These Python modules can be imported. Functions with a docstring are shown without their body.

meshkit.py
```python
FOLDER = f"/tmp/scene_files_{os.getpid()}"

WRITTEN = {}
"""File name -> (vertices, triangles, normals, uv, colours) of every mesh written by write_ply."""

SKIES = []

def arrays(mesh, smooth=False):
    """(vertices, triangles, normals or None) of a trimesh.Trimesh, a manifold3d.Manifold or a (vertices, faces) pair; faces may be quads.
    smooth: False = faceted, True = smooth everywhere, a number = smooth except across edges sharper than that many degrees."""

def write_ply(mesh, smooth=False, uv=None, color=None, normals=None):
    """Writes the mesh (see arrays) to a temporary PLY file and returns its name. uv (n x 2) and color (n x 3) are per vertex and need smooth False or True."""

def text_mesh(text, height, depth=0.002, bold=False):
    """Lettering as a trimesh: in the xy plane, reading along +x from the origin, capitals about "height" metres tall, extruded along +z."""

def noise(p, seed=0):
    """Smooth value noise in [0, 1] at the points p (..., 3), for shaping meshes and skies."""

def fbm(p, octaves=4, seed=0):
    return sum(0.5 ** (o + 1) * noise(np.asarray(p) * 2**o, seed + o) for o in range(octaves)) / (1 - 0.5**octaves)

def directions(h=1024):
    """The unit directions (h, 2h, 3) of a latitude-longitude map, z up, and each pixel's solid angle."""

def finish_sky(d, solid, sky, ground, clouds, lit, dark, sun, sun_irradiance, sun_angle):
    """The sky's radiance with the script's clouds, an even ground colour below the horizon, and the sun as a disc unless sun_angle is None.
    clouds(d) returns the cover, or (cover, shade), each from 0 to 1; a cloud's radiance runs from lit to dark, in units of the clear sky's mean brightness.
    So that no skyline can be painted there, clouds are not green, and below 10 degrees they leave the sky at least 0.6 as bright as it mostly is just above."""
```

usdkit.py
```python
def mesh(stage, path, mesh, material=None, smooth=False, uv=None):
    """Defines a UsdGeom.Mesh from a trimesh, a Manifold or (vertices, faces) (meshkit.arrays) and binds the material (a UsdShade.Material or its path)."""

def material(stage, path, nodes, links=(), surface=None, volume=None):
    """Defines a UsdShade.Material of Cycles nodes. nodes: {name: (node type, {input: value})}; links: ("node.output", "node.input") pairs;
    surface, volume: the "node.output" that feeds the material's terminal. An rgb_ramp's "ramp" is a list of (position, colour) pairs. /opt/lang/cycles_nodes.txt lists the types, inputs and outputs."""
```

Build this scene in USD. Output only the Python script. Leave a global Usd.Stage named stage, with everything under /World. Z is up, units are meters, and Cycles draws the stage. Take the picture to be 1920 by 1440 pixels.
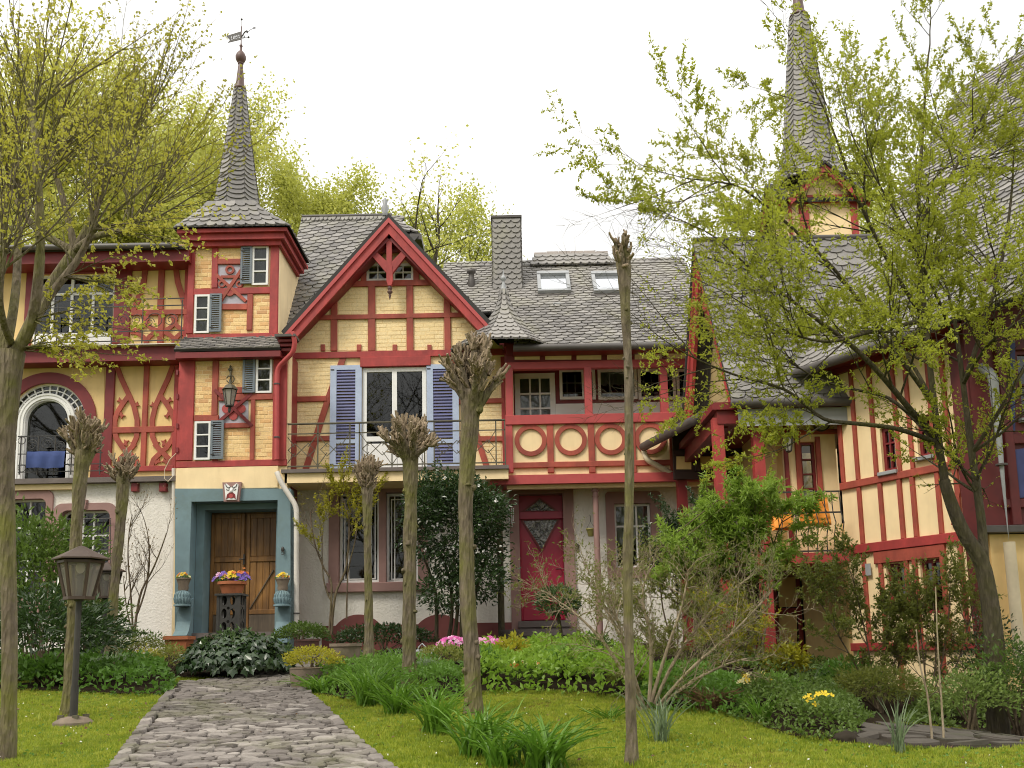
import math, numpy as np, trimesh, shapely, meshkit
from shapely.geometry import Polygon, Point, box as sbox
from shapely import affinity
from scipy.spatial import Delaunay
from scipy.interpolate import PchipInterpolator
from pxr import Usd, UsdGeom, UsdLux, UsdShade, Sdf, Gf, Vt
import usdkit

stage = Usd.Stage.CreateInMemory()
UsdGeom.SetStageUpAxis(stage, UsdGeom.Tokens.z)
UsdGeom.SetStageMetersPerUnit(stage, 1.0)
UsdGeom.Xform.Define(stage, '/World')
stage.SetDefaultPrim(stage.GetPrimAtPath('/World'))
UsdGeom.Scope.Define(stage, '/World/Looks')

# ---------------------------------------------------------------- camera, sky, sun, exposure
F_PX, CX, HY, PITCH, ROLL = 1800.0, 960.0, 1215.0, math.atan(0.15), 0.020
CY = HY - F_PX * math.tan(PITCH)
EXPOSURE = 0.74
SKY_STRENGTH, CLOUD, HORIZON, ZENITH = 0.10, 8.6, 0.50, 1.55   # an overcast sky is brighter overhead than at the horizon
SUN_DIR = np.array([-0.42, -0.48, 0.77]); SUN_DIR /= np.linalg.norm(SUN_DIR)
SUN_I, SUN_ANGLE = 0.40, 16.0
cR = np.array([1., 0, 0]); cF = np.array([0, math.cos(PITCH), math.sin(PITCH)]); cU = np.array([0, -math.sin(PITCH), math.cos(PITCH)])
cX = cR * math.cos(ROLL) - cU * math.sin(ROLL)
cY = cU * math.cos(ROLL) + cR * math.sin(ROLL)
cam = UsdGeom.Camera.Define(stage, '/World/camera')
M = Gf.Matrix4d(1.0)
for i, r in enumerate((cX, cY, -cF)):
    M.SetRow(i, Gf.Vec4d(*map(float, r), 0))
cam.AddTransformOp().Set(M)
cam.CreateHorizontalApertureAttr(36.0); cam.CreateVerticalApertureAttr(27.0)
cam.CreateFocalLengthAttr(36.0 * F_PX / 1920)
cam.CreateVerticalApertureOffsetAttr((CY - 720) * 36.0 / 1920)
cam.CreateClippingRangeAttr(Gf.Vec2f(0.05, 2000))
cam.CreateExposureAttr(EXPOSURE)

sky = UsdLux.DomeLight.Define(stage, '/World/sky')
sky.GetPrim().SetCustomDataByKey('kind', 'structure')
elev, rot = math.asin(SUN_DIR[2]), math.atan2(SUN_DIR[0], SUN_DIR[1])
skymat = usdkit.material(stage, '/World/Looks/sky', {
    'tc': ('texture_coordinate', {}),
    'mp': ('mapping', {'scale': (1.0, 1.0, 2.5)}),
    'n': ('noise_texture', {'scale': 2.3, 'detail': 4.0, 'roughness': 0.5}),
    'r': ('rgb_ramp', {'ramp': [(0.25, (CLOUD * .74, CLOUD * .745, CLOUD * .75)), (0.7, (CLOUD * 1.13, CLOUD * 1.09, CLOUD * 1.02))]}),
    'sx': ('separate_xyz', {}), 'mr': ('map_range', {'from_min': 0.0, 'from_max': 1.0, 'to_min': HORIZON, 'to_max': ZENITH, 'clamp': True}), 'vs': ('vector_math', {'math_type': 'scale'}),
    's': ('sky_texture', {'sky_type': 'single_scattering', 'sun_disc': False, 'sun_elevation': elev, 'sun_rotation': rot}),
    'm': ('mix_color', {'blend_type': 'mix', 'fac': 0.93, 'use_clamp': False}),
    'b': ('background_shader', {'strength': SKY_STRENGTH})},
    [('tc.generated', 'mp.vector'), ('mp.vector', 'n.vector'), ('n.fac', 'r.fac'), ('s.color', 'm.a'), ('tc.generated', 'sx.vector'), ('sx.z', 'mr.value'), ('mr.result', 'vs.scale'), ('r.color', 'vs.vector1'), ('vs.vector', 'm.b'), ('m.result', 'b.color')], surface='b.background')
UsdShade.MaterialBindingAPI.Apply(sky.GetPrim()).Bind(skymat)
sun = UsdLux.DistantLight.Define(stage, '/World/sun')
sun.CreateNormalizeAttr(True); sun.CreateIntensityAttr(SUN_I); sun.CreateAngleAttr(SUN_ANGLE); sun.CreateColorAttr(Gf.Vec3f(1.0, 0.94, 0.82))
zz = SUN_DIR; xx = np.cross([0, 0, 1.0], zz); xx /= np.linalg.norm(xx); yy = np.cross(zz, xx)
M = Gf.Matrix4d(1.0)
for i, r in enumerate((xx, yy, zz)):
    M.SetRow(i, Gf.Vec4d(*map(float, r), 0))
sun.AddTransformOp().Set(M)

# ---------------------------------------------------------------- camera mathematics (pixels of the 1920 x 1440 photograph)
def proj(p):
    p = np.asarray(p, float)
    d = p @ cF
    return np.stack([CX + F_PX * (p @ cX) / d, CY - F_PX * (p @ cY) / d], -1)

def ray(px, py):
    return cX * ((px - CX) / F_PX) + cY * ((CY - py) / F_PX) + cF

def at(px, py, y):                         # the point seen at a pixel at distance y
    r = ray(px, py)
    return r * (y / r[1])

# ---------------------------------------------------------------- terrain
_gb = PchipInterpolator([-40, -8, 0, 6.6, 9, 11.5, 14, 16.5, 18.6, 24, 45, 120, 400], [-2.4, -2.0, -1.5, -.87, -.66, -.44, -.25, -.09, 0.0, 0.1, 1.0, 3.0, 3.0])
def sstep(a, b, x):
    t = np.clip((x - a) / (b - a), 0, 1)
    return t * t * (3 - 2 * t)
def gz(x, y):
    x, y = np.asarray(x, float), np.asarray(y, float)
    z = _gb(y) - 0.50 * sstep(2.2, 5.6, x) * sstep(6, 11, y) * (1 - sstep(24, 34, y))
    return z + 0.03 * np.sin(x * .9 + 1) * np.sin(y * .7) * sstep(18, 14, y)
def G(px, py):                             # the ground point seen at a pixel
    r = ray(px, py); lo, hi = 2.0, 60.0
    ts = np.linspace(2, 40, 800); p = ts[:, None] * r[None] / r[1]
    below = p[:, 2] <= gz(p[:, 0], p[:, 1])
    if not below.any():
        t = 19.0
        q = r * (t / r[1]); return np.array([q[0], q[1], gz(q[0], q[1])])
    k = int(np.argmax(below)); lo, hi = ts[max(k - 1, 0)], ts[k]
    for _ in range(30):
        m = (lo + hi) / 2; q = r * (m / r[1])
        if q[2] <= gz(q[0], q[1]): hi = m
        else: lo = m
    q = r * (hi / r[1]); return np.array([q[0], q[1], float(gz(q[0], q[1]))])
def GD(px, y):                             # ground point under a pixel column at distance y
    q = at(px, 1230, y)
    return np.array([q[0], y, float(gz(q[0], y))])

# ---------------------------------------------------------------- naming and objects
used = {}
class T:
    def __init__(s, path, loc, root=None): s.path, s.loc, s.root = path, np.asarray(loc, float), root or path
def numbered(parent, name):
    k = parent + '/' + name; n = used.get(k, 0); used[k] = n + 1
    return name if n == 0 else f'{name}_{n:03d}'
def data(path, **kw):
    p = stage.GetPrimAtPath(path)
    for k, v in kw.items():
        if v: p.SetCustomDataByKey(k, v)
def thing(name, label, cat, loc=(0, 0, 0), group=None, kind=None):
    path = '/World/' + numbered('/World', name)
    x = UsdGeom.Xform.Define(stage, path); x.AddTranslateOp().Set(Gf.Vec3d(*map(float, loc)))
    data(path, label=label, category=cat, group=group, kind=kind)
    return T(path, loc)
def vnormals(V, Fc):
    n = np.zeros_like(V); c = np.cross(V[Fc[:, 1]] - V[Fc[:, 0]], V[Fc[:, 2]] - V[Fc[:, 0]])
    for k in range(3): np.add.at(n, Fc[:, k], c)
    l = np.linalg.norm(n, axis=1, keepdims=True)
    return np.where(l > 0, n / np.maximum(l, 1e-30), [0, 0, 1.])
def rawmesh(path, V, Fc, mat, smooth=False):
    m = UsdGeom.Mesh.Define(stage, path)
    m.CreatePointsAttr(Vt.Vec3fArray.FromNumpy(np.ascontiguousarray(V, np.float32)))
    m.CreateFaceVertexCountsAttr(Vt.IntArray.FromNumpy(np.full(len(Fc), 3, np.int32)))
    m.CreateFaceVertexIndicesAttr(Vt.IntArray.FromNumpy(np.ascontiguousarray(Fc, np.int32).ravel()))
    m.CreateSubdivisionSchemeAttr('none')
    if smooth:
        m.CreateNormalsAttr(Vt.Vec3fArray.FromNumpy(vnormals(V, Fc).astype(np.float32))); m.SetNormalsInterpolation('vertex')
    UsdShade.MaterialBindingAPI.Apply(m.GetPrim()).Bind(mat)
    return m
def obj(parent, name, mb, mat, smooth=False, label=None, kind=None):
    V, Fc = mb.arrays() if isinstance(mb, MB) else mb
    path = parent.path + '/' + numbered(parent.path, name)
    if smooth and smooth is not True:
        V, Fc, _ = meshkit.arrays((V, Fc), smooth)
    rawmesh(path, V - parent.loc, Fc, mat, smooth)
    data(path, label=label, kind=kind)
    return T(path, parent.loc, parent.root)
def solo(name, label, cat, mb, mat, smooth=False, group=None, kind=None):
    V, Fc = mb.arrays() if isinstance(mb, MB) else mb
    path = '/World/' + numbered('/World', name)
    rawmesh(path, V, Fc, mat, smooth)
    data(path, label=label, category=cat, group=group, kind=kind)
    return T(path, (0, 0, 0))
_count = {}
def pieces(parent, name, items, mat, cap=300, smooth=False):
    """alike pieces: the 300 of a thing that show largest one by one, the rest as one 'stuff' part"""
    k = (parent.root, name); left = cap - _count.get(k, 0)
    if not items: return
    mats = mat if isinstance(mat, list) else [mat]
    if len(items) > left:
        size = []
        for V, Fc in items:
            q = proj(V); c = q.mean(0)
            inside = -20 < c[0] < 1940 and -20 < c[1] < 1460
            size.append(np.ptp(q[:, 0]) * np.ptp(q[:, 1]) if inside else 0)
        order = np.argsort(size)[::-1]
    else: order = range(len(items))
    order = list(order); one, rest = order[:max(left, 0)], order[max(left, 0):]
    for i in one:
        obj(parent, name, items[i], mats[i % len(mats)], smooth)
    _count[k] = _count.get(k, 0) + len(one)
    if rest:
        for j, mm in enumerate(mats):
            mb = MB()
            for i in rest:
                if i % len(mats) == j: mb.add(*items[i])
            if mb.n: obj(parent, name + 's', mb, mm, smooth, kind='stuff')

# ---------------------------------------------------------------- mesh builder
class MB:
    def __init__(s): s.V, s.F, s.n = [], [], 0
    def add(s, V, Fc):
        V = np.asarray(V, float).reshape(-1, 3); Fc = np.asarray(Fc, int).reshape(-1, 3)
        s.V.append(V); s.F.append(Fc + s.n); s.n += len(V); return s
    def arrays(s): return np.vstack(s.V), np.vstack(s.F)
    def hexa(s, c):                        # 8 corners: bottom 4 round, top 4 round
        f = [(0, 2, 1), (0, 3, 2), (4, 5, 6), (4, 6, 7)]
        for i in range(4):
            j = (i + 1) % 4; f += [(i, j, 4 + j), (i, 4 + j, 4 + i)]
        return s.add(c, f)
    def box(s, x0, x1, y0, y1, z0, z1):
        return s.hexa([(x0, y0, z0), (x1, y0, z0), (x1, y1, z0), (x0, y1, z0), (x0, y0, z1), (x1, y0, z1), (x1, y1, z1), (x0, y1, z1)])
    def tube(s, P, R, n=8, cap=True):
        P = np.asarray(P, float); R = np.broadcast_to(np.asarray(R, float), (len(P),))
        Tn = np.gradient(P, axis=0); Tn /= np.maximum(np.linalg.norm(Tn, axis=1, keepdims=True), 1e-9)
        ref = np.array([0, 0, 1.]) if abs(Tn[:, 2]).mean() < .9 else np.array([1., 0, 0])
        A = np.cross(Tn, ref); A /= np.maximum(np.linalg.norm(A, axis=1, keepdims=True), 1e-9); B = np.cross(Tn, A)
        th = np.arange(n) * 2 * math.pi / n
        V = P[:, None] + R[:, None, None] * (A[:, None] * np.cos(th)[None, :, None] + B[:, None] * np.sin(th)[None, :, None])
        m = len(P); i = np.arange(m - 1)[:, None] * n; j = np.arange(n)[None]; k = (j + 1) % n
        a, b, c, d = i + j, i + k, i + n + k, i + n + j
        Fc = np.concatenate([np.stack([a, c, b], -1).reshape(-1, 3), np.stack([a, d, c], -1).reshape(-1, 3)])
        V = V.reshape(-1, 3)
        if cap:
            V = np.vstack([V, P[:1], P[-1:]]); q = m * n
            jj = np.arange(n); kk = (jj + 1) % n
            Fc = np.vstack([Fc, np.stack([np.full(n, q), jj, kk], -1), np.stack([np.full(n, q + 1), (m - 1) * n + kk, (m - 1) * n + jj], -1)])
        return s.add(V, Fc)
    def lathe(s, prof, c=(0, 0, 0), n=16, rot=0.0):  # prof: (r, z) from below upwards
        pr = np.asarray(prof, float); th = np.arange(n) * 2 * math.pi / n + rot
        V = np.stack([pr[:, :1] * np.cos(th), pr[:, :1] * np.sin(th), np.repeat(pr[:, 1:], n, 1)], -1).reshape(-1, 3) + np.asarray(c, float)
        m = len(pr); i = np.arange(m - 1)[:, None] * n; j = np.arange(n)[None]; k = (j + 1) % n
        Fc = np.concatenate([np.stack([i + j, i + k, i + n + k], -1).reshape(-1, 3), np.stack([i + j, i + n + k, i + n + j], -1).reshape(-1, 3)])
        q = len(V); V = np.vstack([V, [[c[0], c[1], c[2] + pr[0, 1]], [c[0], c[1], c[2] + pr[-1, 1]]]])
        jj = np.arange(n); kk = (jj + 1) % n
        Fc = np.vstack([Fc, np.stack([np.full(n, q), kk, jj], -1), np.stack([np.full(n, q + 1), (m - 1) * n + jj, (m - 1) * n + kk], -1)])
        return s.add(V, Fc)
    def ball(s, c, r, sub=2, sq=(1, 1, 1)):
        m = trimesh.creation.icosphere(subdivisions=sub, radius=1.0)
        return s.add(np.asarray(m.vertices) * r * np.asarray(sq) + np.asarray(c, float), m.faces)
    def bar(s, p, q, w, d, up=(0, 0, 1)):  # box beam from p to q, w across, d along 'up'
        p, q, up = np.asarray(p, float), np.asarray(q, float), np.asarray(up, float)
        t = q - p; t /= np.linalg.norm(t); a = np.cross(t, up); a /= np.linalg.norm(a); b = np.cross(a, t)
        c = [e + a * sx * w / 2 + b * sy * d / 2 for e in (p, q) for sx, sy in ((-1, -1), (1, -1), (1, 1), (-1, 1))]
        return s.hexa(c)

class Fr:
    """a facade: u runs to the right along it, w outwards, z up"""
    def __init__(s, o, u): s.o = np.array([o[0], o[1], 0.]); u = np.array([u[0], u[1], 0.]); s.u = u / np.linalg.norm(u); s.w = np.array([s.u[1], -s.u[0], 0.])
    def P(s, u, w, z):
        return s.o + np.multiply.outer(u, s.u) + np.multiply.outer(w, s.w) + np.multiply.outer(z, [0, 0, 1.])
    def M(s, A):
        A = np.asarray(A, float).reshape(-1, 3); return s.o + A[:, :1] * s.u + A[:, 1:2] * s.w + A[:, 2:] * [0, 0, 1.]
    def px(s, px, py, w=0.0):              # (u, z) of what a pixel shows on the plane at w
        r = ray(px, py); o = s.o + s.w * w
        q = r * ((o @ s.w) / (r @ s.w)); return np.array([(q - s.o) @ s.u, q[2]])
    def rect(s, x0, y0, x1, y1, w=0.0):
        xm, ym = (x0 + x1) / 2, (y0 + y1) / 2
        return s.px(x0, ym, w)[0], s.px(x1, ym, w)[0], s.px(xm, y1, w)[1], s.px(xm, y0, w)[1]
    def box(s, mb, u0, u1, w0, w1, z0, z1):
        c = [(u0, w0, z0), (u1, w0, z0), (u1, w1, z0), (u0, w1, z0), (u0, w0, z1), (u1, w0, z1), (u1, w1, z1), (u0, w1, z1)]
        return mb.hexa(s.M([c[i] for i in (3, 2, 1, 0, 7, 6, 5, 4)]))
    def cham(s, mb, u0, u1, w0, w1, z0, z1, c=.008):   # a box whose front edges are chamfered
        V = []
        for w, k in ((w0, 0), (w1 - c, 0), (w1, c)):
            V += [(u0 + k, w, z0 + k), (u1 - k, w, z0 + k), (u1 - k, w, z1 - k), (u0 + k, w, z1 - k)]
        f = []
        for l in (0, 4):
            for i in range(4):
                j = (i + 1) % 4; f += [(l + i, l + j, l + 4 + j), (l + i, l + 4 + j, l + 4 + i)]
        f += [(8, 9, 10), (8, 10, 11), (0, 2, 1), (0, 3, 2)]
        return mb.add(s.M(V), f)
    def prism(s, mb, poly, w0, w1):        # a shapely polygon in (u, z) between w0 and w1
        for g in getattr(poly, 'geoms', [poly]):
            if g.area < 1e-7: continue
            m = trimesh.creation.extrude_polygon(g, w1 - w0, engine='earcut')
            V = np.asarray(m.vertices); mb.add(s.M(np.stack([V[:, 0], V[:, 2] + w0, V[:, 1]], -1)), np.asarray(m.faces))
        return mb

def strip(pts, width):                     # a band about a polyline, as a polygon
    return shapely.LineString(pts).buffer(width / 2, cap_style='flat', join_style='mitre')
def sheet(poly, off, res=.15):
    """a draped ground sheet"""
    x0, y0, x1, y1 = poly.bounds
    gx, gy = np.meshgrid(np.arange(x0, x1, res), np.arange(y0, y1, res)); P = np.stack([gx.ravel(), gy.ravel()], -1)
    P = P[shapely.contains_xy(poly.buffer(-res * .3), P[:, 0], P[:, 1])]
    b = poly.exterior; n = max(int(b.length / res), 8); B = np.array([b.interpolate(i / n, normalized=True).coords[0] for i in range(n)])
    P = np.vstack([P, B]); tri = Delaunay(P).simplices; c = P[tri].mean(1)
    tri = tri[shapely.contains_xy(poly, c[:, 0], c[:, 1])]
    a = P[tri]; cr = (a[:, 1, 0] - a[:, 0, 0]) * (a[:, 2, 1] - a[:, 0, 1]) - (a[:, 1, 1] - a[:, 0, 1]) * (a[:, 2, 0] - a[:, 0, 0])
    tri = np.where((cr < 0)[:, None], tri[:, [0, 2, 1]], tri)
    return np.column_stack([P, gz(P[:, 0], P[:, 1]) + off]), tri
def leaves(pos, dirs, L, W, rng, spread=.6, fold=.25):
    """many small pointed leaves: two triangles each, folded along the midrib"""
    n = len(pos); d = np.asarray(dirs, float) + rng.normal(0, spread, (n, 3)); d /= np.linalg.norm(d, axis=1, keepdims=True)
    a = np.cross(d, rng.normal(0, 1, (n, 3)) + [0, 0, 1.2]); a /= np.maximum(np.linalg.norm(a, axis=1, keepdims=True), 1e-9); nn = np.cross(a, d)
    L = np.broadcast_to(L, (n,))[:, None] * rng.uniform(.7, 1.2, (n, 1)); W = np.broadcast_to(W, (n,))[:, None] * rng.uniform(.8, 1.2, (n, 1))
    m = pos + d * L * .45
    V = np.stack([pos, m + a * W / 2 + nn * W * fold, pos + d * L, m - a * W / 2 + nn * W * fold], 1).reshape(-1, 3)
    i = np.arange(n)[:, None] * 4
    return V, np.concatenate([i + [0, 1, 2], i + [0, 2, 3]], 1).reshape(-1, 3)
# ---------------------------------------------------------------- materials
_m = {}
def mat(name, nodes, links, surface='p.BSDF'):
    if name not in _m: _m[name] = usdkit.material(stage, '/World/Looks/' + name, nodes, links, surface)
    return _m[name]
def mul(c, k): return tuple(min(x * k, 1.) for x in c)
def paint(name, c, rough=.6, var=.18, scale=3.0, bump=.15, bscale=40., dist=.01, dirt=None, dscale=1.2, spec=.5, stretch=(1, 1, 1), stains=False):
    """a painted, plastered or stone surface with blotches and fine relief"""
    if name in _m: return _m[name]
    n = {'g': ('geometry', {}), 'mp': ('mapping', {'scale': stretch}), 'n': ('noise_texture', {'scale': scale, 'detail': 5., 'roughness': .6}),
         'r': ('rgb_ramp', {'ramp': [(.25, mul(c, 1 - var)), (.55, c), (.8, mul(c, 1 + var))]}),
         'b': ('noise_texture', {'scale': bscale, 'detail': 4., 'roughness': .6}), 'bp': ('bump', {'strength': bump, 'distance': dist}),
         'p': ('principled_bsdf', {'roughness': rough, 'specular_ior_level': spec})}
    l = [('g.position', 'mp.vector'), ('mp.vector', 'n.vector'), ('mp.vector', 'b.vector'), ('n.fac', 'r.fac'), ('b.fac', 'bp.height'), ('bp.normal', 'p.normal')]
    if dirt:
        if stains:                         # rain streaks run downwards
            n['sm'] = ('mapping', {'scale': (4., 4., .8)}); l += [('g.position', 'sm.vector'), ('sm.vector', 'd.vector')]
        else: l.append(('g.position', 'd.vector'))
        n['d'] = ('noise_texture', {'scale': dscale, 'detail': 6., 'roughness': .7}); n['dr'] = ('rgb_ramp', {'ramp': [(.45, (0, 0, 0)), (.85, (.55, .55, .55))] if stains else [(.5, (0, 0, 0)), (.72, (.8, .8, .8))]})
        n['dm'] = ('mix_color', {'b': dirt})
        l += [('d.fac', 'dr.fac'), ('dr.color', 'dm.fac'), ('r.color', 'dm.a'), ('dm.result', 'p.base_color')]
    else: l.append(('r.color', 'p.base_color'))
    return mat(name, n, l)
def tiles(name, ramp, rough=.65, bump=.2, bscale=30., spec=.5, moss=None, mscale=1.6):
    """pieces that differ from one another in tone"""
    if name in _m: return _m[name]
    n = {'g': ('geometry', {}), 'o': ('object_info', {}), 'a': ('math', {'math_type': 'multiply', 'value2': 5.31}), 's': ('math', {'math_type': 'add'}), 'f': ('math', {'math_type': 'fraction'}),
         'r': ('rgb_ramp', {'ramp': ramp}), 'b': ('noise_texture', {'scale': bscale, 'detail': 4., 'roughness': .6}), 'bp': ('bump', {'strength': bump, 'distance': .01}),
         'v': ('rgb_ramp', {'ramp': [(.3, (.8, .8, .8)), (.7, (1.15, 1.15, 1.15))]}), 'mx': ('mix_color', {'blend_type': 'multiply', 'fac': .8, 'use_clamp': False}),
         'p': ('principled_bsdf', {'roughness': rough, 'specular_ior_level': spec})}
    l = [('o.random', 'a.value1'), ('a.value', 's.value1'), ('g.random_per_island', 's.value2'), ('s.value', 'f.value1'), ('f.value', 'r.fac'), ('g.position', 'b.vector'), ('b.fac', 'bp.height'), ('bp.normal', 'p.normal'),
         ('b.fac', 'v.fac'), ('r.color', 'mx.a'), ('v.color', 'mx.b')]
    if moss:
        n['d'] = ('noise_texture', {'scale': mscale, 'detail': 6., 'roughness': .7}); n['dr'] = ('rgb_ramp', {'ramp': [(.5, (0, 0, 0)), (.7, (.7, .7, .7))]}); n['dm'] = ('mix_color', {'b': moss})
        l += [('g.position', 'd.vector'), ('d.fac', 'dr.fac'), ('dr.color', 'dm.fac'), ('mx.result', 'dm.a'), ('dm.result', 'p.base_color')]
    else: l.append(('mx.result', 'p.base_color'))
    return mat(name, n, l)
def leafm(name, ramp, trans=.45, rough=.45, nscale=.8, spec=.4):
    """leaves: light and dark ones, light passes through"""
    if name in _m: return _m[name]
    return mat(name, {'g': ('geometry', {}), 'n': ('noise_texture', {'scale': nscale, 'detail': 3.}), 'a': ('math', {'math_type': 'multiply', 'value2': .5}), 'o': ('object_info', {}), 'ad': ('math', {'math_type': 'multiply_add', 'value2': .55}),
        'fr': ('math', {'math_type': 'add'}), 'f2': ('math', {'math_type': 'fraction'}),
        'r': ('rgb_ramp', {'ramp': ramp}), 'p': ('principled_bsdf', {'roughness': rough, 'specular_ior_level': spec}), 't': ('translucent_bsdf', {}), 'm': ('mix_closure', {'fac': trans})},
        [('g.random_per_island', 'fr.value1'), ('o.random', 'fr.value2'), ('fr.value', 'f2.value1'), ('g.position', 'n.vector'), ('n.fac', 'a.value1'), ('f2.value', 'ad.value1'), ('a.value', 'ad.value3'), ('ad.value', 'r.fac'), ('r.color', 'p.base_color'), ('r.color', 't.color'), ('p.BSDF', 'm.closure1'), ('t.BSDF', 'm.closure2')], 'm.closure')
def glass(name='window_glass', tint=(.66, .68, .66), ior=1.5, bump=.0):
    return mat(name, {'f': ('fresnel', {'IOR': ior}), 't': ('transparent_bsdf', {'color': tint}), 'n': ('noise_texture', {'scale': 2.2, 'detail': 1.}), 'b': ('bump', {'strength': bump, 'distance': .05}), 'g': ('glossy_bsdf', {'roughness': .02, 'color': (1, 1, 1)}), 'm': ('mix_closure', {})},
        [('n.fac', 'b.height'), ('b.normal', 'g.normal'), ('f.fac', 'm.fac'), ('t.BSDF', 'm.closure1'), ('g.BSDF', 'm.closure2')], 'm.closure')
YELLOW = paint('yellow_plaster', (.86, .67, .39), .8, .10, 2.0, .2, 60., dirt=(.64, .47, .25), stains=True)
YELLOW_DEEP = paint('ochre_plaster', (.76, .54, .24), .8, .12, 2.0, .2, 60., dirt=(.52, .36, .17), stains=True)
RED = paint('red_timber', (.36, .040, .036), .6, .32, 5., .2, 60., dirt=(.20, .022, .020), dscale=2.5, stretch=(1, 1, .35))
REDB = paint('rust_red_timber', (.35, .066, .040), .65, .34, 5., .25, 60., dirt=(.19, .038, .022), dscale=2.5, stretch=(1, 1, .4))
REDP = paint('pink_red_trim', (.43, .062, .060), .55, .16, 4., .15, 50., dirt=(.27, .035, .036), dscale=2.)
SHADED_RED = paint('oxblood_timber', (.105, .010, .010), .6, .25, 5., .15, 60.)  # darker copy of the dark red timber, tree and eaves shade in its colour
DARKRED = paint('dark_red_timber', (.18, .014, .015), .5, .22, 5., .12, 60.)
WHITE = paint('white_paint', (.78, .77, .75), .45, .08, 3., .06, 40.)
PLASTER = paint('rough_white_plaster', (.77, .73, .67), .9, .07, 1.3, .75, 26., dist=.02, dirt=(.50, .45, .36), dscale=.8, stains=True)
TEAL = paint('teal_stone', (.155, .235, .26), .75, .16, 3., .25, 50., dirt=(.12, .17, .16))
SAND = paint('pink_sandstone', (.30, .175, .155), .8, .14, 4., .25, 60.)
PLINTH = paint('plinth_red_paint', (.17, .045, .040), .7, .2, 4., .2, 50.)
IRON = paint('dark_iron', (.035, .032, .028), .5, .3, 8., .1, 60.)
IRONG = paint('mossy_iron', (.085, .075, .045), .6, .3, 8., .2, 60.)
COPPER = paint('brown_copper', (.105, .055, .046), .5, .25, 6., .1, 40.)
LEAD = paint('grey_lead', (.30, .31, .32), .5, .18, 4., .1, 40.)
GUTTER = paint('dark_gutter', (.075, .066, .060), .5, .25, 4., .1, 40.)
DARK = paint('dark_interior', (.045, .038, .032), .9, .2, 2., .0)
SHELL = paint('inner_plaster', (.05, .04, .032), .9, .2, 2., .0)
CURTAIN = paint('curtain_cloth', (.62, .60, .56), .9, .15, 8., .2, 30.)
SHUT_G = paint('grey_shutter_paint', (.150, .178, .205), .5, .12, 6., .1, 60.)
SHUT_F = paint('pale_blue_paint', (.40, .47, .63), .5, .12, 5., .1, 60.)
SHUT_B = paint('deep_blue_paint', (.085, .095, .23), .5, .14, 6., .1, 60.)
LILAC = paint('lilac_plaster', (.42, .40, .46), .8, .12, 4., .2, 60.)
CREAMPIPE = paint('cream_pipe_paint', (.62, .52, .36), .5, .16, 4., .1, 40.)
WHITEPIPE = paint('white_pipe_paint', (.62, .58, .52), .5, .14, 4., .1, 40.)
GLASS = glass()
SKYGLASS = mat('skylight_glass', {'p': ('principled_bsdf', {'base_color': (.5, .52, .55), 'roughness': .05, 'specular_ior_level': 1.0, 'metallic': .75})}, [])
SLATE = tiles('slate', [(0, (.145, .136, .130)), (.4, (.185, .174, .165)), (.75, (.22, .207, .195)), (1, (.27, .255, .238))], .6, .25, 25., moss=(.27, .26, .19), mscale=1.3)
SLATEB = paint('slate_underlay', (.030, .027, .025), .8, .2, 3., .1)
BRICK = tiles('ochre_brick', [(0, (.78, .53, .24)), (.45, (.82, .59, .29)), (.7, (.75, .46, .20)), (.92, (.68, .40, .18)), (1, (.58, .33, .16))], .85, .5, 45.)
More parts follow.
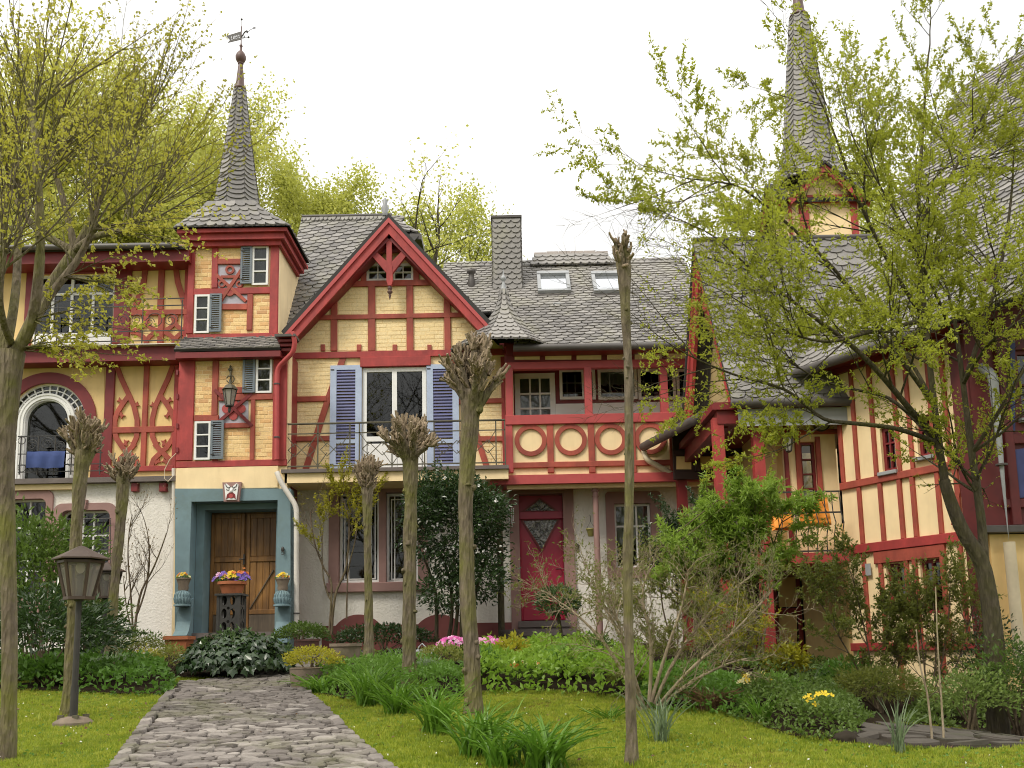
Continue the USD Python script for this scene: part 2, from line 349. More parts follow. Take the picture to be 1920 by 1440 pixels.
BRICKY = tiles('yellow_brick', [(0, (.81, .63, .34)), (.5, (.85, .68, .39)), (1, (.83, .64, .34))], .8, .4, 40.)
MORTAR = paint('pale_mortar', (.84, .66, .40), .9, .1, 5., .3, 60.)
MORTARY = paint('yellow_mortar', (.81, .63, .34), .9, .1, 5., .3, 60.)
STONE = tiles('path_stone', [(0, (.125, .108, .096)), (.35, (.18, .158, .142)), (.7, (.235, .21, .188)), (1, (.31, .28, .25))], .85, 1.0, 20., moss=(.10, .105, .035), mscale=1.1)
GROUT = paint('path_soil', (.040, .033, .025), 1., .35, 6., .5, 30., dirt=(.035, .042, .012), spec=.05)
SOIL = paint('bed_soil', (.026, .019, .012), 1., .4, 6., .9, 16., dist=.03, spec=.05)
FLAG = paint('dark_flagstone', (.075, .064, .052), .9, .3, 5., .5, 30., dirt=(.05, .055, .02))
STEP = paint('grey_step_stone', (.14, .115, .105), .85, .2, 4., .4, 40.)
TERRA = paint('terracotta', (.36, .115, .045), .8, .2, 6., .2, 40.)
POTBROWN = paint('brown_glaze', (.085, .040, .032), .45, .25, 5., .1, 30.)
POTSTONE = paint('stone_pot', (.19, .145, .105), .85, .25, 7., .4, 40., dirt=(.09, .09, .04), dscale=4.)
def woodm(name, c1, c2, rough=.5):
    return mat(name, {'g': ('geometry', {}), 'mp': ('mapping', {'scale': (9., 9., .7)}), 'n': ('noise_texture', {'scale': 2.2, 'detail': 6., 'roughness': .65, 'distortion': .6}), 'n2': ('noise_texture', {'scale': 1.4, 'detail': 3.}),
        'r': ('rgb_ramp', {'ramp': [(.3, c1), (.7, c2)]}), 'r2': ('rgb_ramp', {'ramp': [(.35, (.45, .42, .40)), (.65, (1.1, 1.1, 1.1))]}), 'm': ('mix_color', {'blend_type': 'multiply', 'fac': .85, 'use_clamp': False}), 'bp': ('bump', {'strength': .25, 'distance': .006}), 'p': ('principled_bsdf', {'roughness': rough})},
        [('g.position', 'mp.vector'), ('mp.vector', 'n.vector'), ('g.position', 'n2.vector'), ('n.fac', 'r.fac'), ('n2.fac', 'r2.fac'), ('r.color', 'm.a'), ('r2.color', 'm.b'), ('m.result', 'p.base_color'), ('n.fac', 'bp.height'), ('bp.normal', 'p.normal')])
WOOD = woodm('weathered_oak', (.13, .058, .014), (.36, .175, .042))
WOODG = woodm('grey_worn_wood', (.075, .055, .035), (.16, .12, .08), .7)
def barkm(name, c1, c2, moss, amt=.55):
    return mat(name, {'g': ('geometry', {}), 'mp': ('mapping', {'scale': (1., 1., .22)}), 'n': ('noise_texture', {'scale': 22., 'detail': 6., 'roughness': .7}), 'v': ('voronoi_texture', {'scale': 34., 'feature': 'f1'}),
        'mn': ('noise_texture', {'scale': 2.1, 'detail': 6., 'roughness': .75}), 'mr': ('rgb_ramp', {'ramp': [(.42, (0, 0, 0)), (.66, (amt, amt, amt))]}),
        'r': ('rgb_ramp', {'ramp': [(.3, c1), (.7, c2)]}), 'm': ('mix_color', {'b': moss}), 'h': ('math', {'math_type': 'add'}), 'bp': ('bump', {'strength': 1.0, 'distance': .025}), 'p': ('principled_bsdf', {'roughness': .9, 'specular_ior_level': .25})},
        [('g.position', 'mp.vector'), ('mp.vector', 'n.vector'), ('mp.vector', 'v.vector'), ('g.position', 'mn.vector'), ('mn.fac', 'mr.fac'), ('mr.color', 'm.fac'), ('n.fac', 'r.fac'), ('r.color', 'm.a'), ('m.result', 'p.base_color'), ('n.fac', 'h.value1'), ('v.distance', 'h.value2'), ('h.value', 'bp.height'), ('bp.normal', 'p.normal')])
BARK = barkm('mossy_bark', (.085, .066, .046), (.22, .178, .125), (.15, .155, .024), .75)
BARKD = barkm('dark_bark', (.04, .033, .022), (.11, .09, .060), (.085, .085, .015))
STUB = barkm('pale_stub_bark', (.16, .12, .08), (.44, .34, .235), (.18, .16, .06), .2)
TWIG = barkm('brown_twig', (.075, .050, .034), (.18, .135, .090), (.12, .11, .035), .4)
LAWN = mat('lawn_ground', {'g': ('geometry', {}), 'n': ('noise_texture', {'scale': .75, 'detail': 6., 'roughness': .65}), 'r': ('rgb_ramp', {'ramp': [(.3, (.10, .15, .012)), (.5, (.14, .17, .014)), (.68, (.15, .11, .018))]}),
    'n2': ('noise_texture', {'scale': 60., 'detail': 3.}), 'r2': ('rgb_ramp', {'ramp': [(.3, (.55, .55, .55)), (.7, (1.2, 1.2, 1.2))]}), 'm': ('mix_color', {'blend_type': 'multiply', 'fac': 1., 'use_clamp': False}), 'bp': ('bump', {'strength': .8, 'distance': .02}), 'p': ('principled_bsdf', {'roughness': .95, 'specular_ior_level': .15})},
    [('g.position', 'n.vector'), ('g.position', 'n2.vector'), ('n.fac', 'r.fac'), ('n2.fac', 'r2.fac'), ('r.color', 'm.a'), ('r2.color', 'm.b'), ('m.result', 'p.base_color'), ('n2.fac', 'bp.height'), ('bp.normal', 'p.normal')])
# ---------------------------------------------------------------- setting
def grid(x0, x1, y0, y1, nx, ny):
    X, Y = np.meshgrid(np.linspace(x0, x1, nx), np.linspace(y0, y1, ny)); V = np.stack([X, Y, gz(X, Y)], -1).reshape(-1, 3)
    i = (np.arange(ny - 1)[:, None] * nx + np.arange(nx - 1)[None]).ravel()
    return V, np.concatenate([np.stack([i, i + 1, i + nx + 1], -1), np.stack([i, i + nx + 1, i + nx], -1)])
xs = np.unique(np.concatenate([np.linspace(-300, -14, 25), np.arange(-14, 14.01, .2), np.linspace(14, 300, 25)]))
ys = np.unique(np.concatenate([np.linspace(-60, 0, 20), np.arange(0, 26, .2), np.linspace(26, 60, 30), np.linspace(60, 400, 20)]))
X, Y = np.meshgrid(xs, ys); V = np.stack([X, Y, gz(X, Y)], -1).reshape(-1, 3); nx, ny = len(xs), len(ys)
i = (np.arange(ny - 1)[:, None] * nx + np.arange(nx - 1)[None]).ravel()
gr = solo('ground', None, None, (V, np.concatenate([np.stack([i, i + 1, i + nx + 1], -1), np.stack([i, i + nx + 1, i + nx], -1)])), LAWN, True, kind='structure')

def gpoly(pts): return Polygon([G(*p)[:2] for p in pts])
PATH = Polygon([G(x, y)[:2] for x, y in ((150, 1500), (222, 1440), (280, 1352), (322, 1300), (332, 1283))] + [(-3.55, 13.4), (-4.9, 14.6), (-4.9, 17.9), (-3.9, 18.15), (-2.7, 17.9), (-2.45, 14.6), (-2.55, 13.2)] + [G(x, y)[:2] for x, y in ((556, 1288), (590, 1318), (622, 1352), (662, 1392), (718, 1440), (784, 1500))])
ps = solo('cobbled_path', None, None, sheet(PATH, .012, .12), GROUT, True, kind='structure')
rng = np.random.default_rng(5)
def stone(c, L, W, H, ang, rng, n=9):
    """a flat rough-topped paving stone"""
    th = np.linspace(0, 2 * math.pi, n, endpoint=False) + rng.uniform(-.1, .1, n)
    ct, st = np.cos(th), np.sin(th); r = (np.abs(ct) ** 4 + np.abs(st) ** 4) ** -.25 * rng.uniform(.88, 1.06, n)
    x, y = ct * r * L / 2, st * r * W / 2; ca, sa = math.cos(ang), math.sin(ang)
    rings = []
    for k, z in ((1, -.03), (.985, H * .75), (.88, H)):
        rings.append(np.stack([c[0] + (x * ca - y * sa) * k, c[1] + (x * sa + y * ca) * k, np.full(n, z)], -1))
    top = np.array([[c[0], c[1], H * rng.uniform(.95, 1.15)]]); tilt = rng.normal(0, .07, 2)
    V = np.vstack(rings + [top]); V[:, 2] += (V[:, 0] - c[0]) * tilt[0] + (V[:, 1] - c[1]) * tilt[1] + rng.normal(0, .0025, len(V)); V[:, 2] += gz(V[:, 0], V[:, 1]) + .012
    f = []
    for l in (0, n):
        for a in range(n):
            b = (a + 1) % n; f += [(l + a, l + b, l + n + b), (l + a, l + n + b, l + n + a)]
    f += [(2 * n + a, 2 * n + (a + 1) % n, 3 * n) for a in range(n)]
    return V, np.array(f)
st = []
inner = PATH.buffer(-.05); y = 5.6
while y < 17.9:
    h = rng.uniform(.068, .105); line = inner.intersection(shapely.LineString([(-9, y), (3, y)]))
    if not line.is_empty:
        a, b = line.bounds[0], line.bounds[2]; x = a + rng.uniform(-.05, .05)
        while x < b - .05:
            L = rng.uniform(.11, .27) if rng.random() > .25 else rng.uniform(.06, .11)
            L = min(L, b - x + .05)
            st.append(stone((x + L / 2, y + rng.normal(0, .012)), L - .006, h * rng.uniform(.90, 1.06), rng.uniform(.020, .034), rng.normal(0, .06), rng)); x += L
    y += h
for side in (0, 1):                        # the rows of kerb stones along both edges
    E = [G(x, y)[:2] for x, y in (((186, 1470), (222, 1440), (280, 1352), (322, 1300)) if side == 0 else ((556, 1288), (590, 1318), (622, 1352), (662, 1392), (718, 1440), (752, 1475)))]
    ln = shapely.LineString(E); s = 0
    while s < ln.length:
        L = rng.uniform(.14, .26); p, q = np.array(ln.interpolate(s).coords[0]), np.array(ln.interpolate(min(s + L, ln.length)).coords[0]); d = q - p
        if np.linalg.norm(d) > .05: st.append(stone((p + q) / 2, np.linalg.norm(d) * .95, .11, rng.uniform(.03, .05), math.atan2(d[1], d[0]), rng))
        s += L
pieces(ps, 'cobblestone', st, STONE, smooth=False)
SIDEP = gpoly([(1555, 1392), (1545, 1372), (1640, 1362), (1760, 1366), (1900, 1375), (1990, 1392), (1900, 1404), (1750, 1405), (1640, 1400)])
sp = solo('side_path', None, None, sheet(SIDEP, .008, .15), GROUT, True, kind='structure')
x0, y0, x1, y1 = SIDEP.bounds; sl = []
for yy_ in np.arange(y0, y1, .27):
    x = x0 + rng.uniform(0, .2)
    while x < x1:
        L = rng.uniform(.25, .45)
        if SIDEP.contains(Point(x + L / 2, yy_)): sl.append(stone((x + L / 2, yy_), L - .02, .25, .010, rng.normal(0, .1), rng, 8))
        x += L
pieces(sp, 'flagstone', sl, FLAG)
BEDS = [gpoly([(-120, 1296), (40, 1296), (200, 1302), (310, 1304), (326, 1290)] + [(330, 1262)]).union(Polygon([(-16, 13), (-3.7, 13), (-4.9, 18.4), (-16, 18.4)])).buffer(.1).buffer(-.1),
        Polygon([G(x, y)[:2] for x, y in ((562, 1292), (600, 1306), (700, 1318), (800, 1322), (930, 1296), (1060, 1298), (1160, 1308), (1240, 1330), (1330, 1332), (1400, 1352), (1480, 1384), (1560, 1390))] + [(3.3, 13.2), (4.4, 17.5), (3.4, 19.2), (-2.4, 19.2), (-2.4, 14)]),
        Polygon([G(x, y)[:2] for x, y in ((1500, 1380), (1640, 1366), (1800, 1370), (1960, 1378))] + [(8.5, 9), (8.5, 12.2), (5.2, 15.2), (3.6, 14.6), (3.2, 12)])]
for b, nm in zip(BEDS, ('left', 'middle', 'right')):
    g = max(getattr(b, 'geoms', [b]), key=lambda q: q.area)
    V, Fc = sheet(g, .016, .18); V[:, 2] += .05 * np.clip(meshkit.noise(V * 3.1) - .3, 0, 1) * (shapely.distance(shapely.points(V[:, :2]), g.exterior) > .1)
    solo('flower_bed_soil', None, None, (V, Fc), SOIL, True, kind='structure')

# ---------------------------------------------------------------- facade tools
class Fac:
    def __init__(s, t, fr): s.t, s.f, s.holes, s.k = t, fr, [], 0
    def r(s, rc, w=0): return s.f.rect(*rc, w)
    def beam(s, rc, mt=RED, w=.045, w0=-.02, name='timber_beam'):
        u0, u1, z0, z1 = s.r(rc); s.k += 1
        V, Fc = s.f.cham(MB(), u0, u1, w0, w + (s.k % 5) * .0023, z0, z1).arrays()   # hewn timber: never quite straight
        V = V + s.f.u * ((meshkit.noise(V * 1.9 + 3) - .5) * .022)[:, None] + np.array([0, 0, 1.]) * ((meshkit.noise(V * 1.9 + 31) - .5) * .022)[:, None]
        return obj(s.t, name, (V, Fc), mt)
    def brace(s, pts, wpx, mt=RED, w=.035, name='timber_brace', clip=None):
        q = [s.f.px(*p) for p in pts]; sc = s.f.px(pts[0][0] + 1, pts[0][1])[0] - q[0][0]; s.k += 1
        poly = strip(q, wpx * abs(sc))
        if clip is not None: poly = poly.intersection(clip)
        return obj(s.t, name, s.f.prism(MB(), poly, -.02, w + (s.k % 5) * .0017), mt)
    def poly(s, pts): return Polygon([s.f.px(*p) for p in pts])
    def panel(s, pts, mt, w=.01, w0=-.03, name='panel'):
        return obj(s.t, name, s.f.prism(MB(), s.poly(pts), w0, w), mt)
    def wall(s, poly, mt, th=.28, name='wall', w=0.0, cut=True):
        if cut and s.holes: poly = poly.difference(shapely.union_all(s.holes))
        return obj(s.t, name, s.f.prism(MB(), poly, w - th, w), mt)
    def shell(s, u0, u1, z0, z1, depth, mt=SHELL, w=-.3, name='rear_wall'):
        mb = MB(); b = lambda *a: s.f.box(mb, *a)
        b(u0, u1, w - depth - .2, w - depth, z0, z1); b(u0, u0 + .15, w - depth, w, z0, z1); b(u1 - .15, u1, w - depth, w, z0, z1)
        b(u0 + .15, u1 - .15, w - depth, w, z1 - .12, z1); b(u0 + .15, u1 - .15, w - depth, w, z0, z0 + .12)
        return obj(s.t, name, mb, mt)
    def window(s, rc, cols=2, rows=2, fw=.045, bw=.022, mt=WHITE, rec=.07, hole=None, name='window', top=None, proud=None, sill=None, gl=None, curtain=0):
        """frame with sash bars; each pane its own sub-part. top: share of the height of a top light; hole: a shapely outline other than the rectangle"""
        u0, u1, z0, z1 = s.r(rc); f = s.f; shape = hole if hole is not None else sbox(u0, z0, u1, z1)
        s.holes.append(shape); w1 = -rec if proud is None else proud; w0 = w1 - .07
        inner = shape.buffer(-fw, join_style='mitre'); cells = []
        us = np.linspace(u0 + fw, u1 - fw, cols + 1) if np.ndim(cols) == 0 else u0 + fw + (u1 - u0 - 2 * fw) * np.array(cols)
        zs = np.linspace(z0 + fw, z1 - fw, rows + 1) if np.ndim(rows) == 0 else z0 + fw + (z1 - z0 - 2 * fw) * np.array(rows)
        bars = []
        for i in range(len(us) - 1):
            for j in range(len(zs) - 1):
                c = sbox(us[i] + (bw / 2 if i else 0), zs[j] + (bw / 2 if j else 0), us[i + 1] - (bw / 2 if i < len(us) - 2 else 0), zs[j + 1] - (bw / 2 if j < len(zs) - 2 else 0)).intersection(inner)
                if c.area > 1e-4: cells.append(c)
        frame = shape.difference(shapely.union_all(cells)).buffer(0)
        p = obj(s.t, name, f.prism(MB(), frame, w0, w1), mt)
        for c in cells:
            obj(p, 'pane', f.prism(MB(), c.buffer(.004, join_style='mitre'), w0 + .03, w0 + .036), gl or GLASS)
        if sill: obj(p, 'sill', f.cham(MB(), u0 - .04, u1 + .04, w1 - .05, .09, z0 - .06, z0 - .003), sill)
        if curtain:
            n = 25; uu = np.linspace(u0 + .03, u1 - .03, n); ww = w0 - .12 + .02 * np.sin(np.arange(n) * 2.1); zb = z1 - (z1 - z0) * curtain + .02 * np.sin(np.arange(n) * 1.3)
            A = np.concatenate([np.stack([uu, ww, np.full(n, z1)], -1), np.stack([uu, ww, zb], -1)]); i = np.arange(n - 1)
            obj(p, 'curtain', (f.M(A), np.concatenate([np.stack([i, i + 1, n + i + 1], -1), np.stack([i, n + i + 1, n + i], -1)])), CURTAIN, True)
        return p
    def shutter(s, rc, n=14, fm=None, sm=None, w=.05, rim=.17, mid=None):
        u0, u1, z0, z1 = s.r(rc); f = s.f; rm = (u1 - u0) * rim; zm = (z1 - z0) * .045
        op = sbox(u0 + rm, z0 + zm, u1 - rm, z1 - zm)
        if mid: op = op.difference(sbox(u0, z0 + (z1 - z0) * mid - .04, u1, z0 + (z1 - z0) * mid + .04))
        p = obj(s.t, 'shutter', f.prism(MB(), sbox(u0, z0, u1, z1).difference(op), w, w + .035), fm or SHUT_G)
        zz_ = np.linspace(z0 + zm, z1 - zm, n + 1); h = zz_[1] - zz_[0]; it = []
        for k in range(n):
            if mid and abs(zz_[k] + h / 2 - z0 - (z1 - z0) * mid) < .05: continue
            a = [(u0 + rm - .004, w + .004, zz_[k] + h * .95), (u1 - rm + .004, w + .004, zz_[k] + h * .95), (u1 - rm + .004, w + .012, zz_[k] + h), (u0 + rm - .004, w + .012, zz_[k] + h),
                 (u0 + rm - .004, w + .028, zz_[k] + h * .18), (u1 - rm + .004, w + .028, zz_[k] + h * .18), (u1 - rm + .004, w + .036, zz_[k] + h * .24), (u0 + rm - .004, w + .036, zz_[k] + h * .24)]
            b = MB().hexa(f.M([a[0], a[4], a[5], a[1], a[3], a[7], a[6], a[2]])); it.append(b.arrays())
        pieces(p, 'slat', it, sm or fm or SHUT_G)
        obj(p, 'hinge', f.box(f.box(MB(), u0 + .01, u0 + .08, w + .036, w + .044, z0 + .08, z0 + .1), u0 + .01, u0 + .08, w + .036, w + .044, z1 - .1, z1 - .08), IRON)
        return p
    def bricks(s, pts, rng, L=.20, H=.083, bm=None, mm=None, j=.011, w=.004, cap=300):
        poly = s.poly(pts); f = s.f
        pn = obj(s.t, 'brick_panel', f.prism(MB(), poly, -.02, w), mm or MORTAR)
        x0, z0, x1, z1 = poly.bounds; it = []; r = 0; z = z0 + j / 2; q = poly.buffer(-.005, join_style='mitre')
        while z < z1:
            x = x0 - (L / 2 if r % 2 else 0) - rng.uniform(0, .05)
            while x < x1:
                l = L * rng.uniform(.85, 1.15); b = sbox(x, z, x + l - j, z + H - j)
                if not q.contains(b): b = b.intersection(q)
                if b.area > 8e-4 and b.geom_type == 'Polygon':
                    b0, c0, b1, c1 = b.bounds; o = w + rng.uniform(.003, .010)
                    if len(b.exterior.coords) == 5: it.append(f.cham(MB(), b0, b1, w - .004, o, c0, c1, .004).arrays())
                    else: it.append(f.prism(MB(), b, w - .004, o).arrays())
                x += l
            z += H; r += 1
        pieces(pn, 'brick', it, bm or BRICK, cap)
def scale_poly(w, h, n=5):
    """the outline of one slate, lower edge rounded"""
    a = np.linspace(math.pi, 2 * math.pi, n); return [(-w / 2, h * 1.45)] + [(w / 2 * math.cos(t), h * .5 + h * .5 * math.sin(t)) for t in a] + [(w / 2, h * 1.45)]
def slate_mesh(pts, fn, h, t0=.016, t1=.003, y0=0.):
    """pts in (s, t), fn maps (s, t, lift) to the world"""
    P = np.asarray(pts, float); n = len(P); k = np.clip((P[:, 1] - y0) / (1.45 * h), 0, 1); lift = t0 + (t1 - t0) * k
    V = np.vstack([fn(P[:, 0], P[:, 1], lift), fn(P[:, 0], P[:, 1], np.full(n, -.012))])
    i = np.arange(1, n - 1); j = np.arange(n); jn = (j + 1) % n
    return V, np.concatenate([np.stack([np.zeros_like(i), i, i + 1], -1), np.stack([j, n + j, n + jn], -1), np.stack([j, n + jn, jn], -1)])
def slates_flat(t, parent, o, a, b, poly, w=.24, h=.13, ang=0., rng=None, mt=None, base=True, th=.05, name='slate', holes=None):
    """slates over a sloping plane: a runs along the eaves, b up the slope, poly in (a, b)"""
    a, b, o = [np.asarray(q, float) for q in (a, b, o)]; a = a / np.linalg.norm(a); b = b / np.linalg.norm(b); nn = np.cross(a, b); rng = rng or np.random.default_rng(3)
    fn = lambda s_, t_, l: o + np.multiply.outer(s_, a) + np.multiply.outer(t_, b) + np.multiply.outer(l, nn)
    if base:
        m = trimesh.creation.extrude_polygon(poly, th, engine='earcut'); V = np.asarray(m.vertices)
        parent = obj(parent, 'roof', (fn(V[:, 0], V[:, 1], V[:, 2] - th), np.asarray(m.faces)), SLATEB)
    reg = poly if holes is None else poly.difference(holes)
    x0, y0, x1, y1 = reg.bounds; c = np.array([(x0 + x1) / 2, (y0 + y1) / 2]); R = math.hypot(x1 - x0, y1 - y0) / 2 + w
    ca, sa = math.cos(ang), math.sin(ang); sp = scale_poly(w * .965, h); it = []; shapely.prepare(reg)
    for r in range(int(-R / h) - 1, int(R / h) + 1):
        for k in range(int(-R / w) - 1, int(R / w) + 1):
            x, y = k * w + (w / 2 if r % 2 else 0) + rng.normal(0, .006), r * h + rng.normal(0, .004)
            px_, py_ = c[0] + x * ca - y * sa, c[1] + x * sa + y * ca
            if not (x0 - w < px_ < x1 + w and y0 - w < py_ < y1 + w): continue
            q = [(c[0] + (x + u) * ca - (y + v) * sa, c[1] + (x + u) * sa + (y + v) * ca) for u, v in sp]
            g = Polygon(q)
            if not reg.contains(g):
                g = g.intersection(reg)
                if g.is_empty or g.geom_type != 'Polygon' or g.area < .0006: continue
                q = [p for p in g.exterior.coords[:-1]]
                if g.exterior.is_ccw is False: q = q[::-1]
            yb = (np.array(q) - c) @ np.array([-sa, ca]) - y
            P = np.array(q); lift = .032 + (.003 - .032) * np.clip(yb / (1.45 * h), 0, 1) + rng.uniform(-.003, .004)
            n = len(P); V = np.vstack([fn(P[:, 0], P[:, 1], lift), fn(P[:, 0], P[:, 1], np.full(n, -.008))]); i = np.arange(1, n - 1); j = np.arange(n); jn = (j + 1) % n
            it.append((V, np.concatenate([np.stack([np.zeros_like(i), i, i + 1], -1), np.stack([j, n + j, n + jn], -1), np.stack([j, n + jn, jn], -1)])))
    pieces(parent, name, it, mt or SLATE)
    return parent
def slates_patch(parent, Lf, Rf, zs, w, rng, mt=None, name='slate', base=True, sag=0.):
    """slates in level rows between two edges given as functions of height (spires, flared roofs, chimneys)"""
    it = []
    if base:
        A = np.array([Lf(z) for z in zs]); B = np.array([Rf(z) for z in zs]); n = len(zs); i = np.arange(n - 1)
        parent = obj(parent, 'roof', (np.vstack([A, B]), np.concatenate([np.stack([i, n + i, n + i + 1], -1), np.stack([i, n + i + 1, i + 1], -1)])), SLATEB)
    for r in range(len(zs) - 1):
        z0, z1 = zs[r], zs[r + 1]; z2 = zs[min(r + 2, len(zs) - 1)] if r + 2 < len(zs) else z1 + (z1 - z0) * .4
        z2 = z1 + (z2 - z1) * .45
        a0, b0 = np.array(Lf(z0)), np.array(Rf(z0)); a1, b1 = np.array(Lf(z1)), np.array(Rf(z1)); a2, b2 = np.array(Lf(z2)), np.array(Rf(z2))
        L = np.linalg.norm(b0 - a0); n = max(int(round(L / w)), 1); nn = np.cross(b0 - a0, a1 - a0); nn /= max(np.linalg.norm(nn), 1e-9)
        ed = np.linspace(0, 1, n + 1)
        if r % 2 and n > 1: ed = np.concatenate([[0], (ed[:-1] + ed[1:]) / 2, [1]])
        for e0, e1 in zip(ed[:-1], ed[1:]):
            m, hw = (e0 + e1) / 2, (e1 - e0) / 2; pts = []
            for s_, k in ((e0, 2), (e0, .55), (m - hw * .6, .12), (m, 0), (m + hw * .6, .12), (e1, .55), (e1, 2)):
                if k == 2: A, B, l = a2, b2, .003
                else: A, B, l = a0 + (a1 - a0) * k, b0 + (b1 - b0) * k, .036 - .018 * k
                pts.append((A + (B - A) * s_, l + rng.uniform(0, .003)))
            P = np.array([p for p, _ in pts]); l = np.array([q for _, q in pts]); n_ = len(P)
            V = np.vstack([P + nn * l[:, None], P - nn * .006]); i = np.arange(1, n_ - 1); j = np.arange(n_); jn = (j + 1) % n_
            it.append((V, np.concatenate([np.stack([np.zeros_like(i), i, i + 1], -1), np.stack([j, n_ + j, n_ + jn], -1), np.stack([j, n_ + jn, jn], -1)])))
    pieces(parent, name, it, mt or SLATE)
    return parent
def lerp(a, b, t): return np.asarray(a) * (1 - t) + np.asarray(b) * t
def Z(px, py, y): return at(px, py, y)[2]
def Xp(px, py, y): return at(px, py, y)[0]
# ================================================================ entrance tower
rng = np.random.default_rng(11)
YT, YU = 18.2, 18.5
f = Fr((0, YT), (1, 0)); tower = thing('entrance_tower', 'slim entrance tower with blue shutters, timbered in red, under a pointed slate spire', 'tower', (Xp(435, 1190, YT), YT, 0))
tl = Fac(tower, f)
uL, uR = f.px(331, 900)[0], f.px(538, 900)[0]
zb, z1 = f.px(435, 1192)[1], f.px(435, 660)[1]
W4 = (366, 791, 397, 864); W3 = (480, 668, 511, 738)
tl.window((366, 791, 396, 863), 1, 3, .04, .025, rec=-.02, proud=.06)
tl.window((481, 668, 511, 738), 1, 3, .04, .025, rec=-.02, proud=.06, curtain=.95)
tl.shutter((397, 790, 421, 862), 16); tl.shutter((457, 668, 480, 738), 16)
du0, du1, dz0, dz1 = tl.r((357, 940, 520, 1195))
tl.holes.append(sbox(du0 - .02, dz0 - 1, du1 + .02, dz1 + .02))
tl.wall(sbox(uL, zb - .4, uR, z1), YELLOW, .3)
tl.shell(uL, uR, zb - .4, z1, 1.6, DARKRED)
for rc, mt in (((334, 668, 364, 864), RED), ((399, 668, 410, 779), REDB), ((399, 790, 410, 864), REDB), ((513, 668, 538, 864), RED), ((365, 779, 411, 790), REDB), ((411, 739, 513, 751), REDB), ((411, 727, 457, 739), REDB), ((470, 751, 478, 864), REDB), ((421, 794, 470, 803), REDB), ((331, 864, 538, 876), RED), ((331, 656, 538, 669), DARKRED)):
    tl.beam(rc, mt)
for k in range(2):                         # carved notches of the corner post
    for j, yy_ in enumerate((700, 745, 800, 845)):
        u, z = f.px(333.5 + 0, yy_)
        if k == 0: obj(tower, 'carved_notch', f.box(MB(), u - .012, u + .03, .03, .07, z - .05, z + .05), DARKRED)
for pts in ([(365, 669), (399, 669), (399, 779), (365, 779)], [(411, 669), (457, 669), (457, 727), (411, 727)], [(478, 752), (513, 752), (513, 864), (478, 864)], [(421, 804), (470, 804), (470, 864), (421, 864)]):
    tl.bricks(pts, rng)
# the lilac panel with its crossed timbers and round petals
tl.panel([(411, 740), (466, 740), (466, 794), (411, 794)], LILAC, .012, name='lilac_panel')
for c in ((438, 757), (453, 767), (438, 780), (425, 767)):
    u, z = f.px(*c); obj(tower, 'petal', f.prism(MB(), Point(u, z).buffer(.085, 12), .0, .03), REDP)
tl.brace([(404, 732), (474, 800)], 6, DARKRED, .06); tl.brace([(474, 738), (411, 792)], 6, DARKRED, .05)
# plaster band, teal door surround, mask, oak door
tl.beam((331, 876, 522, 917), YELLOW, .03, name='plaster_band')
f2 = f; sur = tl.poly([(330, 917), (546, 917), (546, 1225), (330, 1225)]).difference(sbox(du0, dz0 - .8, du1, dz1))
obj(tower, 'door_surround', f.prism(MB(), sur, -.26, .06), TEAL)
mb = MB()
f.box(mb, du0 + .004, du0 + .16, -.75, -.262, dz0, dz1); f.box(mb, du1 - .10, du1 - .004, -.75, -.262, dz0, dz1); f.box(mb, du0 + .16, du1 - .1, -.75, -.262, dz1 - .12, dz1 - .004)
obj(tower, 'door_reveal', mb, TEAL)
du0, du1 = du0 + .16, du1 - .10; dm = (du0 + du1) / 2; dt = dz1 - .12
door = obj(tower, 'door', f.box(MB(), du0, du1, -.80, -.70, dz0, dt), WOOD)
for s0, s1 in ((du0, dm - .01), (dm + .01, du1)):
    leaf = obj(door, 'door_leaf', f.cham(MB(), s0 + .01, s1 - .01, -.71, -.675, dz0 + .02, dt - .02, .006), WOOD); 
    w_ = s1 - s0; zr = dz0 + (dt - dz0) * .62; zl = dz0 + (dt - dz0) * .20
    n = 4
    for k in range(n):                     # upright boards of the leaf, upper and lower field
        a = s0 + .085 + (w_ - .17) * k / n; b = s0 + .085 + (w_ - .17) * (k + 1) / n - .007
        obj(door, 'board', f.cham(MB(), a, b, -.68, -.662 - .004 * (k % 2), zr + .06, dt - .12, .006), WOOD)
        obj(door, 'board', f.cham(MB(), a, b, -.68, -.662 - .004 * (k % 2), zl + .04, zr - .06, .006), WOOD)
    for a, b in ((s0 + .012, s0 + .08), (s1 - .08, s1 - .012)): obj(door, 'stile', f.cham(MB(), a, b, -.68, -.640, dz0 + .02, dt - .03, .008), WOOD)
    for zc, h in ((zr, .10), (dt - .08, .09), (zl, .09)): obj(door, 'rail', f.cham(MB(), s0 + .083, s1 - .083, -.68, -.642, zc - h / 2, zc + h / 2, .008), WOOD)
    obj(door, 'kick_board', f.cham(MB(), s0 + .083, s1 - .083, -.68, -.650, dz0 + .03, zl - .05, .008), WOODG)
    sg = 1 if s0 == du0 else -1; A = f.P((s0 + s1) / 2 + sg * w_ * .36, -.655, zl + .06); B = f.P((s0 + s1) / 2 - sg * w_ * .30, -.655, zr - .22)
    obj(door, 'diagonal_trim', MB().bar(A, B, .018, .03, (0, 1, 0)), WOODG)
obj(door, 'lock_plate', f.box(MB(), dm - .035, dm - .005, -.64, -.625, zr - .10, zr + .10), IRON)
obj(door, 'handle', MB().tube(f.M([(dm - .02, -.625, zr), (dm - .02, -.58, zr), (dm - .10, -.58, zr - .005)]), .011), IRON)
obj(tower, 'threshold', f.box(MB(), du0 - .15, du1 + .1, -.9, .12, -.25, dz0 + .09), STEP)
k0, k1, kz0, kz1 = tl.r((420, 906, 455, 942)); km = (k0 + k1) / 2; kh = kz1 - kz0
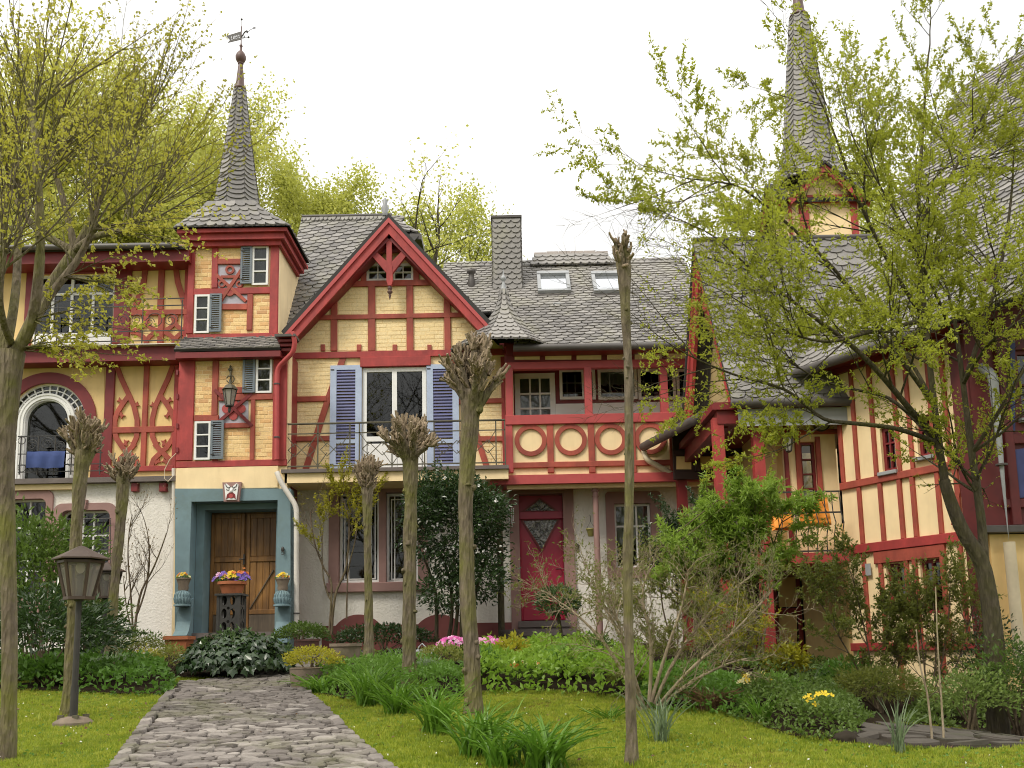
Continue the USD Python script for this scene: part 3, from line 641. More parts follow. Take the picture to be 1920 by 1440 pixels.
ks = obj(tower, 'keystone', f.prism(MB(), Polygon([(k0 + .035, kz0), (k1 - .035, kz0), (k1, kz1), (k0, kz1)]), .02, .12), SAND)
fz = lambda t: kz0 + kh * t
face = obj(ks, 'mask_face', f.prism(MB(), Polygon([(km - .10, fz(.08)), (km + .10, fz(.08)), (km + .135, fz(.85)), (km + .10, fz(.93)), (km, fz(.72)), (km - .10, fz(.93)), (km - .135, fz(.85))]), .12, .142), WHITE)
obj(ks, 'mask_mouth', f.prism(MB(), Polygon([(km - .095, fz(.10)), (km - .05, fz(.18)), (km + .05, fz(.18)), (km + .095, fz(.10)), (km + .075, fz(.36)), (km + .03, fz(.46)), (km - .03, fz(.46)), (km - .075, fz(.36))]), .142, .148), DARKRED)
obj(ks, 'mask_tongue', f.prism(MB(), Point(km, fz(.27)).buffer(.04, 8), .148, .155), REDP)
mb = MB(); mb.ball(f.P(km, .145, fz(.55)), .03, 2, (1, .8, 1.3)); obj(ks, 'mask_nose', mb, WHITE, True)
for s_ in (-1, 1):
    obj(ks, 'mask_brow', f.prism(MB(), strip([(km + s_ * .11, fz(.88)), (km + s_ * .09, fz(.76)), (km + s_ * .04, fz(.68)), (km + s_ * .015, fz(.78))], .014), .142, .150), IRON)
    obj(ks, 'mask_eye', f.prism(MB(), strip([(km + s_ * .095, fz(.62)), (km + s_ * .06, fz(.57)), (km + s_ * .03, fz(.61))], .012), .142, .148), IRON)
# skirt roof between the storeys
za, zbq = Z(430, 653, 17.92), Z(430, 632, YU); xa, xb = Xp(327, 650, 17.95), Xp(549, 650, 17.95)
o = np.array([xa, 17.92, za]); bv = np.array([0, YU - 17.92, zbq - za]); Lb = np.linalg.norm(bv)
sk = slates_flat(tower, tower, o, (1, 0, 0), bv, sbox(0, 0, xb - xa - .25, Lb), .19, .11, .12, rng, th=.05)
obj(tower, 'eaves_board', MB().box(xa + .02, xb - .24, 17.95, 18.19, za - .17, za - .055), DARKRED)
mb = MB(); u0, u1, q0, q1 = f.rect(518, 628, 552, 656, .3)
for k in range(4): f.box(mb, u0 + .025 * k, u1 - .02 * k, .0, .34 - .05 * k, q1 - .055 - k * .075, q1 - k * .075 - .004)
obj(tower, 'corner_corbel', mb, DARKRED); obj(tower, 'corbel_cover', f.box(MB(), u0 - .02, u1 + .03, .0, .37, q1 - .05, q1 - .0), GUTTER)
# upper storey
g = Fr((0, YU), (1, 0)); tu = Fac(tower, g)
a0, a1 = g.px(352, 540)[0], g.px(522, 540)[0]; zt = Z(430, 440, YU); zs_ = Z(430, 640, YU)
tu.window((366, 554, 394, 626), 1, 3, .04, .025, proud=.06, curtain=.97); tu.window((474, 463, 504, 536), 1, 3, .04, .025, proud=.06, curtain=.97)
tu.shutter((395, 553, 417, 624), 16); tu.shutter((453, 465, 474, 534), 16)
tu.wall(sbox(a0, zs_ - .3, a1, zt), YELLOW, .25); dep = a1 - a0; yc = YU + .62
tu.shell(a0, a1, zs_ - .3, zt, dep - .5, YELLOW, -.25)
for rc, mt in (((353, 462, 365, 626), RED), ((398, 466, 409, 541), RED), ((507, 462, 522, 626), RED), ((353, 450, 522, 463), RED), ((365, 541, 507, 553), RED), ((464, 553, 474, 620), REDB), ((353, 626, 522, 636), RED), ((409, 487, 453, 497), REDB), ((417, 571, 464, 582), REDB)):
    tu.beam(rc, mt)
for pts in ([(365, 463), (398, 463), (398, 541), (365, 541)], [(409, 463), (453, 463), (453, 487), (409, 487)], [(474, 553), (507, 553), (507, 626), (474, 626)], [(417, 583), (464, 583), (464, 626), (417, 626)]):
    tu.bricks(pts, rng)
tu.panel([(409, 497), (454, 497), (454, 541), (409, 541)], LILAC, .012, name='lilac_panel'); tu.panel([(417, 553), (464, 553), (464, 571), (417, 571)], LILAC, .012, name='lilac_panel')
tu.brace([(405, 515), (462, 566)], 6, REDB, .05); tu.brace([(459, 500), (414, 566)], 6, REDB, .055); tu.brace([(415, 520), (452, 520)], 5, REDB, .04)
for c, rr in (((432, 507), 9), ((432, 548), 9), ((417, 534), 7), ((450, 534), 7)):
    u, z = g.px(*c); R = rr / 97.; obj(tower, 'carved_ring', g.prism(MB(), Point(u, z).buffer(R, 12).difference(Point(u, z).buffer(R * .55, 12)), .0, .048), REDB)
# boxed eaves, tent roof, spire
ez0, ez1 = Z(430, 447, 18.25), Z(430, 424, 18.17); hw = (Xp(542, 425, 18.17) - Xp(326, 425, 18.17)) / 2; xc = (a0 + a1) / 2 - .13
hy = yc - 18.17; xe = (a0 + a1) / 2 + .03; xc = (a0 + a1) / 2 - .14
mb = MB()
for r0, za_, zb_ in ((hw - .20, ez0 - .10, ez0 - .004), (hw - .12, ez0, ez0 + (ez1 - ez0) * .55), (hw - .05, ez0 + (ez1 - ez0) * .55 + .004, ez1 - .02)):
    mb.box(xe - r0, xe + r0, yc - hy + hw - r0, yc + r0, za_, zb_)
obj(tower, 'eaves_cornice', mb, RED)
ysp = 19.0; rb = (Xp(483, 380, ysp) - Xp(396, 380, ysp)) / 2; rb = float(rb); zsp = Z(440, 378, yc - rb)
for k in range(4):
    def cnr(z, i):                         # a corner of the tent roof at height z
        q_ = ((zsp - z) / (zsp - ez1)) if z < zsp else 0.; g_ = q_ ** 1.15; sx, sy = ((-1, -1), (1, -1), (1, 1), (-1, 1))[i % 4]
        return (xc + (xe - xc) * g_ + sx * (rb * .98 + (hw - rb * .98) * g_), yc + sy * (rb * .98 + (hy - rb * .98) * g_), z)
    Lf = lambda z, k=k, c=cnr: c(z, k); Rf = lambda z, k=k, c=cnr: c(z, k + 1)
    if k in (0, 1, 3): slates_patch(tower, Lf, Rf, np.linspace(ez1 - .01, zsp, 6 if k == 0 else 6), .22, rng)
    else: slates_patch(tower, Lf, Rf, np.linspace(ez1 - .01, zsp, 4), .5, rng)
ztop = Z(443, 166, yc); rtop = .105
ns = 26; zs = zsp - .02 + (ztop - zsp + .02) * np.linspace(0, 1, ns + 1)
rs = lambda z: rtop + (rb - rtop) * np.clip(1 - (z - zsp) / (ztop - zsp), 0, 1.05) ** 1.08
off = math.pi / 8 + .22
for k in range(8):
    A, B = off + k * math.pi / 4, off + (k + 1) * math.pi / 4; mid = (A + B) / 2
    Lf = lambda z, A=A: (xc + rs(z) * math.cos(A), yc + rs(z) * math.sin(A), z); Rf = lambda z, B=B: (xc + rs(z) * math.cos(B), yc + rs(z) * math.sin(B), z)
    if math.sin(mid) < .55: slates_patch(tower, Lf, Rf, zs, .26, rng)
    else: slates_patch(tower, Lf, Rf, zs[::5], .6, rng)
zc1 = Z(443, 121, yc)
fin = obj(tower, 'spire_cap', MB().lathe([(.0, ztop - .05), (.135, ztop - .05), (.125, ztop + .02), (.095, ztop + .06), (.075, ztop + .3), (.048, zc1)], (xc, yc, 0), 12), COPPER, True)
zz_ = lambda py: Z(443, py, yc)
mb = MB().lathe([(.0, zz_(121)), (.055, zz_(121)), (.06, zz_(119)), (.05, zz_(117)), (.085, zz_(115.5)), (.11, zz_(111)), (.113, zz_(106)), (.10, zz_(104.5)), (.095, zz_(102)), (.06, zz_(98)), (.025, zz_(95)), (.02, zz_(88)), (.04, zz_(86.5)), (.02, zz_(85)), (.012, zz_(80)), (.010, zz_(50)), (.0, zz_(47))], (xc, yc, 0), 14)
obj(fin, 'finial', mb, COPPER, True)
vf = Fr((0, yc), (math.cos(-.12), math.sin(-.12))); vf.o = np.array([xc, yc, 0.]); S = float(at(444, 70, yc)[0] - at(443, 70, yc)[0])
vz = lambda py: zz_(py)
pl = Polygon([(0, vz(59)), (0, vz(74.5)), (-26 * S, vz(78)), (-22 * S, vz(73.5)), (-30 * S, vz(65))])
tm = meshkit.text_mesh('1881', 6.6 * S, .01, bold=True); tv, tf = np.asarray(tm.vertices), np.asarray(tm.faces)
tops = [Polygon(tv[q][:, :2]) for q in tf if (tv[q][:, 2] > .009).all()]
tp = shapely.union_all([q.buffer(1e-4) for q in tops]); b_ = tp.bounds
tp = affinity.translate(tp, -b_[0], -b_[1]); tp = affinity.scale(tp, 18.5 * S / (b_[2] - b_[0]), 1, origin=(0, 0)); tp = affinity.rotate(tp, 8, origin=(0, 0)); tp = affinity.translate(tp, -20.5 * S, vz(73.0))
bars_ = tp.buffer(0)
vane = obj(fin, 'weather_vane', vf.prism(MB(), pl.difference(bars_).union(strip([(-24 * S, vz(70.7)), (0, vz(68.2))], .25 * S)), -.006, .006), IRON)
# scrolls and little balls of the vane
mb = MB()
sc = lambda x, py: (x * S, 0, vz(py))
mb.tube(vf.M([sc(0, 70), sc(3, 66), sc(6, 61.5), sc(10, 59), sc(13, 60.5), sc(12.5, 63), sc(10.5, 62)]), [.014, .014, .014, .016, .014, .012, .016], 6)
mb.tube(vf.M([sc(0, 70), sc(3, 72), sc(6, 71), sc(6.5, 68.5), sc(4.5, 68.3)]), .012, 6)
mb.tube(vf.M([sc(12, 61), sc(19, 57), sc(24, 55.5)]), .006, 5); mb.tube(vf.M([sc(5, 71), sc(10, 71.5), sc(14, 71.5)]), .006, 5)
mb.ball(vf.M([sc(25, 55)])[0], .028, 1, (1.3, .5, .6)); mb.ball(vf.M([sc(14.3, 71.3)])[0], .024, 1); mb.ball(vf.M([sc(0, 36.5)])[0], .024, 1); mb.tube(vf.M([sc(0, 50), sc(0, 37)]), .005, 5)
obj(fin, 'vane_scroll', mb, IRON, True)
# downpipe on the tower's right edge
def pipe(t, pts, r, mt, name='downpipe', brackets=()):
    P = np.array(pts, float); Q = [P[0]]
    for i in range(1, len(P) - 1):         # rounded bends
        a, b, c = P[i - 1], P[i], P[i + 1]; d1, d2 = a - b, c - b; k = min(.12, np.linalg.norm(d1) * .4, np.linalg.norm(d2) * .4)
        p, q = b + d1 / np.linalg.norm(d1) * k, b + d2 / np.linalg.norm(d2) * k
        Q += [(1 - s) ** 2 * p + 2 * s * (1 - s) * b + s * s * q for s in (0, .25, .5, .75, 1)]
    Q.append(P[-1]); o_ = obj(t, name, MB().tube(Q, r, 10), mt, True)
    for b in brackets: obj(o_, 'pipe_clip', MB().lathe([(r, -.012), (r + .012, -.012), (r + .012, .012), (r, .012)], b, 10), GUTTER)
    return o_
pt = lambda x, y, w: np.array(f.P(f.px(x, y, w)[0], w, f.px(x, y, w)[1]))
pipe(tower, [pt(547, 622, .34), pt(553, 640, .30), pt(550, 660, .26), pt(520, 690, .13), pt(519, 720, .13), pt(519, 862, .13)], .048, REDP, brackets=(pt(519, 720, .13), pt(519, 820, .13)))
pipe(tower, [pt(519, 885, .13), pt(527, 905, .14), pt(556, 950, .12), pt(556, 1190, .12)], .05, WHITEPIPE, brackets=(pt(556, 985, .12), pt(556, 1150, .12)))
# wall lantern on its bracket
wl = thing('wall_lantern', 'antique six-sided metal lantern on a ringed bracket on the tower wall', 'lantern', pt(431, 755, .30))
c = pt(431, 730, .36); sS = .0101
mb = MB().tube([pt(433, 700, .06), pt(432, 697, .22), pt(431, 706, .36)], .014, 6); mb.tube([pt(433, 735, .02), pt(433, 715, .05), pt(433, 696, .05), pt(432, 691, .05)], .018, 6); obj(wl, 'bracket', mb, IRONG, True)
mb = MB(); th = np.linspace(0, 2 * math.pi, 17); mb.tube([pt(432, 711, .10) + .075 * np.array([math.cos(a), 0, math.sin(a)]) for a in th], .011, 6); obj(wl, 'ring', mb, IRONG, True)
obj(wl, 'finial_knob', MB().lathe([(0, 0), (.03, .01), (.05, .05), (.02, .08), (.025, .11), (0, .13)], pt(432, 697, .05), 8), IRONG, True)
obj(wl, 'lantern_roof', MB().lathe([(.155, 0), (.15, .02), (.09, .085), (.03, .11), (.02, .2), (0, .21)], c + [0, 0, -.01], 6), IRONG)
zt_ = c[2] - .01; h_ = .32
mb = MB()
for k in range(6):
    a = k * math.pi / 3; p = c + [.135 * math.cos(a), .135 * math.sin(a), -.01]; q = c + [.075 * math.cos(a), .075 * math.sin(a), -h_]; mb.bar(p, q, .014, .014, (0, 1, .1))
mb.lathe([(0, -.02), (.08, -.02), (.085, 0), (.08, .012)], c + [0, 0, -h_], 6); obj(wl, 'lantern_cage', mb, IRON)
MILK = mat('milky_lantern_glass', {'p': ('principled_bsdf', {'base_color': (.42, .40, .34), 'roughness': .25, 'transmission_weight': .35, 'ior': 1.2})}, [])
obj(wl, 'lantern_glass', MB().lathe([(.07, -h_ + .01), (.125, -.02)], c, 6), MILK); obj(wl, 'lower_knob', MB().lathe([(.0, -.13), (.02, -.11), (.035, -.06), (.02, -.02), (.05, 0)], c + [0, 0, -h_ - .02], 8), IRON, True)
# knocker on the surround
kn = obj(tower, 'bell_pull', MB().ball(pt(530, 1030, .09), .045, 2, (.7, .6, 1.2)), IRON, True)
obj(kn, 'pull_ring', MB().tube([pt(530, 1037, .11) + .03 * np.array([math.cos(a), 0, math.sin(a)]) for a in np.linspace(0, 2 * math.pi, 11)], .007, 5), IRON, True)

# ================================================================ gabled house
rng = np.random.default_rng(12)
YG = 19.0; f = Fr((0, YG), (1, 0)); gab = thing('gabled_house', 'yellow brick house front with a broad red timbered gable and French window', 'house', (Xp(740, 1200, YG), YG, 0))
fa = Fac(gab, f); P = lambda x, y, w=0.: f.px(x, y, w)
apex, lb, rb_ = P(731, 430), P(538, 645), P(930, 622)
sl_ = (apex[1] - lb[1]) / (apex[0] - lb[0]); xr = P(962, 700)[0]; xl = P(531, 700)[0]
zr_ = apex[1] - sl_ * (xr - apex[0]); zl_ = apex[1] - sl_ * (apex[0] - xl); zfl = P(740, 886)[1]
gpolyg = Polygon([(xl, zfl - .2), (xr, zfl - .2), (xr, zr_), apex, (xl, zl_)])
fd = (680, 690, 800, 885)
fa.window(fd, [0, .5, 1], [0, .30, 1], .085, .10, proud=.03, name='french_window')
for rc in ((687, 493, 729, 526), (736, 493, 775, 526)):
    u0, u1, z0, z1 = fa.r(rc); fa.window(rc, 2, 2, .05, .022, rec=.02, name='gable_window', hole=sbox(u0, z0, u1, z1))
fa.wall(gpolyg, YELLOW, .28)
for a, b in ((689, 736), (744, 791)): q = fa.r((a, 832, b, 877)); obj(gab, 'door_panel', f.cham(MB(), q[0], q[1], -.05, .015, q[2], q[3], .012), WHITE)
fa.shell(xl + .02, xr - .02, zfl - .2, zr_ - .05, 2.4, w=-.3)
clipg = gpolyg
def gb(rc, mt=REDB, **k): return fa.beam(rc, mt, **k)
for rc in ((621, 537, 633, 659), (691, 537, 704, 659), (763, 537, 775, 659), (833, 537, 845, 659)): gb(rc, name='timber_post')
for rc in ((677, 492, 687, 528), (775, 492, 786, 528)): gb(rc, name='timber_post')
def clipped(rc, mt, w, name):
    u0, u1, z0, z1 = fa.r(rc); q = sbox(u0, z0, u1, z1).intersection(gpolyg); fa.k += 1
    return obj(gab, name, f.prism(MB(), q, -.02, w + (fa.k % 4) * .002), mt)
clipped((560, 590, 930, 598), REDB, .052, 'timber_rail'); clipped((630, 527, 860, 537), REDB, .054, 'timber_rail'); clipped((534, 659, 958, 670), RED, .056, 'timber_rail')
for x in (606, 674, 740, 806, 872): gb((x - 4, 647, x + 4, 659), name='timber_stub')
gb((531, 670, 540, 886), RED, name='timber_post'); gb((677, 671, 808, 689), RED, w=.10, name='lintel')
gb((541, 744, 614, 754)); gb((541, 819, 620, 828)); gb((860, 748, 945, 757)); gb((860, 819, 945, 828))
fa.brace([(644, 671), (617, 744), (572, 886)], 11, REDB); fa.brace([(842, 671), (871, 748), (916, 886)], 11, REDB)
gb((941, 670, 948, 886), RED, name='timber_post')
for x0, x1 in ((560, 621), (633, 691), (704, 763), (775, 833), (845, 925)):
    for y0, y1 in ((538, 590), (598, 647 if True else 658)):
        q = fa.poly([(x0 + 1, y0), (x1 - 1, y0), (x1 - 1, y1 + (11 if y0 > 590 else 0)), (x0 + 1, y1 + (11 if y0 > 590 else 0))]).intersection(gpolyg.buffer(-.12))
        if q.area > .02:
            qq = [tuple(p) for p in q.exterior.coords[:-1]]; old = fa.poly; fa.poly = lambda pts, q=q: q
            fa.bricks(None, rng, .25, .085, BRICKY, MORTARY, .008, .004); fa.poly = old
for pts in ([(541, 671), (642, 671), (616, 743), (541, 743)], [(541, 755), (611, 755), (596, 818), (541, 818)], [(541, 829), (590, 829), (575, 884), (541, 884)], [(862, 671), (941, 671), (941, 747), (875, 747)], [(878, 758), (941, 758), (941, 818), (892, 818)], [(900, 829), (941, 829), (941, 884), (915, 884)], [(598, 829), (619, 829), (619, 884), (584, 884)]):
    fa.bricks(pts, rng, .25, .085, BRICKY, MORTARY, .008, .004)
fa.shutter((620, 687, 679, 880), 30, SHUT_F, SHUT_B, rim=.2, mid=.26); fa.shutter((801, 685, 861, 880), 30, SHUT_F, SHUT_B, rim=.2, mid=.26)
# verges: red barge boards, slate edge, roof slabs running back
ridge_y = 21.9; fo = .42
fw_ = Fr((0, YG - fo), (1, 0)); A = fw_.px(729, 409); LB = fw_.px(534, 627); RB = fw_.px(919, 596)
sR = (A[1] - LB[1]) / (A[0] - LB[0]); RB2 = np.array([A[0] + (A[0] - LB[0]) * 1.0, LB[1]])
for e, nm in ((LB, 'barge_board'), (RB2, 'barge_board')):
    d = e - A; L = np.linalg.norm(d); d /= L; nrm = np.array([-d[1], d[0]]); nrm = nrm if nrm[1] < 0 else -nrm
    q = [A + d * -.0, A + d * L, A + d * L + nrm * .22, A + nrm * .22 / abs(nrm[1]) * 1.0]
    q[3] = np.array([A[0], A[1] - .22 / abs(nrm[1])])
    obj(gab, nm, fw_.prism(MB(), Polygon(q), -.05, .0), RED)
    q2 = [A - nrm * .0, A + d * L, A + d * L + nrm * .07, np.array([A[0], A[1] - .07 / abs(nrm[1])])]
    obj(gab, 'verge_moulding', fw_.prism(MB(), Polygon(q2), .003, .035), REDP)
    q3 = [np.array([A[0], A[1] + .09]), A + d * L - nrm * .09 / 1, A + d * (L + .02), A + np.array([0, .004])]
    obj(gab, 'verge_roof', fw_.prism(MB(), Polygon(q3), -(fo + 3.0), .03), SLATEB)
    q4 = [A + d * .1 + nrm * .225, A + d * L + nrm * .10, A + d * L + nrm * .16, A + d * .15 + nrm * .29]
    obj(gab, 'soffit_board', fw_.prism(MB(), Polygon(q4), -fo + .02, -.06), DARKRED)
# the gable bracket: king post, two braces, pendant
fk = Fr((0, YG - .30), (1, 0)); kk = lambda x, y: fk.px(x, y)
def kp(pts, w0, w1, name, mt=RED): return obj(gab, name, fk.prism(MB(), Polygon([kk(*p) for p in pts]), w0, w1), mt)
kp([(725, 428), (735, 428), (735, 520), (725, 520)], -.04, .05, 'king_post')
kp([(690, 472), (697, 465), (731, 496), (731, 512), (726, 514)], -.035, .045, 'gable_brace'); kp([(772, 468), (765, 461), (731, 496), (731, 512), (736, 514)], -.035, .045, 'gable_brace')
kp([(726, 500), (736, 500), (737, 528), (734, 537), (728, 537), (725, 528)], -.05, .06, 'post_foot')
kp([(700, 462), (762, 459), (762, 466), (700, 469)], -.20, -.12, 'collar_beam', DARKRED)
pz = lambda py: Z(731, py, YG - .3); px_ = Xp(731, 545, YG - .3)
obj(gab, 'pendant', MB().lathe([(0, pz(563)), (.012, pz(560)), (.03, pz(553)), (.015, pz(552)), (.05, pz(549)), (.055, pz(546)), (.02, pz(545)), (.05, pz(542)), (.05, pz(539)), (.03, pz(537))], (px_, YG - .3, 0), 12), COPPER, True)
# main roof behind the gable
xe0, xe1 = Xp(498, 640, 18.75), Xp(800, 640, 18.75); ze = Z(530, 655, 18.75); zr2 = Z(630, 408, ridge_y); bv = np.array([0, ridge_y - 18.75, zr2 - ze]); Lb = np.linalg.norm(bv)
xr1 = Xp(735, 405, ridge_y) - xe0; xh = Xp(786, 436, ridge_y - .6) - xe0; xA, xLB = A[0] - xe0, LB[0] - xe0
slates_flat(gab, gab, (xe0, 18.75, ze), (1, 0, 0), bv, Polygon([(0, 0), (xLB - .12, 0), (xA - .05, Lb * .985), (xA - .05, Lb), (0, Lb)]), .27, .145, .30, rng)
h0, h1, h2, h3 = at(733, 406, ridge_y), at(789, 438, 21.3), at(760, 470, 20.9), at(725, 430, 21.3)
hb = obj(gab, 'hip_roof', MB().add([h0, h1, h2, h3, h0 + [0, .3, -.1], h1 + [0, .5, -.1]], [(0, 3, 2), (0, 2, 1), (0, 1, 5), (0, 5, 4)]), SLATEB)
slates_patch(hb, lambda t: lerp(h3, h0, t) + [0, -.01, .01], lambda t: lerp(h1, h0 + [.01, 0, 0], t) + [0, -.01, .01], np.linspace(0, 1, 6), .2, rng, base=False)
obj(gab, 'hip_eaves', MB().box(h1[0] - .25, h1[0] + .02, 21.25, 22.0, h1[2] - .16, h1[2] - .02), GUTTER)
# ridge course and rear slope
obj(gab, 'ridge_cap', MB().tube([(xe0, ridge_y, zr2 + .03), (xe0 + xr1, ridge_y, zr2 + .03)], .055, 8), GUTTER, True)
slr = Polygon([(0, 0), (xr1, 0), (xr1, .35), (0, .35)])
bn = bv / Lb; o2 = np.array([xe0, 18.75, ze]) + bn * (Lb - .38) + np.cross([1, 0, 0], bn) * .02
slates_flat(gab, gab, o2, (1, 0, 0), bv, slr, .10, .34, .0, rng, base=False, name='ridge_slate')
mb = MB(); mb.add([(xe0, ridge_y, zr2), (xe0 + xr1, ridge_y, zr2), (xe0 + xr1 + .2, ridge_y + 2.5, ze), (xe0, ridge_y + 3, ze)], [(0, 2, 1), (0, 3, 2)])
obj(gab, 'rear_roof', mb, SLATEB)
obj(gab, 'ridge_finial', MB().lathe([(0, 0), (.09, 0), (.06, .1), (.1, .2), (.05, .32), (.07, .4), (0, .5)], (Xp(722, 405, ridge_y), ridge_y, zr2), 10), LEAD, True)
# lower storey: rough white wall, stone window, plinth
YW = 19.1; fl = Fr((0, YW), (1, 0)); lo = Fac(gab, fl); xq0, xq1 = fl.px(540, 1000)[0], fl.px(962, 1000)[0]
lw = (617, 917, 800, 1110)
wu0, wu1, wz0, wz1 = lo.r((636, 924, 784, 1092)); lo.holes.append(sbox(wu0 - .02, wz0 - .02, wu1 + .02, wz1 + .02))
lo.wall(sbox(xq0, -.3, xq1, zfl - .19), PLASTER, .3, 'lower_wall')
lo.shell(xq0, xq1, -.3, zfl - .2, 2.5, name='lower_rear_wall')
u0, u1, z0, z1 = lo.r((617, 912, 802, 1110)); m0, m1 = fl.px(711, 1000)[0], fl.px(724, 1000)[0]
obj(gab, 'stone_window_frame', fl.prism(MB(), sbox(u0, z0 + .16, u1, z1).difference(sbox(wu0, z0, m0, wz1)).difference(sbox(m1, z0, wu1, wz1)), -.2, .05), SAND)
obj(gab, 'stone_sill', fl.cham(MB(), u0 - .03, u1 + .03, -.2, .11, z0, wz0 + .0, .015), SAND)
lo.holes = []
pa = lo.window((636, 924, 711, 1092), [0, .18, .82, 1], [0, 1], .05, .02, rec=.1, name='leaded_window'); pb = lo.window((724, 924, 784, 1092), [0, .2, .8, 1], [0, 1], .05, .02, rec=.1, name='leaded_window')
for pp, (a, b) in ((pa, (636, 711)), (pb, (724, 784))):    # white inner line of the leaded panes
    q0, q1, r0, r1 = lo.r((a + 8, 934, b - 8, 1086)); obj(pp, 'white_came', fl.prism(MB(), sbox(q0, r0, q1, r1).difference(sbox(q0 + .02, r0 + .02, q1 - .02, r1 - .02)), -.13, -.095), WHITE)
    for k in range(1, 6): obj(pp, 'glazing_bar', fl.box(MB(), q0 + .022, q1 - .022, -.128, -.117, r0 + (r1 - r0) * k / 6 - .005, r0 + (r1 - r0) * k / 6 + .005), IRON)
pz0 = fl.px(700, 1180)[1]
pp = sbox(xq0 + .35, -.3, xq1, fl.px(900, 1168)[1]).difference(sbox(fl.px(605, 1100)[0] - 3, -.3, fl.px(605, 1100)[0], 5))
for cx_, wpx in ((672, 45), (824, 42)):
    u, z = fl.px(cx_, 1178); pp = pp.union(Point(u, z - .30).buffer(.57, 24).intersection(sbox(u - .48, -.3, u + .48, 3)))
obj(gab, 'plinth', fl.prism(MB(), pp.intersection(sbox(xq0, -.3, xq1, 3)), -.02, .035), PLINTH)
# balcony
bz1 = Z(740, 876, 18.15); bx0, bx1 = Xp(527, 880, 18.15), Xp(954, 880, 18.15)
bal = obj(gab, 'balcony_slab', MB().box(bx0, bx1, 18.14, 19.08, bz1 - .07, bz1), STEP)
obj(gab, 'balcony_fascia', MB().box(bx0 + .06, bx1 - .01, 18.2, 19.08, bz1 - .26, bz1 - .072), YELLOW)
fb = Fr((0, 18.22), (1, 0)); bp = lambda x, y: fb.px(x, y)
rail = thing('balcony_railing', 'dark iron balcony railing with rows of diamonds in front of the French window', 'railing', (0, 18.22, bz1))
zt2, zm2, zl2 = bp(740, 791)[1], bp(740, 810)[1], bp(740, 871)[1]; r0, r1 = bp(535, 800)[0], bp(947, 800)[0]
obj(rail, 'top_rail', fb.cham(MB(), r0, r1, -.022, .022, zt2 - .02, zt2 + .012), IRONG); obj(rail, 'middle_rail', fb.box(MB(), r0, r1, -.012, .012, zm2 - .01, zm2 + .01), IRONG); obj(rail, 'bottom_rail', fb.box(MB(), r0, r1, -.014, .014, zl2 - .012, zl2 + .012), IRONG)
px0 = [535, 596, 656, 674, 735, 796, 814, 874, 930, 947]
for x in px0: u = bp(x, 830)[0]; obj(rail, 'baluster', fb.box(MB(), u - .012, u + .012, -.012, .012, bz1, zt2 - .02), IRONG)
dmd = []
for a, b in ((535, 596), (596, 656), (674, 735), (735, 796), (814, 874), (874, 930)):
    ua, ub = bp(a, 830)[0], bp(b, 830)[0]; zc_, hh, um = (zm2 + zl2) / 2, (zm2 - zl2) / 2, (ua + ub) / 2; hw_ = (ub - ua) / 2
    seg = [((ua, zm2), (ub, zl2)), ((ua, zl2), (ub, zm2))]
    d_ = .13
    for ox, oz in ((-d_, 0), (d_, 0), (0, d_ * .95), (0, -d_ * .95)): seg += [((um + ox - d_, zc_ + oz), (um + ox, zc_ + oz + d_)), ((um + ox, zc_ + oz + d_), (um + ox + d_, zc_ + oz)), ((um + ox + d_, zc_ + oz), (um + ox, zc_ + oz - d_)), ((um + ox, zc_ + oz - d_), (um + ox - d_, zc_ + oz))] if abs(oz) < .01 else []
    mb = MB()
    for i_, (p, q) in enumerate(seg[:2] * 0 + seg[2:] + [((ua, zm2), (um - d_, zc_ + .06)), ((ua, zl2), (um - d_, zc_ - .06)), ((ub, zm2), (um + d_, zc_ + .06)), ((ub, zl2), (um + d_, zc_ - .06))]):
        mb.bar(fb.P(p[0], .002 * (i_ % 3), p[1]), fb.P(q[0], .002 * (i_ % 3), q[1]), .014, .014, (0, 1, 0))
    obj(rail, 'diamond', mb, IRONG)
# ================================================================ left wing
rng = np.random.default_rng(13)
YL = 18.75; f = Fr((0, YL), (1, 0)); lw_ = thing('balcony_house', 'house wing with an arched garden door and ornate curved timbering left of the tower', 'house', (Xp(150, 1200, YL), YL, 0))
L = Fac(lw_, f)
x0, x1 = f.px(-160, 800)[0], f.px(345, 800)[0]; zlo, zmid, ztop_ = Z(150, 896, YL), Z(150, 655, YL), Z(150, 462, YL)
cu, cz = f.px(88, 790); R1 = f.px(128, 790)[0] - cu; R2 = f.px(141, 790)[0] - cu; R3 = f.px(161, 790)[0] - cu
arch = lambda r, zb_=zlo: Point(cu, cz).buffer(r, 32).intersection(sbox(cu - 9, cz, cu + 9, cz + 9)).union(sbox(cu - r, zb_, cu + r, cz))
L.holes.append(arch(R3)); fan = arch(R3).difference(arch(R2 - .01))
cells = []; RM = (R2 + R3) / 2 - .02
spk = [strip([(cu, cz), (cu + 2 * math.cos(a), cz + 2 * math.sin(a))], .022) for a in np.linspace(0, math.pi, 15)]
ring = Point(cu, cz).buffer(RM + .01, 32).difference(Point(cu, cz).buffer(RM - .01, 32))
sidez = [strip([(cu - R3, z), (cu + R3, z)], .02) for z in np.linspace(zlo, cz, 7)]
bars = shapely.union_all(spk + [ring] + [q.intersection(sbox(cu - 9, zlo, cu + 9, cz)) for q in sidez])
upper = sbox(cu - 9, cz, cu + 9, cz + 9)
bars = bars.intersection(fan).union(fan.difference(arch(R3 - .035))).union(sbox(cu + R3 - .04, zlo, cu + R3, cz)).union(sbox(cu - R3, zlo, cu - R3 + .04, cz)).intersection(fan)
wn = obj(lw_, 'fan_window', f.prism(MB(), bars, -.12, -.05), WHITE)
gl_ = fan.difference(bars)
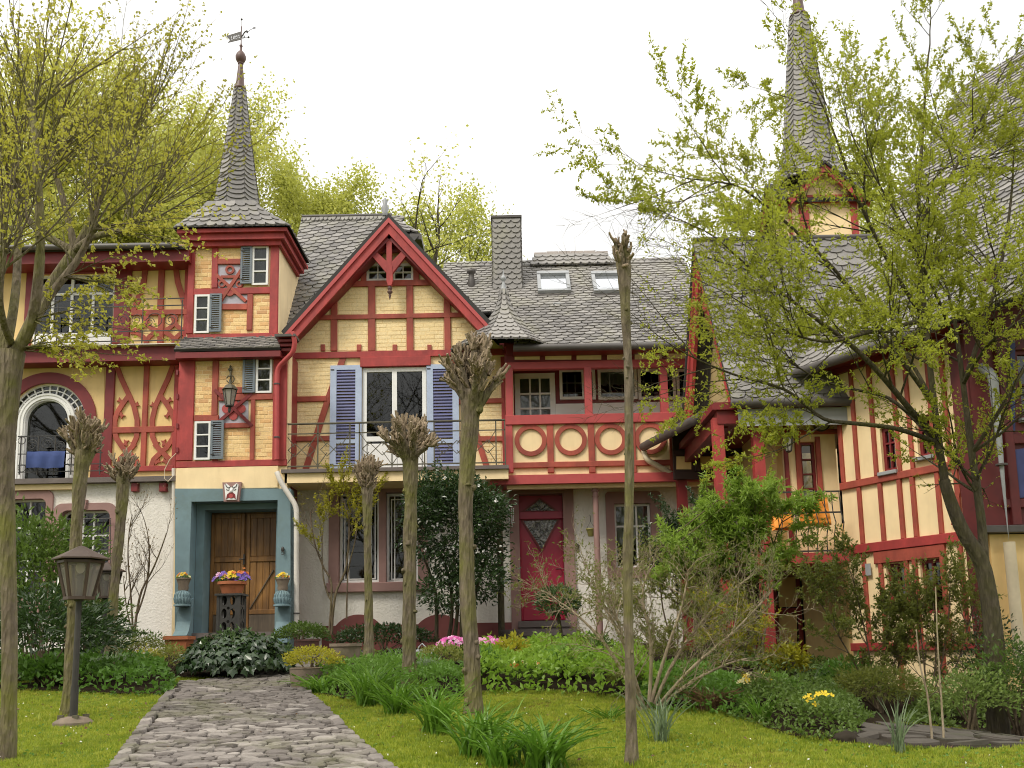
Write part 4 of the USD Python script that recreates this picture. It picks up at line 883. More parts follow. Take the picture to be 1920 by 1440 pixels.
for g_ in getattr(gl_, 'geoms', [gl_]):
    if g_.area > .002: obj(wn, 'pane', f.prism(MB(), g_.buffer(.003), -.09, -.084), GLASS)
dw = obj(lw_, 'arched_door', f.prism(MB(), arch(R2).difference(arch(R1)), -.16, .02), WHITE)
obj(dw, 'inner_moulding', f.prism(MB(), arch(R1 + .07).difference(arch(R1 + .03)), .022, .045), WHITE); obj(dw, 'outer_moulding', f.prism(MB(), arch(R2).difference(arch(R2 - .035)), .022, .04), WHITE)
obj(dw, 'pane', f.prism(MB(), arch(R1 + .004), -.10, -.094), GLASS); obj(dw, 'door_sill', f.box(MB(), cu - R3, cu + R3, -.2, .03, zlo - .05, zlo), WHITE)
# mullioned window above
L.window((62, 515, 214, 626), [0, .03, .16, .42, .68, .94, 1][1:-1] if False else [0, .21, .46, .74, 1], [0, .70, 1], .05, .05, rec=.04, name='balcony_window')
q = L.r((62, 626, 214, 647)); obj(lw_, 'window_apron', f.cham(MB(), q[0], q[1], -.05, .03, q[2], q[3], .01), WHITE)
L.wall(sbox(x0, zlo - .05, x1, ztop_), YELLOW_DEEP, .28)
L.shell(x0, x1, zlo - .05, ztop_, 3.5)
for rc, mt in (((215, 495, 246, 645), DARKRED), ((297, 497, 308, 582), REDB), ((246, 582, 354, 592), REDB), ((297, 592, 308, 645), REDB), ((346, 495, 354, 645), RED), ((48, 495, 62, 650), DARKRED), ((-20, 490, 354, 500), DARKRED), ((62, 500, 214, 514), DARKRED),
               ((196, 682, 213, 900), DARKRED), ((172, 800, 196, 900), DARKRED), ((213, 678, 332, 686), REDB), ((267, 686, 277, 878), REDB), ((213, 801, 328, 812), REDB), ((213, 874, 328, 884), RED), ((326, 678, 334, 884), RED), ((20, 668, 213, 690), DARKRED)):
    L.beam(rc, mt)
L.panel([(163, 690), (196, 690), (196, 800), (163, 800)], YELLOW_DEEP, .012, name='plaster_panel')
# arched spandrel about the fan window
sp_ = arch(R3 + .22).difference(arch(R3)).intersection(upper); obj(lw_, 'arch_timber', f.prism(MB(), sp_, -.02, .05), DARKRED)
for s_ in (1, -1):
    L.brace([(302 + s_ * 28, 500), (302 + s_ * 32, 530), (302 + s_ * 44, 568), (302 + s_ * 52, 584)], 10, REDB)
def arcp(cx, cy, r, a0, a1, n=14): return [(cx + r * math.cos(t), cy - r * math.sin(t)) for t in np.linspace(a0, a1, n)]
for cx in (248, 302, 354):
    cl = L.poly([(246, 592), (354, 592), (354, 644), (246, 644)])
    L.brace(arcp(cx, 592, 29, math.pi, 2 * math.pi), 8, REDB, clip=cl); L.brace(arcp(cx, 652, 29, 0, math.pi), 8, REDB, clip=cl)
def ogee(sx):                              # S-shaped ornamental timbers with their carved lobes
    cx = 272 + sx * 29; m = lambda dx: cx + sx * dx
    L.brace([(m(24), 686), (m(14), 712), (m(0), 742), (m(-9), 762), (m(-15), 788), (m(-15), 802)], 9, REDB)
    L.brace([(m(0), 742), (m(12), 758), (m(22), 774), (m(27), 790), (m(27), 806), (m(24), 822), (m(12), 840), (m(0), 850), (m(-12), 862), (m(-19), 882)], 9, REDB)
    L.brace([(m(-15), 802), (m(-14), 820), (m(-6), 838), (m(4), 848), (m(16), 860), (m(22), 882)], 9, REDB, w=.037)
    for x, y, a in ((12, 755, .6), (18, 775, -2.3), (-8, 763, 2.6), (-10, 838, 1.2), (8, 836, 1.8), (-10, 868, .4), (14, 868, 2.6)):
        u, z = f.px(m(x), y); a_ = a if sx > 0 else math.pi - a; p_ = 0.010
        d = np.array([math.cos(a_), math.sin(a_)]); n_ = np.array([-d[1], d[0]]); b0 = np.array([u, z])
        obj(lw_, 'carved_lobe', f.prism(MB(), Polygon([b0 + n_ * .05, b0 + d * .06 + n_ * .025, b0 + d * .12 + n_ * .05, b0 + d * .10, b0 + d * .12 - n_ * .05, b0 + d * .06 - n_ * .025, b0 - n_ * .05]), -.02, .034), REDB)
ogee(1); ogee(-1)
# overhang between the storeys, roof edge, ledge
yo = 18.35; mb = MB().box(x0, Xp(330, 660, yo), yo, YL - .004, Z(150, 678, yo), Z(150, 652, yo)); obj(lw_, 'overhang', mb, DARKRED)
obj(lw_, 'balcony_deck', MB().box(x0, Xp(333, 650, yo - .1), yo - .12, YL - .004, Z(150, 652, yo) + .004, Z(150, 647, yo - .1)), WHITEPIPE)
ye = 18.2; mb = MB().box(x0, Xp(352, 470, ye), ye + .08, YL - .004, Z(150, 490, ye), Z(150, 468, ye)); obj(lw_, 'eaves_soffit', mb, DARKRED)
slates_flat(lw_, lw_, (x0, ye, Z(150, 466, ye)), (1, 0, 0), np.array([0, 1.0, .32]), sbox(0, 0, Xp(350, 450, ye) - x0, 3.4), .3, .16, .1, rng)
obj(lw_, 'eaves_gutter', MB().tube([(x0, ye - .04, Z(150, 463, ye)), (Xp(335, 460, ye), ye - .04, Z(335, 461, ye))], .06, 8), GUTTER, True)
YB = 18.4; fb = Fr((0, YB), (1, 0)); LB_ = Fac(lw_, fb); zl1 = Z(150, 908, YB)
mb = MB().box(x0, Xp(330, 900, YB - .15), YB - .18, YL - .004, zl1, zl1 + .10); obj(lw_, 'stone_ledge', mb, STEP)
obj(lw_, 'ledge_fascia', MB().box(x0, Xp(140, 910, YB - .1), YB - .10, YB - .004, zl1 - .11, zl1 - .004), YELLOW)
for a, b in ((250, 262), (302, 315)): q = LB_.r((a, 907, b, 923)); obj(lw_, 'beam_end', fb.cham(MB(), q[0], q[1], -.02, .12, q[2], q[3]), DARKRED)
def archpoly(F_, rc, rise=.30):
    u0, u1, z0, z1 = F_.r(rc); r = (u1 - u0) * rise; q = sbox(u0, z0, u1, z1); return q.buffer(-r / 2, quad_segs=12).buffer(r / 2, quad_segs=12).union(sbox(u0, z0, u1, z1 - r)), (u0, u1, z0, z1)
for (rc, oc, nm) in (((97, 944, 216, 1150), (111, 957, 205, 1118), 1), ((0, 920, 96, 1150), (10, 936, 84, 1118), 0)):
    hole, _ = archpoly(LB_, oc); outer, (u0, u1, z0, z1) = archpoly(LB_, rc)
    obj(lw_, 'stone_window_frame', fb.prism(MB(), outer.difference(hole), -.25, .05), SAND)
    if nm: obj(lw_, 'frame_keystone', fb.prism(MB(), LB_.poly([(148, 938), (166, 938), (163, 955), (151, 955)]), .0, .09), SAND)
    LB_.window(oc, [0, .38, .62, 1] if nm else 2, [0, .25, .5, .72, 1], .04, .03, rec=.12, hole=hole, curtain=0)
    LB_.holes[-1] = outer
xb1 = fb.px(331, 1000)[0]
LB_.wall(sbox(x0, -.35, xb1, zl1 - .0), PLASTER, .3, 'lower_wall'); LB_.shell(x0, xb1, -.35, zl1, 3.5, name='lower_rear_wall')
gr_ = obj(lw_, 'window_grille', MB().tube([fb.P(fb.px(108, 974, .12)[0], .12, fb.px(108, 974, .12)[1]), fb.P(fb.px(208, 972, .12)[0], .12, fb.px(208, 972, .12)[1])], .010, 5), IRON)
for x in np.linspace(112, 207, 9):
    p0, p1 = fb.px(x, 974, .12), fb.px(x, 1100, .12); obj(gr_, 'grille_bar', MB().tube(fb.M([(p0[0], .12, p0[1]), (p1[0], .12, p1[1])]), .008, 5), IRON)
for y in (1000, 1030, 1062, 1098):
    p0, p1 = fb.px(110, y, .12), fb.px(208, y, .12); obj(gr_, 'grille_bar', MB().tube(fb.M([(p0[0], .125, p0[1]), (p1[0], .125, p1[1])]), .007, 5), IRON)
pipe(lw_, [fb.P(fb.px(326, 880, .1)[0], .1, Z(326, 880, YB)), fb.P(fb.px(326, 1000, .1)[0], .1, Z(326, 1000, YB)), fb.P(fb.px(326, 1190, .1)[0], .1, Z(326, 1190, YB))], .04, WHITEPIPE)
obj(lw_, 'loose_cable', MB().tube([pt(330, 850, .6), pt(318, 862, .62), pt(309, 880, .64), pt(308, 897, .64), pt(315, 903, .64), pt(325, 892, .62)], .008, 5), CREAMPIPE, True)
# iron balcony grilles
def iron_rail(name, label, y, xs_, tops, posts, orn):
    F_ = Fr((0, y), (1, 0)); t = thing(name, label, 'railing', (Xp((xs_[0] + xs_[1]) / 2, tops[-1], y), y, Z(150, tops[-1], y)))
    for i_, yy_ in enumerate(tops): p, q = F_.px(xs_[0], yy_), F_.px(xs_[1], yy_); z = (p[1] + q[1]) / 2; obj(t, 'rail', F_.box(MB(), p[0], q[0], -.009, .009, z - .009, z + .009), IRON)
    for x in posts: p, q = F_.px(x, tops[0]), F_.px(x, tops[-1] + 6); obj(t, 'upright', F_.box(MB(), p[0] - .009, p[0] + .009, -.012, .012, q[1], p[1]), IRON)
    for kind, x, yy_, r in orn:
        u, z = F_.px(x, yy_); th = np.linspace(0, 2 * math.pi, 15) if kind == 'o' else np.linspace(0, 3.4 * math.pi, 22)
        rr = r / 97. * (np.ones_like(th) if kind == 'o' else np.linspace(1, .25, len(th)))
        obj(t, 'ring' if kind == 'o' else 'scroll', MB().tube(F_.P(u + rr * np.cos(th), th * 0, z + rr * np.sin(th)), .0075, 5), IRON, True)
    return t
iron_rail('iron_railing', 'thin black iron railing with rings across the arched garden door', 18.28, (34, 192), (817, 850, 871, 884), (40, 73, 104, 136, 190), [('o', 41, 826, 7), ('o', 41, 878, 7), ('s', 60, 834, 11), ('s', 88, 832, 13), ('s', 112, 836, 10), ('o', 134, 866, 8), ('s', 150, 834, 10), ('s', 170, 836, 10), ('o', 190, 878, 6)])
iron_rail('iron_railing', 'thin black iron railing with scrolls in front of the white upper balcony window', 18.3, (68, 345), (562, 575, 622, 640), (70, 110, 160, 212, 269, 342), [('s', 90, 595, 14), ('o', 130, 597, 12), ('s', 150, 600, 12), ('s', 180, 596, 14), ('o', 200, 600, 10), ('s', 230, 599, 13), ('s', 256, 599, 11), ('o', 290, 600, 14), ('s', 320, 600, 14), ('s', 280, 604, 10)])
clth = thing('blue_cloth', 'blue cloth hung over the iron railing of the arched door', 'cloth', pt(88, 870, .5)); fc = Fr((0, 18.25), (1, 0)); n = 24
uu = np.linspace(fc.px(53, 850)[0], fc.px(123, 850)[0], n); A_ = []
for k, (yy_, dw_) in enumerate(((846, .02), (845, -.03), (847, .035), (858, .05), (868, .055), (878, .05))): A_.append(fc.P(uu, dw_ + .018 * np.sin(uu * 22 + k * .3) * (k > 1), np.full(n, Z(88, yy_, 18.25)) - .01 * np.sin(uu * 9) * (k == 5)))
A_ = np.array(A_); ii = (np.arange(5)[:, None] * n + np.arange(n - 1)).ravel()
obj(clth, 'cloth_sheet', (A_.reshape(-1, 3), np.concatenate([np.stack([ii, ii + n, ii + n + 1], -1), np.stack([ii, ii + n + 1, ii + 1], -1)])), paint('blue_cloth', (.04, .065, .19), .9, .2, 8., .2, 80.), True)

# ================================================================ loggia house
rng = np.random.default_rng(14)
YO = 18.5; f = Fr((0, YO), (1, 0)); lg = thing('loggia_house', 'house with an open red loggia of ringed panels above a crimson front door', 'house', (Xp(1110, 1200, 19), 19.1, 0))
O = Fac(lg, f); ox0, ox1 = f.px(948, 800)[0], Xp(1450, 800, YO)
zA, zB, zC = Z(1100, 905, YO), Z(1100, 780, YO), Z(1100, 655, YO)
for i_, x in enumerate((948, 1096, 1238, 1380)): O.beam((x, 689, x + 14, 792), REDP, w=.06, w0=-.10, name='loggia_post')
for rc, mt, w in (((948, 675, 1440, 689), REDP, .055), ((948, 776, 1440, 793), REDP, .075), ((948, 864, 1440, 874), REDB, .05)): O.beam(rc, mt, w, -.08)
O.beam((948, 640, 1440, 662), DARKRED, .03, -.08)
for a, b in ((965, 1012), (1022, 1071), (1081, 1127), (1138, 1180), (1190, 1240), (1250, 1300), (1310, 1360)): O.panel([(a, 662), (b, 662), (b, 675), (a, 675)], YELLOW, .03, -.05, 'frieze_panel')
obj(lg, 'frieze_beam', f.box(MB(), ox0, ox1, -.08, .012, Z(1100, 676, YO), Z(1100, 661, YO)), DARKRED)
O.wall(sbox(ox0, zA - .1, ox1, zB), YELLOW, .12, 'parapet')
xsp = (948, 1026, 1103, 1180, 1255, 1330, 1405)
for i_, x in enumerate(xsp): O.beam((x, 793, x + (14 if i_ == 0 else 12), 887), REDB if i_ else REDP, .046)
for c_ in (995, 1070, 1145, 1219, 1294, 1369):
    u, z = f.px(c_, 826 - (c_ - 995) * .015); O.k += 1
    obj(lg, 'ring_ornament', f.prism(MB(), Point(u, z).buffer(.315, 24).difference(Point(u, z).buffer(.225, 24)), -.02, .040), REDB)
bb0 = Xp(919, 900, 18.35); obj(lg, 'sill_beam', MB().box(bb0, ox1, 18.36, 19.1, Z(1100, 905, 18.35), Z(1100, 888, 18.35)), REDP)
# loggia back wall with its door and windows
YI = 19.45; fi = Fr((0, YI), (1, 0)); I = Fac(lg, fi)
zf = fi.px(1100, 800)[1]; zce = Z(1100, 640, YI)
dr = (968, 703, 1040, 830)
I.window((966, 700, 1042, 840), [0, 1 / 3, 2 / 3, 1], [0, .30, .53, .76, 1], .11, .036, rec=-.01, name='loggia_door', curtain=1.)
for a, b in ((1049, 1096), (1098, 1116), (1121, 1194), (1196, 1240), (1246, 1266), (1268, 1290), (1296, 1340)):
    I.window((a, 693, b, 750), [0, 1], [0, 1], .058, .02, rec=-.02, proud=.06, name='loggia_window', curtain=.45 if a in (1121, 1246) else 0)
    for k in (.33, .66): q = I.r((a, 693, b, 750)); obj(lg, 'inner_sash', fi.box(fi.box(MB(), q[0] + .04, q[1] - .04, -.25, -.235, q[2] + (q[3] - q[2]) * k - .012, q[2] + (q[3] - q[2]) * k + .012), q[0] + (q[1] - q[0]) * k - .012, q[0] + (q[1] - q[0]) * k + .012, -.254, -.239, q[2] + .04, q[3] - .04), WHITE)
I.wall(sbox(ox0 - .1, zA, Xp(1450, 800, YI), zce), DARKRED, .2, 'loggia_back_wall'); q = I.r((1043, 754, 1440, 840)); obj(lg, 'white_dado', fi.box(MB(), q[0], q[1], .0, .03, zA, q[3]), WHITE)
I.shell(ox0 - .1, Xp(1450, 800, YI), zA, zce, 2.2, name='upper_rear_wall')
obj(lg, 'loggia_floor', MB().box(ox0, ox1, YO + .13, YI - .005, zA + .0, zA + .12), STEP)
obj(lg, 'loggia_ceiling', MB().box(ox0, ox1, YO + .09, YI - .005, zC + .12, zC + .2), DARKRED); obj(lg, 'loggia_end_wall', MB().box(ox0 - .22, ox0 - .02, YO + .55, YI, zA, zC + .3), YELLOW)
# roof
ye_, yr_ = 18.15, 20.9; zE = Z(1100, 646, ye_); zR = Z(1060, 489, yr_); bv = np.array([0, yr_ - ye_, zR - zE]); Lb = np.linalg.norm(bv); rx0, rx1 = Xp(815, 560, ye_), Xp(1284, 488, yr_)
o = np.array([rx0, ye_, zE]); bn = bv / Lb; nr = np.cross([1, 0, 0], bn)
def onroof(px, py):                        # (a, b) on the roof plane of a pixel
    r = ray(px, py); k = ((o @ nr) / (r @ nr)); p = r * k - o; return p[0], p @ bn
xw = Xp(964, 650, YG) - rx0; rp = Polygon([(xw, 0), (rx1 - rx0, 0), (rx1 - rx0, Lb - .25), (rx1 - rx0 - .12, Lb), (0, Lb), (0, Lb * .37), (xw, Lb * .37)])
holes = []
for rc in ((1014, 522, 1062, 549), (1117, 522, 1165, 549)):
    a0_, b0_ = onroof((rc[0] + rc[2]) / 2, rc[3]); a1_, b1_ = onroof((rc[0] + rc[2]) / 2, rc[1]); l_, r_ = onroof(rc[0], (rc[1] + rc[3]) / 2)[0], onroof(rc[2], (rc[1] + rc[3]) / 2)[0]
    holes.append((l_, r_, b0_, b1_))
hs = shapely.union_all([sbox(*(h[0] - .06, h[2] - .06, h[1] + .06, h[3] + .06)) for h in holes])
slates_flat(lg, lg, o, (1, 0, 0), bv, rp, .225, .115, .06, rng, holes=hs)
W3_ = lambda a, b, l: o + np.multiply.outer(a, [1., 0, 0]) + np.multiply.outer(b, bn) + np.multiply.outer(l, nr)
def rbox(mb, a0, a1, b0, b1, l0, l1):
    c = [(a0, b0, l0), (a1, b0, l0), (a1, b1, l0), (a0, b1, l0), (a0, b0, l1), (a1, b0, l1), (a1, b1, l1), (a0, b1, l1)]; return mb.hexa(np.array([W3_(*q) for q in c]))
for l_, r_, b0_, b1_ in holes:
    mb = MB(); fw2 = .075
    rbox(mb, l_ - fw2, r_ + fw2, b0_ - fw2, b0_, -.02, .10); rbox(mb, l_ - fw2, r_ + fw2, b1_, b1_ + fw2 * 1.6, -.02, .13); rbox(mb, l_ - fw2, l_, b0_, b1_, -.02, .115); rbox(mb, r_, r_ + fw2, b0_, b1_, -.02, .115)
    sk_ = obj(lg, 'skylight', mb, LEAD); obj(sk_, 'pane', rbox(MB(), l_, r_, b0_, b1_, .05, .06), SKYGLASS); obj(sk_, 'flashing', rbox(MB(), l_ - .14, r_ + .14, b0_ - .16, b0_ - fw2 - .004, .018, .03), GUTTER)
# ridge course, raised lead-topped ridge roof, vents
slates_flat(lg, lg, o + bn * (Lb - .26) + nr * .02, (1, 0, 0), bv, sbox(.3, 0, rx1 - rx0 - .06, .24), .13, .24, 0., rng, base=False, name='ridge_slate')
a_, b_ = Xp(990, 475, yr_), Xp(1152, 475, yr_); za_, zt_ = zR - .22, Z(1070, 470, yr_)
Lf = lambda z: (a_ + .22 * ((z - za_) / (zt_ - za_)) ** .6 * .8, yr_ - .30 + .40 * ((z - za_) / (zt_ - za_)), z); Rf = lambda z: (b_ - .22 * ((z - za_) / (zt_ - za_)) ** .6 * .8, yr_ - .30 + .40 * ((z - za_) / (zt_ - za_)), z)
slates_patch(lg, Lf, Rf, np.linspace(za_, zt_ - .06, 4), .2, rng)
mb = MB(); n_ = 6
for k in range(n_): mb.box(lerp(a_ + .14, b_ - .14, k / n_) + .004, lerp(a_ + .14, b_ - .14, (k + 1) / n_) - .004, yr_ + .06, yr_ + 1.2, zt_ - .05, zt_ + (.02 if 0 < k < n_ - 1 else -.0))
obj(lg, 'lead_cap', mb, paint('pale_lead', (.42, .37, .345), .5, .15, 4., .1, 40.)); obj(lg, 'ridge_back', MB().box(a_ + .1, b_ - .1, yr_ + .1, yr_ + 1.2, za_, zt_ - .1), SLATEB)
mb = MB(); mb.add([tuple(W3_(0, Lb, 0)), tuple(W3_(rx1 - rx0, Lb, 0)), (rx1, yr_ + 3, zE), (rx0, yr_ + 3, zE)], [(0, 2, 1), (0, 3, 2)]); mb.add([(rx1 - .05, ye_ + .3, zE), (rx1 - .05, yr_, zR - .05), (rx1 - .05, yr_ + 2.7, zE)], [(0, 1, 2)]); mb.add([(rx0 + .05, ye_ + 1.5, zE), (rx0 + .05, yr_, zR - .05), (rx0 + .05, yr_ + 2.7, zE)], [(0, 1, 2)]); obj(lg, 'rear_roof', mb, SLATEB)
gy = ye_ - .05; obj(lg, 'gutter', MB().tube([(Xp(962, 652, gy), gy, Z(962, 653, gy)), (Xp(1330, 650, gy), gy, Z(1100, 651, gy))], .072, 10), GUTTER, True)
obj(lg, 'eaves_board', MB().box(Xp(962, 652, gy), rx1, ye_ + .0, ye_ + .33, zE - .12, zE - .05), DARKRED)
for i_, (x, y) in enumerate(((884, 528), (1038, 566))):
    a2, b2 = onroof(x, y + 8); p = W3_(a2, b2, 0)
    if i_ == 0: obj(lg, 'vent_pipe', MB().lathe([(.09, -.1), (.075, .16), (.06, .18), (.06, .28), (.10, .30), (.10, .36), (0, .38)], p, 10), GUTTER, True)
    else: obj(lg, 'roof_hook', MB().tube([p + [0, -.02, .03], p + [.02, -.12, .02], p + [.14, -.14, .0]], .018, 6), LEAD, True)
# slate-hung chimney, flared at its foot
yc_ = 19.9; cx0, cx1, ct, cb = 918, 978, 404, 578
zt3, zb3 = Z(948, ct, yc_), Z(948, cb, 19.45); zk = Z(948, 500, yc_)
def hwc(z):
    t = np.clip((zk - z) / (zk - zb3), 0, 1); return .30 + .11 * t ** 2.2
xm_ = Xp(950, 450, yc_); ym_ = yc_ + .32
for k in range(4):
    th = k * math.pi / 2; c_, s_ = math.cos(th), math.sin(th)
    def corner(z, sg, c_=c_, s_=s_): h = hwc(z); x, y = sg * h, -h; return (xm_ + x * c_ - y * s_, ym_ + x * s_ + y * c_, z)
    if k == 2: continue
    slates_patch(lg, lambda z, c=corner: c(z, -1), lambda z, c=corner: c(z, 1), np.linspace(zb3, zt3 - .05, 20), .23, rng)
obj(lg, 'chimney_core', MB().box(xm_ - .29, xm_ + .29, ym_ - .28, ym_ + .30, zb3, zt3 - .06), SLATEB); obj(lg, 'chimney_cap', MB().box(xm_ - .34, xm_ + .34, ym_ - .34, ym_ + .34, zt3 - .05, zt3), GUTTER)
# witch-hat turret
tx, ty = Xp(946, 640, 18.75), 18.9; zb4, zt4 = Z(946, 650, 18.3), Z(938, 545, ty)
rt_ = lambda z: .07 + 1.10 * np.clip(1 - (z - zb4) / (zt4 - zb4), 0, 1.1) ** 1.9
for k in range(8):
    A, B = -math.pi / 2 - .35 + k * math.pi / 4, -math.pi / 2 - .35 + (k + 1) * math.pi / 4
    if math.sin((A + B) / 2) > .7: continue
    slates_patch(lg, lambda z, A=A: (tx + rt_(z) * math.cos(A), ty + rt_(z) * math.sin(A), z), lambda z, B=B: (tx + rt_(z) * math.cos(B), ty + rt_(z) * math.sin(B), z), np.linspace(zb4, zt4, 12), .17, rng)
z_ = lambda py: Z(938, py, ty); obj(lg, 'turret_finial', MB().lathe([(.10, z_(552)), (.075, z_(545)), (.03, z_(531)), (.03, z_(527)), (.055, z_(525)), (.06, z_(522)), (.045, z_(519)), (.015, z_(516)), (.006, z_(506)), (0, z_(505))], (tx, ty, 0), 12), LEAD, True)
# ground floor: wall, stone surrounds, crimson door, window, columns, steps
fl = Fr((0, 19.1), (1, 0)); lo = Fac(lg, fl); xg0, xg1 = fl.px(962, 1000)[0] + .002, Xp(1450, 1000, 19.1); zc0 = Z(1100, 905, 18.9)
lo.holes += [lo.poly([(960, 908), (1074, 908), (1074, 1200), (960, 1200)]).envelope, archpoly(lo, (1137, 922, 1241, 1084), .12)[0]]
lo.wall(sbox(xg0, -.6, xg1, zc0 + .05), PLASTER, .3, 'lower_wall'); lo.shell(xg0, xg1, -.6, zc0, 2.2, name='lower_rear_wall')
du0, du1, dz0, dz1 = lo.r((975, 926, 1058, 1163)); v0, v1, v2, v3 = lo.holes[0].bounds
obj(lg, 'door_surround', fl.prism(MB(), sbox(v0, v1, v2, v3).difference(sbox(du0, v1 - 1, du1, dz1)), -.28, .05), SAND)
CRIM = paint('crimson_door_paint', (.36, .014, .048), .4, .12, 3., .05, 40.)
door = obj(lg, 'front_door', fl.prism(MB(), sbox(du0, dz0, du1, dz1), -.26, -.22), CRIM)
tz = lo.r((975, 957, 1058, 971)); obj(door, 'transom', fl.cham(MB(), du0, du1, -.22, -.14, tz[2], tz[3]), CRIM)
tri1 = lo.poly([(985, 955), (1012, 934), (1042, 955)]); tri2 = lo.poly([(981, 974), (1046, 972), (1016, 1028)])
RIPPLE = mat('rippled_glass', {'g': ('geometry', {}), 'n': ('noise_texture', {'scale': 9., 'detail': 3., 'distortion': 1.5}), 'b': ('bump', {'strength': .9, 'distance': .05}), 'r': ('rgb_ramp', {'ramp': [(.42, (.03, .03, .028)), (.62, (.34, .33, .31))]}), 'p': ('principled_bsdf', {'roughness': .12, 'specular_ior_level': .9})}, [('g.position', 'n.vector'), ('n.fac', 'b.height'), ('n.fac', 'r.fac'), ('r.color', 'p.base_color'), ('b.normal', 'p.normal')])
for tr in (tri1, tri2):
    obj(door, 'door_pane', fl.prism(MB(), tr, -.215, -.205), RIPPLE); obj(door, 'pane_moulding', fl.prism(MB(), tr.buffer(.035, join_style='mitre').difference(tr), -.22, -.185), DARKRED)
obj(door, 'stile', fl.cham(MB(), du0 + .004, du0 + .035, -.22, -.19, dz0 + .005, tz[2] - .004), CRIM); obj(door, 'stile', fl.cham(MB(), du1 - .035, du1 - .004, -.22, -.19, dz0 + .005, tz[2] - .004), CRIM); obj(door, 'kick_rail', fl.cham(MB(), du0 + .04, du1 - .04, -.22, -.20, dz0 + .01, dz0 + .25), CRIM)
obj(door, 'handle', MB().tube(fl.M([(du1 - .06, -.2, dz0 + 1.02), (du1 - .06, -.14, dz0 + 1.02), (du1 - .17, -.14, dz0 + 1.02)]), .012, 6), IRON, True)
hole, (u0, u1, z0, z1) = archpoly(lo, (1137, 922, 1241, 1084), .12); wr = (1153, 944, 1221, 1064); q = lo.r(wr)
obj(lg, 'stone_window_frame', fl.prism(MB(), hole.difference(sbox(*[q[0], q[2], q[1], q[3]])), -.25, .05), SAND)
h_ = list(lo.holes); lo.window(wr, [0, .64, 1], [0, .66, 1], .045, .035, rec=.08, curtain=.62); lo.holes = h_
for rc in ((897, 1170, 962, 1240),): pass
cols = []
for x, y0, y1, yy_ in ((1122, 904, 1185, 18.62), (939, 906, 1196, 18.62)):
    c = np.array([Xp(x, 1100, yy_), yy_, 0]); zt5 = Z(x, y0, yy_); zb5 = float(gz(c[0], c[1])) - .05
    t_ = obj(lg, 'column', MB().lathe([(.085, zb5), (.085, zb5 + .25), (.065, zb5 + .27), (.055, zt5 - .30), (.075, zt5 - .29), (.05, zt5 - .26), (.052, zt5 - .2)], c, 12), SAND if x > 1000 else BARKD, True)
    obj(t_, 'capital', MB().lathe([(.052, zt5 - .2), (.08, zt5 - .17), (.06, zt5 - .14), (.10, zt5 - .07), (.13, zt5 - .05), (.13, zt5 - .001)], c, 12), SAND, True)
for k, (pxs, py, dep) in enumerate((((972, 1070), 1166, 18.72), ((952, 1085), 1181, 18.40), ((937, 1104), 1200, 18.08))):
    zt6 = dz0 - .02 - k * .165; mb = MB().box(Xp(pxs[0], py, dep), Xp(pxs[1], py, dep), dep, 19.06 - .0 if k == 0 else 18.72 - (k - 1) * .32, zt6 - .12, zt6); mb.box(Xp(pxs[0], py, dep) + .03, Xp(pxs[1], py, dep) - .03, dep + .03, 19.05, -.7, zt6 - .124); obj(lg, 'step', mb, STEP)
u0, u1 = fl.px(895, 1100)[0], fl.px(960, 1100)[0]
obj(lg, 'door_plaque', fl.prism(MB(), lo.poly([(1081, 1018), (1086, 1022), (1086, 1030), (1081, 1034), (1076, 1030), (1076, 1022)]), .0, .03), IRON)
wc = thing('wind_chime', 'silver wind chime hanging beside the crimson door', 'wind chime', (Xp(958, 946, 18.8), 18.8, Z(958, 946, 18.8))); c = np.array([Xp(958, 947, 18.8), 18.8, Z(958, 947, 18.8)])
obj(wc, 'chime_disc', MB().lathe([(0, -.01), (.065, -.01), (.065, .01), (0, .012)], c, 12), IRON); obj(wc, 'cord', MB().tube([c, c + [0, 0, .42]], .003, 4), IRON)
STEEL = mat('steel_tube', {'p': ('principled_bsdf', {'base_color': (.7, .7, .7), 'metallic': .9, 'roughness': .25})}, [])
for k in range(5):
    a = k * 1.2566; p = c + [.045 * math.cos(a), .045 * math.sin(a), -.06]; obj(wc, 'chime_tube', MB().tube([p, p - [0, 0, .26 + .03 * k]], .011, 6), STEEL, True)
hp = thing('hanging_pot', 'small olive flower pot hanging on a hook by the front window', 'pot', (Xp(1108, 985, 18.7), 18.7, Z(1108, 1000, 18.7))); c = np.array([Xp(1108, 1006, 18.7), 18.7, Z(1108, 1006, 18.7)])
obj(hp, 'pot_body', MB().lathe([(0, 0), (.05, 0), (.085, .13), (.095, .13), (.095, .16), (.08, .16), (.075, .12), (0, .12)], c, 14), paint('olive_glaze', (.22, .20, .055), .5, .15), True); obj(hp, 'pot_hanger', MB().tube([c + [-.085, 0, .15], c + [0, 0, .30], c + [.085, 0, .15]], .005, 5), IRON); obj(hp, 'hook', MB().tube([c + [0, 0, .29], c + [0, 0, .40], c + [-.01, 0, .43]], .008, 5), IRON)
